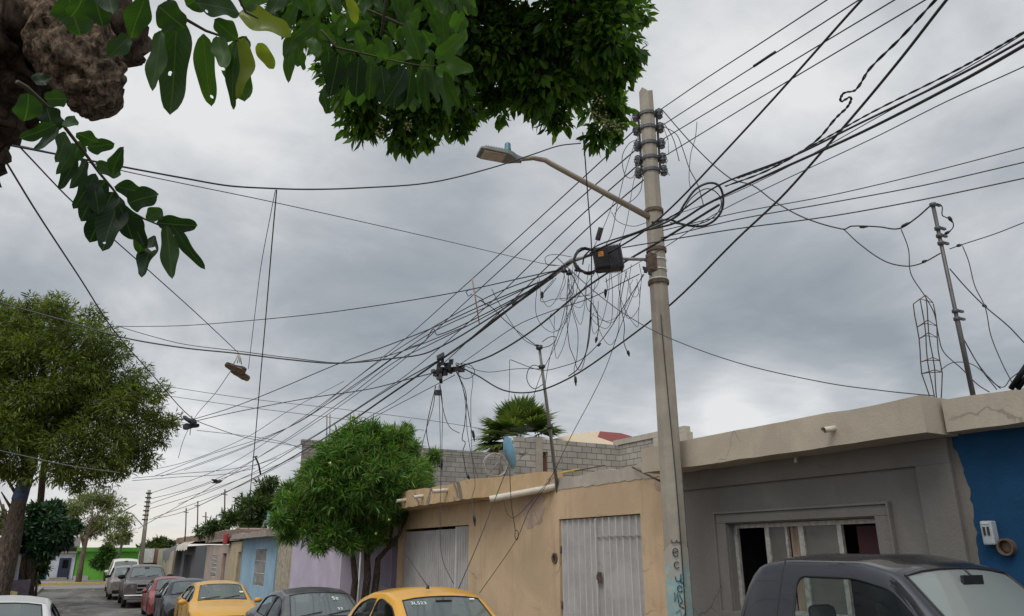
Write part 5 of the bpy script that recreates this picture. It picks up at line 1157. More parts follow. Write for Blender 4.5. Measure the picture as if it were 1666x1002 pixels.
simple_tree('far_left_tree', 'bare twiggy tree top showing between the feathery tree and the round dark tree', atY(20, 900, 60).x, 60, [[(14, None, .25), (14, 880, .18), (5, 820, .06)], [(14, 870, .1), (28, 790, .04)], [(14, 860, .1), (-5, 800, .04)]], [(5, 850, 16), (25, 855, 14)], 900, .4, .25, [(.07, .08, .03), (.10, .11, .04)], 37, 1)
# ---- fan palm
def palm():
    Y = 34; c = atY(845, 718, Y); h = empty('fan_palm', (c.x, Y, 0), 'fan palm with a shaggy skirt of dry fronds beyond the block walls', 'palm tree')
    b = MB(); b.tube([(c.x, Y, 0), (c.x, Y, c.z * .5), (c.x, Y, c.z)], [.3, .25, .28], 12); b.build('trunk', BARK, h)
    rng = np.random.default_rng(4)
    def fans(n, lo, hi, R_, droop, seed):
        V = []; F = []; r = random.Random(seed)
        for i in range(n):
            az = i * 2.399 + r.uniform(-.2, .2); el = R(r.uniform(lo, hi)); d = Vector((math.cos(az) * math.cos(el), math.sin(az) * math.cos(el), math.sin(el)))
            st = r.uniform(.5, .75) * R_; hub_ = c + d * st; s = d.cross(Vector((0, 0, 1)));
            if s.length < .05: s = Vector((1, 0, 0))
            s.normalize(); u = s.cross(d)
            k = len(V); V += [c, c + s * .02, hub_ + s * .015, hub_]; F.append((k, k + 1, k + 2, k + 3))
            for j in range(17):
                a = R(-78 + 156 * j / 16); dd = (d * math.cos(a) + s * math.sin(a)).normalized(); ln = R_ * .75 * (1 - .25 * abs(a)) * r.uniform(.9, 1.1); w_ = dd.cross(u).normalized() * .06 * R_ * .55
                m_ = hub_ + dd * ln * .6 - Vector((0, 0, droop * .08)) * ln; t_ = hub_ + dd * ln - Vector((0, 0, droop * r.uniform(.25, .5))) * ln
                k = len(V); V += [hub_, m_ - w_, t_, m_ + w_]; F.append((k, k + 1, k + 2, k + 3))
        return np.array([tuple(v) for v in V]), np.array(F)
    V, F = fans(90, -18, 85, 1.95, .5, 3); rnd_mesh('crown', V, F, [leaf_mat('palm_leaf', [(.04, .075, .02), (.08, .13, .03), (.16, .19, .05)], .35)], h)
    V, F = fans(60, -70, -12, 1.6, 1.0, 8); rnd_mesh('dry_skirt', V, F, [leaf_mat('palm_dry', [(.16, .11, .04), (.26, .19, .07), (.12, .10, .04)], .2)], h)
palm()
# ---- foreground tree: limb, hanging twigs and canopy
FL = leaf_mat('ficus_leaf', [(.024, .060, .014), (.042, .098, .018), (.07, .15, .022), (.13, .22, .032)], .55, .36, .4)
def near_leaf_mat():
    m, nt, P, N, L = nodes_mat('near_leaf'); g = N.new('ShaderNodeNewGeometry'); r = N.new('ShaderNodeValToRGB'); L.new(g.outputs['Random Per Island'], r.inputs[0])
    e = r.color_ramp.elements; e[0].color = (.014, .036, .010, 1); e[1].color = (.050, .115, .018, 1); x = e.new(.5); x.color = (.026, .064, .013, 1)
    uv = N.new('ShaderNodeUVMap'); s = N.new('ShaderNodeSeparateXYZ'); L.new(uv.outputs[0], s.inputs[0])
    w = N.new('ShaderNodeTexWave'); w.wave_type = 'BANDS'; w.bands_direction = 'DIAGONAL'; w.inputs['Scale'].default_value = 3.2; w.inputs['Distortion'].default_value = .6
    # mirrored coordinate so that the side veins leave the midrib in a V
    a = N.new('ShaderNodeMath'); a.operation = 'ABSOLUTE'; L.new(s.outputs[0], a.inputs[0]); cb = N.new('ShaderNodeCombineXYZ'); ng = N.new('ShaderNodeMath'); ng.operation = 'MULTIPLY'; ng.inputs[1].default_value = -.6; L.new(a.outputs[0], ng.inputs[0]); L.new(ng.outputs[0], cb.inputs[0]); L.new(s.outputs[1], cb.inputs[1]); L.new(cb.outputs[0], w.inputs['Vector'])
    mr = N.new('ShaderNodeMapRange'); L.new(w.outputs[1], mr.inputs[0]); mr.inputs[1].default_value = .88; mr.inputs[2].default_value = 1; mr.inputs[3].default_value = 0; mr.inputs[4].default_value = .14
    ml = N.new('ShaderNodeMapRange'); L.new(a.outputs[0], ml.inputs[0]); ml.inputs[1].default_value = .045; ml.inputs[2].default_value = .02; ml.inputs[3].default_value = 0; ml.inputs[4].default_value = .45
    mxx = N.new('ShaderNodeMath'); mxx.operation = 'MAXIMUM'; L.new(mr.outputs[0], mxx.inputs[0]); L.new(ml.outputs[0], mxx.inputs[1])
    c = N.new('ShaderNodeMix'); c.data_type = 'RGBA'; L.new(mxx.outputs[0], c.inputs[0]); L.new(r.outputs[0], c.inputs[6]); c.inputs[7].default_value = (.10, .15, .05, 1)
    L.new(c.outputs[2], P.inputs['Base Color']); P.inputs['Roughness'].default_value = .48; P.inputs['Specular IOR Level'].default_value = .3
    t = N.new('ShaderNodeBsdfTranslucent'); mul = N.new('ShaderNodeVectorMath'); mul.operation = 'MULTIPLY'; mul.inputs[1].default_value = (1.7, 1.8, .6); L.new(c.outputs[2], mul.inputs[0]); L.new(mul.outputs[0], t.inputs[0])
    mx = N.new('ShaderNodeMixShader'); mx.inputs[0].default_value = .48; L.new(P.outputs[0], mx.inputs[1]); L.new(t.outputs[0], mx.inputs[2]); # insect holes and bitten spots
    tc = N.new('ShaderNodeTexCoord'); hn = N.new('ShaderNodeTexNoise'); hn.inputs['Scale'].default_value = 42; hn.inputs['Detail'].default_value = 2; L.new(tc.outputs['Object'], hn.inputs['Vector'])
    hr = N.new('ShaderNodeMath'); hr.operation = 'GREATER_THAN'; hr.inputs[1].default_value = .735; L.new(hn.outputs[0], hr.inputs[0])
    tb = N.new('ShaderNodeBsdfTransparent'); m3 = N.new('ShaderNodeMixShader'); L.new(hr.outputs[0], m3.inputs[0]); L.new(mx.outputs[0], m3.inputs[1]); L.new(tb.outputs[0], m3.inputs[2])
    L.new(m3.outputs[0], N['Material Output'].inputs[0]); return m
NL = near_leaf_mat()
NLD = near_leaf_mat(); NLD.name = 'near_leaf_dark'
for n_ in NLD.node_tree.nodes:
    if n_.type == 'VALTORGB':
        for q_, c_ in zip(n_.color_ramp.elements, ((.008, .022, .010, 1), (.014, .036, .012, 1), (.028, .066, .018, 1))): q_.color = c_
NLY = leaf_mat('young_leaf', [(.13, .17, .02), (.17, .20, .025)], .5, .3)
class Leaves:
    """broad, slightly wavy leaves with a pointed tip, UV mapped for their veins"""
    def __init__(s): s.v = []; s.f = []; s.uv = []; s.m = []
    def add(s, a, b, w, rr, m=0, curl=None, wave=.17, cup=None):
        a, b = Vector(a), Vector(b); d = b - a; L_ = d.length; d.normalize(); view = (EYE - a).normalized()
        sd = d.cross(view + Vector((rr.uniform(-.5, .5), rr.uniform(-.5, .5), rr.uniform(-.5, .5)))).normalized(); nn = sd.cross(d)
        nu, nv = 6, 15; k = len(s.v); curl = rr.uniform(-.12, .12) if curl is None else curl; cup = rr.uniform(.1, .35) if cup is None else cup; ph = rr.uniform(0, 6)
        for i in range(nv + 1):
            t = i / nv; prof = (math.sin(math.pi * min(1, t * 1.02) ** .85) ** .75 if t < .96 else 0) * (1 - .15 * t); prof = max(prof, .02 if t > .9 else .03)
            prof = max((t ** .5) * (1 - t) ** .6 * 1.75, .035 if t < .99 else .004) if t > .02 else .03
            c = a + d * L_ * t + nn * L_ * curl * math.sin(math.pi * t)
            for j in range(nu + 1):
                q = -1 + 2 * j / nu; ww = w * .5 * prof * q * (1 + wave * math.sin(t * 9 + ph + q * 2.4))
                s.v.append(c + sd * ww + nn * (abs(q) ** 1.5 * w * .5 * prof * cup + wave * w * .35 * abs(q) * math.sin(t * 11 + ph * 2 + (q > 0) * 2))); s.uv.append((q * prof, t * 2))
        for i in range(nv):
            for j in range(nu):
                s.f.append((k + i * (nu + 1) + j, k + i * (nu + 1) + j + 1, k + (i + 1) * (nu + 1) + j + 1, k + (i + 1) * (nu + 1) + j)); s.m.append(m)
    def build(s, name, mats, parent):
        o = rnd_mesh(name, np.array([tuple(x) for x in s.v]), np.array(s.f), mats, parent, s.m, True)
        ul = o.data.uv_layers.new(name='UVMap'); li = np.zeros(len(o.data.loops), dtype=np.int32); o.data.loops.foreach_get('vertex_index', li); ul.data.foreach_set('uv', np.array(s.uv, dtype=np.float32)[li].ravel()); return o
def near_tree():
    h = empty('shade_tree', (-1.6, 1.5, 0), 'large shade tree overhead with rough brown trunk at top left and glossy leaves', 'tree')
    d = 2.1
    bk = bark_mat('rough_bark', (.022, .016, .011), (.17, .12, .085), 16, .8, (1, 1, .35))
    T0 = Vector((-1.6, 1.5, -.1))
    # limb: trunk outside the frame, then up across the top left corner
    def limb(mb, pts, rs, ns=40, sub=14, amp=.02, seed=0):
        P = []; Rr = []
        for i in range(len(pts) - 1):
            for q in range(sub):
                t = q / sub; a = pts[max(i - 1, 0)]; b = pts[i]; c = pts[i + 1]; e = pts[min(i + 2, len(pts) - 1)]
                P.append(.5 * ((2 * b) + (c - a) * t + (2 * a - 5 * b + 4 * c - e) * t * t + (3 * b - a - 3 * c + e) * t ** 3)); Rr.append(rs[i] + (rs[i + 1] - rs[i]) * t)
        P.append(pts[-1]); Rr.append(rs[-1]); k0 = len(mb.v); mb.tube(P, Rr, ns)
        for i in range(k0, len(mb.v)):
            v = Vector(mb.v[i]); c = P[min((i - k0) // ns, len(P) - 1)]; o_ = (v - c)
            if o_.length > 1e-4:
                o_.normalize(); f = noise.noise(v * 9 + Vector((seed, 0, 0))) * 1.2 + noise.noise(v * 24) * .8 + noise.noise(v * 60) * .7 + abs(noise.noise(v * 38)) * 1.2 - (1.6 if noise.noise(v * 30 + Vector((4, 0, 0))) > .22 else 0); ridge = 1 - abs(noise.noise(Vector((v.x * 22, v.y * 22, v.z * 7)))) * 2
                mb.v[i] = tuple(v + o_ * amp * (f + ridge * .6))
    b = MB(); limb(b, [T0, Vector((-1.5, 1.5, 1.2)), Vector((-1.35, 1.5, 2.1)), atD(-330, 330, 2.15), atD(-110, 130, 2.2), atD(20, -20, 2.4), atD(150, -260, 2.9)], [.28, .23, .2, .17, .19, .20, .15], 64, 26, .022)
    b.build('trunk', bk, h)
    pale = bark_mat('pale_bark', (.020, .013, .009), (.33, .24, .165), 34, .8, (1, 1, .6))
    b = MB(); limb(b, [atD(100, 30, 2.14), atD(128, 95, 2.04), atD(152, 150, 2.0), atD(170, 184, 1.98)], [.08, .085, .058, .028], 72, 30, .011, 5); b.build('branch_stub', pale, h)
    b = MB(); limb(b, [atD(120, -20, 2.25), atD(185, 40, 2.2), atD(212, 108, 2.2)], [.08, .06, .035], 18, 8, .014, 9); b.build('broken_branch', bk, h)
    # limb running over the top of the frame to the canopy
    b = MB(); limb(b, [atD(150, -260, 2.9), atD(450, -420, 4.2), atD(760, -320, 5.2), atD(880, -160, 5.6)], [.15, .11, .08, .05], 14, 8, .01, 3)
    limb(b, [atD(700, -330, 5.0), atD(640, -180, 5.3), atD(600, 20, 5.5), atD(620, 120, 5.5)], [.06, .045, .03, .012], 10, 6, .004); limb(b, [atD(860, -200, 5.6), atD(930, -50, 5.8), atD(950, 120, 5.9)], [.05, .03, .01], 10, 6, .004); b.build('limb', bk, h)
    rr = random.Random(21)
    z5 = lambda x, y: (x * .459, y * .459)
    def twig(name, stem, leaves, dd, mats=None, r=.0024):
        b = MB(); pts = [atD(u, v, dd + k * .01) for k, (u, v) in enumerate(stem)]; b.tube(pts, [r * 1.4 - r * .9 * i / max(1, len(pts) - 1) for i in range(len(pts))], 6, 0)
        for (x, y) in stem: pass
        t = b.build(name, plain('twig_bark', (.06, .055, .03), .8), h)
        lv = Leaves()
        for (a, e, w, *m) in leaves:
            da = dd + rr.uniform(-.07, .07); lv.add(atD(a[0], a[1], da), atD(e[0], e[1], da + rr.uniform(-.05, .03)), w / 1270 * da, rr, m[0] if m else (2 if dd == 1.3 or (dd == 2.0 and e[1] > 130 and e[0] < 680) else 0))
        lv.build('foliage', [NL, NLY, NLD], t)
    S5 = .459
    def L5(lst): return [((a * S5, b * S5), (c * S5, d_ * S5), w * S5, *m) for (a, b, c, d_, w, *m) in lst]
    twig('twig', [(x * S5, y * S5) for x, y in [(60, 290), (95, 310), (160, 370), (210, 425), (260, 490), (310, 555), (350, 610), (400, 670), (450, 740), (510, 775), (570, 800), (620, 800)]],
         L5([(200, 440, 70, 490, 52), (207, 450, 120, 533, 36), (235, 470, 200, 575, 66), (265, 510, 200, 618, 46), (272, 560, 208, 672, 42), (305, 565, 245, 668, 58), (340, 615, 260, 740, 56), (375, 640, 288, 785, 90), (400, 680, 316, 860, 100), (425, 700, 362, 890, 96), (420, 720, 470, 850, 80), (455, 750, 515, 880, 74), (548, 835, 500, 982, 72), (590, 800, 610, 988, 66), (610, 795, 728, 955, 50), (555, 790, 700, 800, 74), (455, 720, 562, 690, 90), (405, 660, 500, 680, 66), (400, 615, 440, 520, 54), (340, 580, 430, 620, 60), (310, 520, 405, 510, 60), (270, 470, 350, 505, 62), (230, 425, 275, 445, 54), (165, 380, 190, 470, 90), (100, 330, 85, 430, 90), (165, 300, 125, 260, 60), (160, 350, 240, 350, 66), (520, 780, 575, 740, 60), (330, 640, 350, 760, 70), (480, 760, 500, 900, 60), (290, 500, 245, 590, 60)]), 1.3)
    twig('twig', [(250, -40), (275, 0), (300, 30), (335, 50), (370, 62), (405, 68)],
         L5([(570, 110, 540, 322, 70), (625, 50, 603, 408, 124), (720, 120, 748, 378, 86), (820, 150, 868, 360, 112), (690, 10, 850, 45, 96), (560, 20, 655, 100, 110), (520, -20, 465, 135, 84), (460, 130, 383, 205, 66), (840, 150, 828, 388, 56), (240, -20, 285, 125, 130), (330, -30, 365, 95, 96), (385, -60, 400, 50, 90), (640, 60, 600, 250, 80), (770, 130, 800, 240, 70), (760, 70, 840, 140, 80), (300, -40, 250, 60, 90), (660, 20, 760, -40, 90)]), 1.22)
    twig('twig', [(380, -60), (385, -10), (400, 20), (420, 30)], [((388, 20), (474, 58), 44, 1), ((398, 62), (382, 162), 46, 1), ((420, 70), (445, 112), 30, 1), ((392, 10), (440, -20), 40, 0), ((402, 60), (370, 110), 30, 0)], 1.32)
    def L6(lst): return [((400 + a * .408, b * .408), (400 + c * .408, d_ * .408), w * .408, *m) for (a, b, c, d_, w, *m) in lst]
    twig('twig', [(400 + x * .408, y * .408) for x, y in [(300, 120), (360, 190), (430, 205), (520, 225), (600, 245), (700, 262), (760, 262)]],
         L6([(700, 240, 640, 80, 90), (735, 180, 700, 118, 70), (760, 235, 872, 140, 84), (790, 250, 908, 282, 74), (690, 270, 695, 415, 66), (740, 270, 765, 410, 56), (790, 280, 852, 430, 52), (640, 260, 548, 420, 80), (610, 255, 590, 435, 112), (540, 260, 560, 430, 92), (450, 225, 438, 390, 92), (370, 215, 335, 385, 92), (420, 210, 400, 350, 80), (500, 240, 490, 400, 90), (660, 270, 640, 430, 70), (715, 270, 725, 450, 60), (770, 270, 810, 470, 50), (330, 200, 330, 330, 70), (690, 220, 720, 160, 60), (640, 240, 660, 180, 70), (560, 240, 520, 150, 60), (470, 210, 440, 120, 60), (760, 265, 830, 320, 60)]), 2.0)
    twig('twig', [(440, -60), (500, -30), (560, -15), (640, -20), (730, -25), (780, -20)],
         L6([(400, -20, 440, 95, 56, 1), (330, -40, 370, 60, 60), (300, -30, 290, 70, 60), (350, 0, 355, 90, 50), (640, -40, 660, 48, 56), (700, -40, 745, 62, 46), (790, -40, 790, 76, 42), (840, -40, 850, 56, 40), (890, -40, 892, 62, 36), (745, -40, 790, 55, 40), (600, -40, 610, 40, 46), (520, -40, 545, 50, 54), (480, -40, 470, 60, 54), (865, -40, 915, 30, 36), (240, -40, 260, 60, 60), (160, -40, 90, 60, 66), (200, 20, 150, 110, 60), (270, 90, 180, 160, 60), (210, 120, 150, 230, 60), (260, 150, 290, 230, 60), (170, 170, 170, 330, 50), (220, 200, 230, 280, 46), (0, -20, 40, 60, 60)]), 1.9)
    # random leaf sprays that close the gap between the near twigs and the canopy
    lv = Leaves(); b = MB()
    for _ in range(150):
        u = rr.uniform(470, 760); v = rr.uniform(-90, 150 if u > 520 else 70); dd = rr.uniform(2.4, 3.6); a = rr.uniform(-.9, .9); ln = rr.uniform(35, 55) * 2.0 / dd * 1.2
        lv.add(atD(u, v, dd), atD(u + math.sin(a) * ln, v + math.cos(a) * ln, dd), ln * .5 / 1270 * dd, rr)
    t = MB(); t.tube([atD(470, -80, 2.9), atD(560, 0, 3.0), atD(700, 60, 3.1)], .006, 6); t.tube([atD(640, -90, 3.0), atD(620, 60, 3.0)], .005, 6); to = t.build('twig', plain('twig_bark_b', (.06, .055, .03), .8), h); lv.build('foliage', [NL, NLY], to)
    # canopy
    B = []; 
    for (u, v, r) in [(560, 70, 40), (548, 110, 34), (565, 150, 40), (590, 200, 34), (740, 190, 34), (700, 180, 46), (600, 130, 62), (650, 190, 44), (655, 225, 24), (590, 185, 30), (690, 225, 16), (760, 60, 100), (730, 150, 58), (830, 70, 90), (900, 60, 95), (980, 60, 62), (860, 160, 34), (810, 160, 36), (940, 140, 62), (985, 170, 42), (975, 215, 26), (1005, 120, 36), (1015, 60, 30), (700, 30, 90), (600, 60, 60), (905, 190, 30), (1000, 215, 16), (885, 130, 50), (770, 170, 30),
                      (500, 15, 40), (455, 5, 26), (520, 50, 30), (650, -40, 90), (800, -60, 110), (950, -50, 95), (700, -160, 130), (880, -180, 150), (1040, -150, 90), (520, -60, 60), (1040, 20, 20), (1030, 95, 14)]:
        dd = 5.6 + rr.uniform(-.5, .6); B.append((tuple(atD(u, v, dd)), px_r(dd, r)))
    V, F = crown(B, 30000, .088, .42, 41, clump=.42, droop=.75, subs=16, shell_bias=.6)
    rnd_mesh('crown', V, F, [FL], h)
    # pale flower clusters in the canopy
    fl = MB()
    for (u, v) in [(620, 215), (665, 210), (975, 165), (985, 195), (965, 190), (1010, 210), (995, 205)]:
        for _ in range(16): fl.lathe(atD(u + rr.gauss(0, 5), v + rr.gauss(0, 6), 5.2 + rr.uniform(-.05, .05)), (0, 0, 1), [(0, 0), (.007, .006), (0, .013)], 6)
    fl.build('seed_clusters', plain('seed_cream', (.30, .27, .15), .8), h)
near_tree()
# ================================================================== WIRES, MASTS AND SMALL THINGS
def spline3(P, sub=6):
    out = []; n = len(P)
    for i in range(n - 1):
        a = P[max(i - 1, 0)]; b = P[i]; c = P[i + 1]; e = P[min(i + 2, n - 1)]
        # chord-aware Catmull-Rom keeps short and long pieces smooth
        for q in range(sub):
            t = q / sub; m1 = (c - a) * ((c - b).length / max((c - a).length, 1e-6)); m2 = (e - b) * ((c - b).length / max((e - b).length, 1e-6))
            h00 = 2 * t ** 3 - 3 * t * t + 1; h10 = t ** 3 - 2 * t * t + t; h01 = -2 * t ** 3 + 3 * t * t; h11 = t ** 3 - t * t
            out.append(b * h00 + m1 * h10 + c * h01 + m2 * h11)
    out.append(P[-1]); return out
def path_px(pts, d0, d1):
    """image points, with the distance running from d0 to d1 as it does along a straight span"""
    L = [0]
    for a, b in zip(pts, pts[1:]): L.append(L[-1] + math.dist(a, b))
    return [atD(u, v, 1 / ((1 / d0) * (1 - l / L[-1]) + (1 / d1) * (l / L[-1]))) for (u, v), l in zip(pts, L)]
WN = [0]
def wire(label, pts, d0, d1, px=2.0, mat='cable', group=None, cat='cable', name='overhead_cable', taper=True, sub=6, twist=0, n=5):
    """px: apparent width in photo pixels near the middle; radius is constant along the real cable, floored for the far end"""
    P = spline3(path_px(pts, d0, d1), sub); R_ = []
    dm = 2 / (1 / d0 + 1 / d1)
    base = px * .44 * min(dm, 14) / 1270
    for p in P: d = (p - EYE).length; R_.append(max(base, d * .42 / 1270))
    b = MB()
    if twist:
        for s in (0, 1): b.tube([p + Vector((math.cos(i * .9 + s * 3.14), math.sin(i * .9 + s * 3.14), math.sin(i * .9 + s * 3.14))) * base * .62 for i, p in enumerate(P)], [r * .72 for r in R_], n)
    else: b.tube(P, R_, n)
    return tag(b.build(name, M[mat]), label, cat, group)
G1 = 'power lines from the pole top towards the camera'; G2 = 'power lines running down the street'; G3 = 'cables crossing the street'; G4 = 'drop wires hanging between the clamps'; G5 = 'service wires over the roofs'; G6 = 'telephone cables bundled at the splice box'
# to the upper right, four lines on the insulators
wire('topmost of the four power lines from the pole top to the upper right', [(1072, 180), (1145, 130), (1250, 62), (1345, 0), (1440, -62)], 11.4, 7.5, 2.4, group=G1)
wire('second of the four upper right power lines, with a thicker dark sleeve halfway', [(1079, 203), (1192, 130), (1300, 62), (1397, 0), (1480, -55)], 11.3, 7.4, 2.4, group=G1)
wire('third of the four power lines leaving the pole top to the upper right', [(1079, 226), (1239, 130), (1350, 63), (1455, 0), (1540, -52)], 11.1, 7.3, 2.4, group=G1)
wire('lowest of the four power lines leaving the insulators to the upper right', [(1081, 254), (1260, 145), (1400, 62), (1505, 0), (1590, -50)], 10.9, 7.2, 2.4, group=G1)
wire('short black splice sleeve on the second upper right power line', [(1226, 108), (1262, 84)], 9.1, 9.0, 5.0, name='splice_sleeve', cat='cable sleeve', n=8)
# running down the street
wire('topmost of the four parallel power lines going down the street to the far pole', [(1042, 203), (872, 360), (769, 453), (640, 567), (500, 674), (360, 762), (243, 803)], 11.3, 90, 2.2, group=G2)
wire('second of the four parallel power lines going down the street', [(1043, 236), (901, 360), (775, 475), (640, 598), (450, 727), (330, 788), (243, 812)], 11.1, 90, 2.2, group=G2)
wire('third of the four parallel power lines going down the street', [(1045, 262), (935, 360), (790, 500), (640, 625), (440, 747), (243, 820)], 10.9, 90, 2.2, group=G2)
wire('lowest of the four parallel power lines going down the street', [(1048, 292), (955, 372), (800, 520), (640, 655), (430, 765), (243, 828)], 10.7, 90, 2.2, group=G2)
wire('thick black telephone cable from the splice box down the street, passing the drop clamps', [(975, 410), (925, 428), (870, 470), (770, 548), (720, 583), (640, 638), (549, 700), (428, 770), (300, 832), (243, 845)], 9.5, 90, 4.2, group=G6)
wire('second thick black cable crossing the pole front and ending at the drop clamps', [(1170, 333), (1081, 388), (1010, 430), (945, 474), (870, 535), (800, 578), (742, 598)], 8.8, 14, 4.0, group=G6)
wire('thin cable fanning from the splice clamp, uppermost towards the far houses', [(905, 440), (800, 480), (700, 535), (600, 600), (480, 690), (330, 752), (262, 775)], 10.2, 70, 1.8, group=G2)
wire('thin cable fanning from the splice clamp, just below the uppermost', [(905, 446), (790, 500), (690, 548), (560, 640), (430, 715), (300, 765)], 10.2, 70, 1.8, group=G2)
wire('thin wavy cable with a kink near the middle of the bundle', [(900, 452), (790, 510), (712, 545), (705, 535), (690, 556), (660, 568), (600, 610), (470, 695), (340, 740), (250, 775)], 10.3, 60, 2.0, group=G2)
wire('cable dipping from the clamp to the small antenna stub and on to the roofs', [(895, 455), (780, 520), (700, 560), (640, 590), (560, 650), (450, 725), (330, 800), (225, 860)], 10.4, 80, 1.8, group=G2)
wire('dark cable with a black joint above the drop clamps', [(905, 447), (860, 480), (800, 522), (740, 570), (640, 628), (520, 705), (400, 775), (290, 820)], 10.2, 60, 2.4, group=G2)
wire('faint lowest cable sloping away to the distant corner', [(740, 610), (640, 662), (500, 735), (380, 795), (250, 842)], 14, 85, 1.6, group=G2, mat='cable_grey')
# thick cables at the right
wire('thick black cable from the top right edge down to the pole middle', [(1470, -70), (1400, 2), (1260, 159), (1165, 262), (1098, 332), (1045, 378), (990, 412)], 6.5, 9.4, 4.2, group=G6)
wire('long thick black cable sagging in front of the pole down to the drop clamps', [(1590, -60), (1540, 0), (1470, 90), (1400, 175), (1333, 252), (1270, 322), (1200, 388), (1095, 492), (1000, 566), (930, 613), (870, 637), (820, 635), (775, 610), (742, 594)], 6.5, 14, 4.2, group=G6)
wire('twisted black cable with a tight knot at the upper right of the pole', [(1580, -60), (1522, 0), (1465, 62), (1415, 112), (1392, 146), (1372, 152), (1368, 165), (1384, 158), (1380, 172), (1360, 192), (1330, 227), (1290, 255), (1240, 281), (1180, 303)], 6.6, 8.8, 3.6, twist=1, group=G6, sub=9)
wire('heavy black main cable entering at the right edge, lowest of the dark bundle', [(1720, 42), (1666, 74), (1560, 134), (1400, 216), (1250, 284), (1150, 332), (1100, 362), (1045, 376), (985, 400), (960, 412)], 6.0, 9.5, 5.0, group=G6)
wire('black main cable just above the heaviest one at the right edge', [(1720, 30), (1666, 64), (1560, 122), (1400, 200), (1290, 254), (1168, 302), (1100, 348), (1040, 376), (975, 398), (952, 415), (948, 430)], 6.1, 9.5, 3.8, group=G6)
wire('twisted cable lashed along the top of the right hand bundle', [(1720, 20), (1666, 52), (1560, 112), (1420, 182), (1330, 232), (1260, 268), (1200, 290)], 6.1, 8.6, 3.0, twist=1, group=G6, sub=22)
wire('grey cable separating below the right hand bundle', [(1720, 80), (1666, 108), (1540, 165), (1420, 225), (1260, 300), (1160, 350), (1085, 400), (985, 458)], 6.4, 9.4, 1.8, group=G6, mat='cable_grey')
wire('thin line under the right hand bundle reaching the pole clamp', [(1720, 20), (1600, 95), (1420, 195), (1300, 262), (1180, 320), (1090, 352)], 6.4, 9.2, 1.8, group=G6, mat='cable_grey')
wire('big loop of spare black cable hanging right of the pole', [(1060, 372), (1100, 352), (1115, 330), (1132, 308), (1152, 298), (1168, 301), (1176, 318), (1174, 342), (1160, 360), (1138, 368), (1108, 364), (1088, 357), (1060, 362)], 9.2, 9.3, 4.6, cat='cable loop', name='cable_loop', group=G6)
wire('smaller inner loop of spare cable right of the pole', [(1075, 366), (1105, 350), (1125, 322), (1150, 307), (1170, 318), (1172, 338), (1155, 357), (1125, 366), (1090, 362)], 9.3, 9.25, 2.2, cat='cable loop', name='cable_loop', group=G6)
wire('uppermost of the three slack lines leaving the pole to the right edge', [(1078, 375), (1200, 346), (1350, 318), (1500, 283), (1666, 240), (1740, 220)], 9.5, 10, 1.9, group=G5)
wire('middle of the three slack lines leaving the pole to the right edge', [(1075, 387), (1200, 357), (1350, 330), (1500, 302), (1666, 264), (1740, 247)], 9.5, 10, 2.2, group=G5)
wire('lowest of the three slack lines leaving the pole to the right edge', [(1012, 403), (1078, 392), (1200, 372), (1350, 352), (1500, 325), (1666, 290), (1740, 274)], 9.5, 10, 2.4, group=G5)
wire('service wire from the pole top looping down to the mast on the grey roof', [(1077, 178), (1130, 238), (1188, 290), (1225, 302), (1259, 327), (1308, 354), (1372, 373), (1385, 368), (1430, 369), (1462, 372), (1490, 355), (1513, 335)], 11.2, 8.2, 2.4, group=G5)
wire('second service wire sagging lower to the middle of the mast', [(1372, 372), (1400, 398), (1440, 425), (1475, 433), (1500, 428), (1530, 412)], 9, 8.2, 2.2, group=G5)
wire('wire dropping from the slack join down past the steel cage to the roof', [(1465, 370), (1478, 405), (1482, 445), (1505, 482), (1520, 510), (1527, 545), (1535, 572), (1565, 600), (1590, 625), (1610, 638)], 8.4, 8.0, 1.8, group=G5, mat='cable_grey')
wire('thin wire leaving the mast clamp to the right edge', [(1545, 405), (1565, 398), (1620, 380), (1666, 362), (1720, 342)], 8.0, 8.2, 1.8, group=G5)
wire('wire slanting from the mast to the right edge low down', [(1545, 437), (1572, 468), (1602, 498), (1640, 530), (1666, 557), (1710, 600)], 8.0, 7.6, 2.0, group=G5)
wire('thin looping wire falling from the mast clamp to the roof', [(1566, 400), (1576, 425), (1586, 465), (1603, 500), (1612, 545), (1630, 590), (1648, 625)], 8.0, 7.8, 1.6, group=G5, mat='cable_grey')
wire('guy wire from the mast middle to the roof edge', [(1568, 552), (1590, 590), (1612, 618), (1628, 632)], 8.0, 7.9, 1.8, group=G5)
wire('second guy wire from the mast middle to the roof edge', [(1566, 548), (1596, 600), (1622, 634)], 8.0, 7.9, 1.6, group=G5)
wire('wire arching low over the cream roof band beside the mast', [(1530, 602), (1550, 590), (1580, 592), (1605, 610), (1630, 630), (1645, 615), (1666, 600)], 8.0, 7.7, 1.6, group=G5, mat='cable_grey')
wire('coiled wire at the top of the mast ending in a black joint', [(1520, 331), (1532, 335), (1533, 350), (1540, 354), (1548, 358), (1551, 368), (1545, 376), (1536, 381)], 8.1, 8.1, 1.9, group=G5)
wire('long thin wire sagging right from the splice box to the foot of the steel cage', [(905, 418), (960, 468), (1012, 508), (1080, 546), (1200, 590), (1340, 622), (1440, 636), (1520, 644)], 9.6, 8.2, 1.9, group=G5, mat='cable_grey')
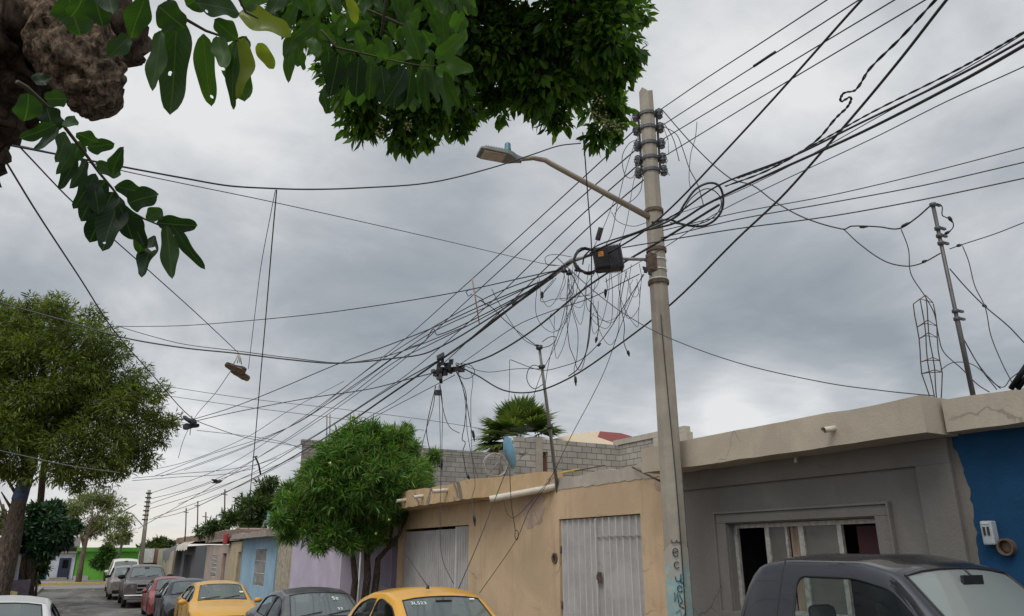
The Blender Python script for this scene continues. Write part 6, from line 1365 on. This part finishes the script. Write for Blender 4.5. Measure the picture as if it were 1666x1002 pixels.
# crossing the street to the left
wire('thick black cable crossing the sky from the left edge to the lamp arm', [(-60, 222), (20, 237), (150, 262), (240, 279), (300, 290), (370, 302), (430, 306), (500, 308), (580, 306), (700, 297), (800, 273), (870, 250), (910, 237), (945, 233)], 6, 10.2, 3.2, group=G3)
wire('thin wire below the thick one, sloping down to the splice clamp', [(-60, 220), (60, 243), (200, 278), (450, 330), (700, 386), (880, 428), (910, 432)], 6, 10.2, 1.7, group=G3, mat='cable_grey')
wire('nearly level thin wire from the feathery tree to the splice clamp', [(180, 531), (290, 530), (400, 522), (520, 510), (640, 493), (750, 474), (850, 452), (905, 440)], 22, 10.2, 1.8, group=G3)
wire('thick sagging cable from the left edge that carries the pale pair of shoes', [(-60, 470), (0, 492), (100, 520), (200, 549), (300, 566), (387, 575), (480, 586), (550, 591), (640, 583), (700, 572), (800, 515), (900, 445)], 14, 10.3, 2.8, group=G3)
wire('lighter cable running just above the shoe carrying one', [(190, 530), (240, 545), (300, 560), (387, 571), (480, 583), (560, 590), (640, 576), (760, 530)], 20, 12, 1.8, group=G3, mat='cable_grey')
wire('slanting wire from the upper left leaves through the feathery tree to the far roofs', [(-20, 215), (5, 255), (60, 345), (130, 452), (185, 537), (245, 606), (310, 678), (350, 696), (400, 712), (440, 719), (500, 728)], 7, 34, 2.2, group=G3)
wire('slanting wire from the upper left twig down to the pale pair of shoes', [(0, 205), (40, 247), (120, 330), (250, 447), (320, 510), (387, 573)], 7, 15.5, 2.2, group=G3)
wire('left of the two wires meeting at the thick cable and falling away', [(448, 309), (440, 350), (425, 430), (416, 500), (404, 600)], 9, 12, 1.3, group=G3, mat='cable_grey')
wire('right of the two wires, falling from the thick cable down to the far roofs', [(450, 309), (442, 400), (432, 520), (424, 610), (415, 715), (408, 790), (404, 860)], 9, 16, 2.0, group=G3)
wire('cable rising from the dark hanging shoes to the splice clamp, upper one', [(312, 683), (380, 662), (460, 630), (540, 596), (620, 566), (700, 535), (800, 490), (900, 450)], 22, 10.3, 2.0, group=G3)
wire('cable from the dark hanging shoes to the drop clamps, lower one', [(285, 694), (335, 681), (400, 667), (500, 648), (600, 633), (660, 618), (712, 605)], 24, 14.2, 2.2, group=G3)
wire('thin wire from the pale shoes down to the dark shoes', [(375, 604), (350, 640), (320, 675), (300, 712), (290, 745)], 15.6, 26, 1.4, group=G3, mat='cable_grey')
wire('faint upper wire far behind the block wall', [(260, 627), (400, 648), (560, 666), (700, 684), (800, 700)], 45, 50, 1.2, group=G3, mat='cable_grey')
wire('faint lower wire far behind the block wall', [(260, 642), (400, 662), (560, 682), (690, 700)], 46, 52, 1.2, group=G3, mat='cable_grey')
wire('thin wire running right from the dark shoes across the bundle', [(320, 700), (400, 709), (455, 718), (490, 730), (520, 745)], 24, 34, 1.4, group=G3, mat='cable_grey')
wire('pale wire across the crown of the feathery tree', [(-40, 725), (0, 733), (50, 744), (110, 757), (195, 769)], 17, 19, 1.8, group=G3, mat='steel')
wire('upper of two slack wires between the far pole and the block wall', [(215, 778), (300, 770), (360, 765), (420, 755), (450, 745)], 70, 50, 1.3, group=G2)
wire('lower of two slack wires between the far pole and the block wall', [(215, 782), (290, 776), (360, 772), (415, 762)], 70, 52, 1.3, group=G2)
wire('thin wire joining the two far wires in a sagging curve', [(225, 768), (300, 752), (400, 712), (470, 668), (560, 620)], 60, 26, 1.5, group=G2)
# slack drops and loops about the splice box
wire('black vertical wire falling from the leaves past the lamp arm', [(948, 215), (952, 260), (957, 330), (962, 396), (962, 450), (961, 520), (955, 568), (940, 600), (925, 612)], 9.0, 10.5, 2.4, group=G4)
rw = random.Random(77)
drops = [
 ('long loop drooping from the splice clamp to the low dark cable', [(925, 440), (922, 500), (926, 560), (935, 585), (942, 602), (950, 590), (958, 540), (962, 480)], 10.2, 10.2),
 ('fine wire loop left of the splice box', [(905, 432), (890, 430), (888, 418), (905, 414), (930, 418)], 10, 9.8),
 ('wire with a black end plug hanging from the splice clamp', [(924, 445), (930, 500), (940, 540), (938, 585), (934, 600), (936, 620)], 10.2, 10.3),
 ('wire hanging under the splice box with a black tip', [(986, 452), (988, 468), (986, 482)], 9.6, 9.6),
 ('thin wire hanging from the bracket in a long S curve', [(1020, 440), (1013, 470), (1010, 495), (1016, 530), (1015, 556), (1022, 576)], 9.5, 9.6),
 ('steep wire from the bracket plate to the tan wall, upper one', [(1046, 446), (1030, 480), (1010, 530), (985, 600), (960, 652), (933, 702), (894, 781), (861, 830), (840, 878), (780, 965)], 9.4, 11.6),
 ('steep wire from the bracket plate crossing behind the splice box', [(1048, 446), (1020, 490), (985, 545), (950, 582), (915, 596), (880, 602), (830, 585)], 9.4, 12),
 ('diagonal wire from under the splice box down to the left', [(1040, 446), (960, 485), (900, 505), (840, 530), (760, 585), (742, 596)], 9.5, 14),
 ('thin wire crossing down leftwards below the splice box', [(970, 440), (930, 500), (905, 560), (880, 610), (860, 670)], 9.7, 11),
 ('loose curl of wire under the tension clamp', [(900, 455), (885, 475), (880, 490), (900, 487), (930, 484), (960, 480)], 10.3, 10),
 ('loose wire ending in a black plug left of the clamp', [(905, 452), (895, 465), (885, 476), (880, 486)], 10.2, 10.2),
 ('crossing drop wire from the clamp down to the right', [(930, 445), (945, 475), (968, 500), (974, 530), (970, 556)], 10, 10),
 ('crossing drop wire from the clamp down to the left', [(945, 440), (925, 480), (912, 530), (895, 580), (885, 640)], 10, 11),
 ('slack wire from the insulators to the splice box, outer', [(1040, 215), (1020, 270), (1005, 330), (995, 380), (985, 400)], 10.8, 9.6),
 ('slack wire from the insulators to the splice box, inner', [(1044, 245), (1030, 300), (1020, 360), (1008, 400)], 10.7, 9.6),
 ('curling wire left of the insulators', [(1040, 225), (1022, 235), (1012, 260), (1025, 290), (1038, 262), (1042, 250)], 10.7, 10.7),
 ('long curl of wire beside the pole above the lamp arm', [(1046, 285), (1042, 310), (1030, 325), (1010, 335), (1000, 348)], 10.5, 10.2),
 ('thin arc of wire between the lamp arm and the pole', [(995, 345), (1005, 360), (1030, 368), (1052, 362)], 9.9, 9.7),
 ('wire holding the small black splice case', [(1001, 320), (990, 350), (978, 378), (966, 402)], 10, 9.7),
 ('thin wavy wire hanging from a line at upper right of the pole', [(1134, 198), (1131, 225), (1124, 250), (1121, 290), (1123, 305)], 9.8, 9.9),
 ('thin curved wire right of the insulators', [(1078, 205), (1100, 218), (1110, 240), (1122, 275), (1135, 300), (1145, 335)], 10.5, 9.8),
 ('short curled wire right of the insulators ending loose', [(1080, 200), (1095, 225), (1105, 262)], 10.5, 10.3),
 ('wire between the small rooftop mast and the clamp', [(880, 568), (850, 545), (820, 520), (800, 500), (780, 488)], 12.2, 11.5),
 ('second wire between the small rooftop mast and the thin rod', [(878, 566), (850, 550), (810, 490), (800, 470)], 12.2, 11),
 ('small loop of wire at the head of the rooftop mast', [(880, 566), (895, 562), (905, 550), (895, 548), (882, 556)], 12.1, 12.1),
 ('loop of wire halfway down the rooftop mast', [(883, 598), (865, 595), (857, 615), (868, 632), (884, 625)], 12.1, 12.1),
 ('wire from the drop clamps sagging to the rooftop mast', [(742, 590), (790, 605), (840, 600), (880, 600)], 14, 12.2),
 ('vertical wire falling behind the fan palm', [(829, 586), (829, 620), (828, 650)], 20, 22),
 ('black drop wire falling over the tan roof slab', [(716, 625), (720, 660), (719, 720), (719, 775)], 14, 13.6),
 ('longest drop wire hanging down in front of the garage gate', [(714, 628), (716, 700), (717, 780), (716, 860), (720, 910), (738, 950)], 14, 12.6),
 ('drop wire swinging left from the clamps', [(708, 628), (705, 660), (693, 700), (684, 735)], 14, 14),
 ('drop wire with a bow to the left under the clamps', [(709, 628), (700, 665), (694, 700), (700, 735), (708, 760)], 14, 14),
 ('drop wire curling right under the clamps', [(715, 625), (722, 670), (732, 695), (748, 705)], 14, 14),
 ('wire bundle falling right of the drop clamps', [(742, 600), (755, 640), (760, 700), (766, 735), (775, 770)], 13.9, 13.4),
 ('wire falling right of the drop clamps to a black plug', [(744, 600), (758, 650), (765, 690), (770, 712)], 13.9, 13.7),
 ('wire with a small eye, falling over the tan roof slab', [(740, 600), (758, 640), (756, 690), (752, 715), (757, 720), (753, 735), (760, 775)], 13.9, 13.4),
 ('long thin drop wire ending in a black plug below the slab edge', [(748, 595), (768, 610), (766, 650), (768, 740), (773, 790), (768, 810), (772, 850)], 13.9, 12.9),
 ('looped wire at the cable closure', [(740, 592), (765, 594), (772, 608), (758, 616), (745, 610)], 13.9, 13.9),
 ('wire running from the pale dish over the tan wall to the ground', [(828, 755), (810, 800), (780, 878), (745, 960)], 12.8, 11.9),
 ('knotted wire hanging on the tan wall under the drain pipe', [(829, 760), (832, 820), (838, 860), (840, 878), (843, 865), (838, 862)], 11.6, 11.6),
 ('wire curving on the tan wall from the dish to the knot', [(820, 812), (825, 835), (836, 842), (860, 820), (890, 785)], 11.6, 11.4),
]
for i, (lb, pts, a, b_) in enumerate(drops): wire(lb, pts, a, b_, rw.choice([1.3, 1.5, 1.7]), group=G4, name='drop_wire', cat='wire', mat=rw.choice(['cable', 'cable', 'cable_grey']))
rf = random.Random(314)
for i in range(16):   # fine loose strands looping below the splice box
    u0 = rf.uniform(905, 1045); u1 = u0 + rf.uniform(-70, 40); v0 = rf.uniform(428, 450); dp = rf.uniform(45, 150); v1 = v0 + rf.uniform(10, dp * .8)
    wire('fine loose strand looping below the black splice box', [(u0, v0), (u0 + rf.uniform(-10, 10), v0 + dp * .5), ((u0 + u1) / 2 + rf.uniform(-12, 12), v0 + dp), (u1 + rf.uniform(-8, 8), v0 + dp * .8), (u1, v1)], rf.uniform(9.4, 10.2), rf.uniform(9.6, 10.6), 1.1, group='fine strands below the splice box', name='drop_wire', cat='wire', mat='cable_grey' if i % 2 else 'cable')
# plugs at loose ends and joints on the wires
plugs = [((936, 612), (937, 628), 10.3, 'black plug hanging lowest under the splice clamp'), ((985, 470), (985, 485), 9.6, 'black plug hanging right under the splice box'), ((1021, 570), (1024, 580), 9.6, 'black plug at the end of the S shaped wire near the pole'), ((882, 474), (880, 484), 10.2, 'black plug left of the tension clamp'),
         ((881, 530 - 45), (884, 478), 10.2, 'black joint close beside the tension clamp plug'), ((971, 548), (969, 558), 10, 'black plug halfway down between box and low cable'), ((972, 563), (978, 558), 10, 'small black scrap beside the halfway plug'), ((769, 700), (772, 718), 13.7, 'black plug on the wire right of the drop clamps'),
         ((771, 838), (773, 856), 12.9, 'black plug hanging below the tan slab edge'), ((718, 745), (719, 765), 13.6, 'black plug over the left end of the block wall'), ((715, 755), (718, 762), 13.7, 'black joint beside the plug over the block wall'), ((760, 772), (764, 780), 13.4, 'black plug touching the tan slab top'),
         ((1398, 369), (1412, 369), 9, 'black sleeve on the service wire left of the roof mast'), ((1466, 369), (1484, 360), 8.4, 'black sleeve on the service wire next to the mast top'), ((1537, 381), (1547, 375), 8.1, 'black sleeve under the curl at the mast top'), ((1543, 352), (1550, 362), 8.1, 'black joint in the curl at the mast top'),
         ((1556, 400), (1566, 398), 8.0, 'black joint on the wire right of the mast'), ((1598, 496), (1606, 499), 8.0, 'black joint where two wires cross right of the mast'), ((1500, 427), (1508, 423), 8.3, 'black joint on the sagging service wire'), ((833, 496), (846, 488), 11, 'black sleeve on the cable between mast and clamp')]
for (p, q, d, lb) in plugs:
    b = MB(); a = atD(*p, d); e = atD(*q, d); r = 2.3 / 1270 * d; b.tube([a, a.lerp(e, .15), a.lerp(e, .55), a.lerp(e, .7), e], [r * .5, r, r * 1.1, r * .7, r * .35], 8); tag(b.build('wire_plug', M['black']), lb, 'wire plug', 'black plugs and joints on the wires')
b = MB(); a = atD(978, 370, 9.9); e = atD(972, 391, 9.9); b.tube([a, e], .036, 12); tag(b.build('small_splice_case', plain('case_brown', (.035, .022, .02), .5), None, .006), 'small brown black splice case hanging above the splice box', 'splice case')
# thin rod dangling in the wires
b = MB(); b.tube([atD(768, 452, 11.5), atD(775, 495, 11.5), atD(780, 528, 11.5)], [.012, .011, .008], 6); ro = tag(b.build('rusty_rod', plain('rod_pink', (.30, .22, .18), .8)), 'thin rusty rod caught upright among the wires left of the rooftop mast', 'rod')
b = MB(); b.tube([atD(764, 470, 11.5), atD(758, 475, 11.5), atD(762, 482, 11.5), atD(768, 478, 11.5)], .008, 5); b.tube([atD(773, 480, 11.5), atD(784, 486, 11.5), atD(790, 497, 11.5)], .008, 5); b.build('bent_wire', M['cable_grey'], ro)
b = MB(); b.tube([atD(415, 742, 26), atD(421, 756, 26), atD(424, 772, 26)], .03, 6); b.tube([atD(411, 744, 26), atD(419, 742, 26)], .02, 5); tag(b.build('hanging_stick', M['dark']), 'short dark stick caught on wires left of the block wall', 'stick')
# ---- shoes
def shoe(parent, c, fwd, up, L, sole_m, up_m):
    c = Vector(c); fwd = Vector(fwd).normalized(); up = Vector(up); up = (up - fwd * up.dot(fwd)).normalized(); s = fwd.cross(up)
    b = MB(); n = 14; secs = []
    for i in range(15):
        t = i / 14; wd = L * (.17 + .03 * math.sin(t * math.pi)) * (1 if .06 < t < .94 else .6) * (1 - .25 * math.exp(-((t - .38) / .14) ** 2)); ht = L * (.30 - .20 * min(1, max(0, (t - .3) / .35)) - .05 * max(0, t - .7) / .3 * 1.5) * (1 if t < .96 else .5)
        if t < .08: ht *= .85
        secs.append([c + fwd * L * (t - .5) + s * wd * math.cos(2 * math.pi * j / n) * (1 if math.sin(2 * math.pi * j / n) < .3 else .75) + up * (ht * max(0, math.sin(2 * math.pi * j / n)) ** .8) for j in range(n)])
    V = [p for r in secs for p in r]
    b.add(V, [(i * n + j, i * n + (j + 1) % n, (i + 1) * n + (j + 1) % n, (i + 1) * n + j) for i in range(14) for j in range(n)] + [tuple(range(n)), tuple(14 * n + j for j in range(n))], 0, True)
    o = b.build('shoe', up_m, parent)
    b = MB(); V = []
    for h_ in (0, -L * .075):
        for q in range(24):
            w = 2 * math.pi * q / 24; t = math.cos(w); V.append(c + fwd * L * .51 * t + s * L * (.19 - .045 * math.exp(-((t + .1) / .3) ** 2)) * math.sin(w) + up * (h_ + (L * .02 * (t > .6))))
    b.add(V, [tuple(range(24)), tuple(24 + q for q in range(24))] + [(q, (q + 1) % 24, 24 + (q + 1) % 24, 24 + q) for q in range(24)]); b.build('sole', sole_m, o)
def shoes():
    D = 15.3; top = atD(388, 573, D)
    h = empty('hanging_shoes', top, 'pair of worn brown soled shoes tied by pale laces to the thick cable', 'shoes')
    rt = (atD(405, 612, D) - atD(370, 598, D)); toward = (EYE - top).normalized(); L = .30
    sm = plain('sole_brown', (.13, .085, .055), .8, var=.5, scale=25); um = plain('shoe_dark', (.035, .03, .04), .7, var=.3, scale=20); um2 = plain('shoe_cream', (.30, .25, .20), .8, var=.3, scale=20)
    f = rt.normalized()
    shoe(h, atD(383, 599, D), -f, Vector((0, 0, 1)) - toward * .9, L * 1.35, sm, um)
    shoe(h, atD(391, 609, D + .1), f * 1 + Vector((0, 0, -.15)), Vector((0, 0, 1)) - toward * 1.3, L * 1.3, sm, um2)
    b = MB()
    for (u, v) in ((380, 592), (386, 591), (393, 593), (390, 590)): b.tube([top + Vector((rw.uniform(-.01, .01), 0, 0)), atD((388 + u) / 2 + 1, (573 + v) / 2, D), atD(u, v, D)], .010, 5)
    b.build('laces', M['lace'], h)
    D = 23.5; top = atD(312, 676, D)
    h = empty('hanging_shoes', top, 'pair of small dark blue shoes hanging where wires meet beside the feathery tree', 'shoes')
    dm = plain('shoe_navy', (.02, .025, .04), .7); um = plain('shoe_navy_b', (.03, .033, .05), .7)
    f = (atD(320, 690, D) - atD(302, 682, D)).normalized(); toward = (EYE - top).normalized()
    shoe(h, atD(308, 684, D), -f + Vector((0, 0, .25)), Vector((0, 0, 1)) + toward * .7, .42, dm, um); shoe(h, atD(311, 693, D + .1), f + Vector((0, 0, .5)), Vector((0, 0, -1)) + toward * .9, .44, dm, um)
    b = MB(); b.tube([top, atD(312, 682, D), atD(309, 688, D)], .012, 5); b.tube([atD(310, 694, D), atD(309, 708, D)], .01, 5); b.build('laces', M['black'], h)
shoes()
def bird(u, v, D, label):
    c = atD(u, v, D); h = empty('bird', c, label, 'bird'); b = MB(); f = Vector((.9, -.3, .25)).normalized()
    b.tube([c - f * .22, c - f * .1, c, c + f * .12, c + f * .2, c + f * .26], [.02, .04, .09, .085, .055, .01], 10); b.build('body', plain('bird_grey', (.05, .05, .055), .8), h)
    b = MB(); s = f.cross(Vector((0, 0, 1))).normalized()
    b.add([c + f * .08, c - f * .12, c - f * .25 + Vector((0, 0, .18)) + s * .3, c + f * .02 + Vector((0, 0, .1)) + s * .2], [(0, 1, 2, 3)]); b.build('wing', plain('bird_wing', (.06, .06, .065), .8), h)
bird(353, 784, 40, 'small dark bird perched on a street wire above the far roofs')
# ---- masts
def roof_mast():
    a = atX(1583, 641, 6.75); d = (a - EYE).length; t = atD(1517, 330, 8.1)
    h = empty('roof_mast', a, 'tall leaning steel pipe mast with wire clamps on the cream roof at the right', 'mast')
    mid = a.lerp(t, .38)
    b = MB(); b.tube([a - Vector((0, 0, .15)), mid, mid + (t - mid) * .01, t], [.022, .022, .0175, .0175], 12); b.build('pipe', plain('dark_galvanised', (.10, .098, .094), .5, .5, var=.3), h)
    for k in (.38, .42, .78, .82, .86, .99):
        c = a.lerp(t, k); ax = (t - a).normalized(); b = MB(); b.lathe(c, ax, [(.02, -.02), (.030, -.015), (.030, .015), (.02, .02)], 10); b.obox(c + Vector((.05, -.02, 0)), (.03, 0, 0), (0, .012, 0), (0, 0, .01)); b.build('clamp', M['insul'], h)
    # steel reinforcement cage
    c0 = atD(1521, 645, 8.1); c1 = atD(1503, 497, 8.0)
    h = empty('rebar_cage', c0, 'square cage of rusty reinforcement bars standing bent on the cream roof', 'rebar cage')
    b = MB(); w = .058; cor = [(-w, -w), (w, -w), (w, w), (-w, w)]; P = []
    for i, (dx, dy) in enumerate(cor):
        r = random.Random(i); ext = .1 * r.random(); pts = []
        for k in range(9):
            t_ = k / 8; sp = .45 + .55 * min(1, t_ * 5); pts.append(c0.lerp(c1, t_ * (1 + ext)) + Vector((dx * sp, dy * sp, -.08 if k == 0 else 0)) + Vector((.006 * math.sin(k + i), .005 * math.cos(k * 1.3 + i), 0)))
        P.append(pts); b.tube(pts, .0055, 5)
    b.build('bars', M['rust'], h)
    for k in (2, 3, 5, 6, 8):
        s = MB(); q = [P[i][k] + Vector((0, 0, .01 * math.sin(i))) for i in range(4)]; s.tube(q + [q[0]], .0045, 4); s.build('stirrup', M['rust'], h)
    # small rooftop mast on the tan house
    a = atX(908, 797, 6.95); t = atD(877, 562, 12.0)
    h = empty('roof_mast', a, 'thin galvanised pipe mast at the edge of the tan roof beside the block room', 'mast')
    b = MB(); b.tube([a - Vector((0, 0, .1)), a.lerp(t, .5), t], [.032, .03, .022], 10); b.build('pipe', M['steel'], h)
    for k in (.02, .45, .86, .985):
        c = a.lerp(t, k); b = MB(); b.lathe(c, (t - a), [(.03, -.03), (.055, -.02), (.055, .02), (.03, .03)], 10); b.build('clamp', M['black'], h)
    b = MB(); b.obox(t, (.06, 0, 0), (0, .01, 0), (0, 0, .01)); b.build('cross_pin', M['black'], h)
roof_mast()
# steel brace at the far right edge
b = MB(); b.tube([atD(1645, 632, 7.3), atD(1672, 592, 7.2)], .022, 8); b.tube([atD(1656, 632, 7.3), atD(1680, 600, 7.2)], .02, 8); tag(b.build('steel_brace', M['plastic']), 'dark steel brace rising from the cream roof at the right edge', 'brace')
# yellow pole and rods lying on the tan roof
b = MB(); b.tube([atX(884, 775, 7.05), atX(942, 764, 7.15)], .022, 8, 0); tag(b.build('yellow_pole', plain('yellow_wood', (.42, .28, .06), .7)), 'short yellow pole lying on the edge of the tan roof', 'pole')
b = MB(); b.tube([atX(935, 766, 7.1), atX(984, 757, 7.2)], .011, 6); tag(b.build('iron_rod', M['rust']), 'thin dark iron rod lying beyond the yellow pole on the tan roof', 'rod')
b = MB(); b.tube([atX(1029, 760, 6.85), atX(1079, 785, 6.75)], .014, 6); tag(b.build('iron_rod', M['rust']), 'dark iron rod poking out of the tan roof edge next to the concrete pole', 'rod')
def dish(u, v, D, R_, label, face, arm=True):
    c = atD(u, v, D); h = empty('satellite_dish', c, label, 'satellite dish'); ax = Vector(face).normalized()
    b = MB(); pr = [(R_ * k / 10, .28 * R_ * (k / 10) ** 2) for k in range(11)]; b.lathe(c, ax, pr, 36); b.disc_ring(c + ax * .28 * R_, ax, R_ * .985, R_ * 1.01, .012, 36)
    o = b.build('reflector', plain('dish_blue', (.13, .27, .38), .45, var=.15, scale=4), h)
    e = c + ax * R_ * 1.3 + Vector((0, 0, -R_ * .25)); b = MB(); lo = c - Vector((0, 0, R_ * .95)) + ax * R_ * .2
    b.tube([lo, e], .014, 6); b.tube([c + ax * .2 * R_ + ax.cross(Vector((0, 0, 1))).normalized() * R_ * .9, e], .008, 6); b.build('feed_arm', M['steel'], h)
    b = MB(); b.tube([e, e + (c - e).normalized() * .12], [.045, .03], 12); b.obox(e + Vector((0, 0, .0)), (.05, 0, 0), (0, .03, 0), (0, 0, .03)); b.build('feed_horn', M['steel'], h)
    b = MB(); f = c - ax * .12 - Vector((0, 0, R_ * 1.35)); b.tube([c - ax * .02, c - ax * .12 - Vector((0, 0, .06)), f], .022, 8); b.obox(c - ax * .05, (.06, 0, 0), (0, .06, 0), (0, 0, .07)); 
    for s in (-1, 1): b.tube([c - ax * .12 - Vector((0, 0, .1)), f + Vector((s * .22, .15, -.0))], .012, 6)
    b.build('mount', M['steel'], h)
    return h
dish(822, 738, 15, .33, 'pale blue satellite dish turned edge on, standing on the tan house roof', (.98, -.2, .25))
dish(434, 848, 36, .42, 'light blue satellite dish on the roof of the sky blue house', (.93, -.1, .2))
b = MB(); cc = atD(806, 756, 14.8); pts = [cc + Vector((.26 * math.cos(k * .42), .05 * math.sin(k), .22 * math.sin(k * .42))) for k in range(46)]; b.tube(pts, .009, 5); tag(b.build('hose_coil', plain('pale_hose', (.35, .33, .29), .6)), 'coil of pale wire lying on the tan roof beside the satellite dish', 'wire coil')
# bare bars and posts over the far roofs
for i, (u, v0, v1, Y, lb) in enumerate([(303, 826, 872, 62, 'bare steel bar, leftmost over the patched house roof'), (322, 815, 872, 60, 'bare steel bar, tallest over the patched house roof'), (335, 833, 870, 58, 'bare steel bar, short one right of the tallest on the patched house'), (366, 796, 860, 52, 'tall bare steel bar over the faded pink house'),
                                        (532, 676, 720, 28.3, 'left of two reinforcement bars standing on the cinder block gable'), (537, 674, 720, 28.35, 'right of two reinforcement bars standing on the cinder block gable')]):
    a = atY(u - 1, v1, Y); t = atY(u, v0, Y); a.z -= .4; b = MB(); r = .045 if Y > 40 else .02; b.tube([a, a.lerp(t, .5) + Vector((.02, 0, 0)), t], r, 5)
    if Y > 40: b.tube([t - Vector((.2, 0, .3)), t - Vector((-.2, 0, .35))], r * .6, 5)
    tag(b.build('steel_bar', M['rust']), lb, 'steel bar', 'steel bars sticking up from the roofs')
b = MB(); p = atY(486, 867, 31.5)
c = [p + Vector((-.5 + .1 * k, 0, .25 * math.sin(k * .5 + .3) - .02 * k)) for k in range(14)]
b.tube(c, [.04 + .05 * math.sin(math.pi * i / 13) for i in range(14)], 8); tag(b.build('coloured_bundle', plain('red_yellow', (.40, .16, .03), .7, var=.9, scale=3)), 'small red and yellow bundle lying on the roof between the sky blue and lilac houses', 'bundle')
b = MB(); q = atX(367, 877, 6.6); b.obox(q, (.05, 0, 0), (0, .5, 0), (0, 0, .28)); tag(b.build('red_cloth', plain('red_rag', (.35, .02, .025), .8), None, .05), 'small bright red cloth hanging on the faded pink roof', 'cloth')
# paper scraps and stones along the kerb
for i in range(14):
    r = random.Random(i + 40); Y = r.uniform(27, 62); x = r.choice([r.uniform(-1.9, -1.2), r.uniform(-.5, 1.6)]); b = MB(); s = r.uniform(.03, .09)
    b.lathe((x, Y, zg(Y)), (r.uniform(-.2, .2), 0, 1), [(0, 0), (s, 0), (s * .8, s * .5), (s * .2, s * .7), (0, s * .7)], 6)
    tag(b.build('stone', plain('stone_%d' % i, (.30, .27, .22), .9)), 'small loose stone lying on the dusty asphalt', 'stone', 'loose stones on the asphalt')
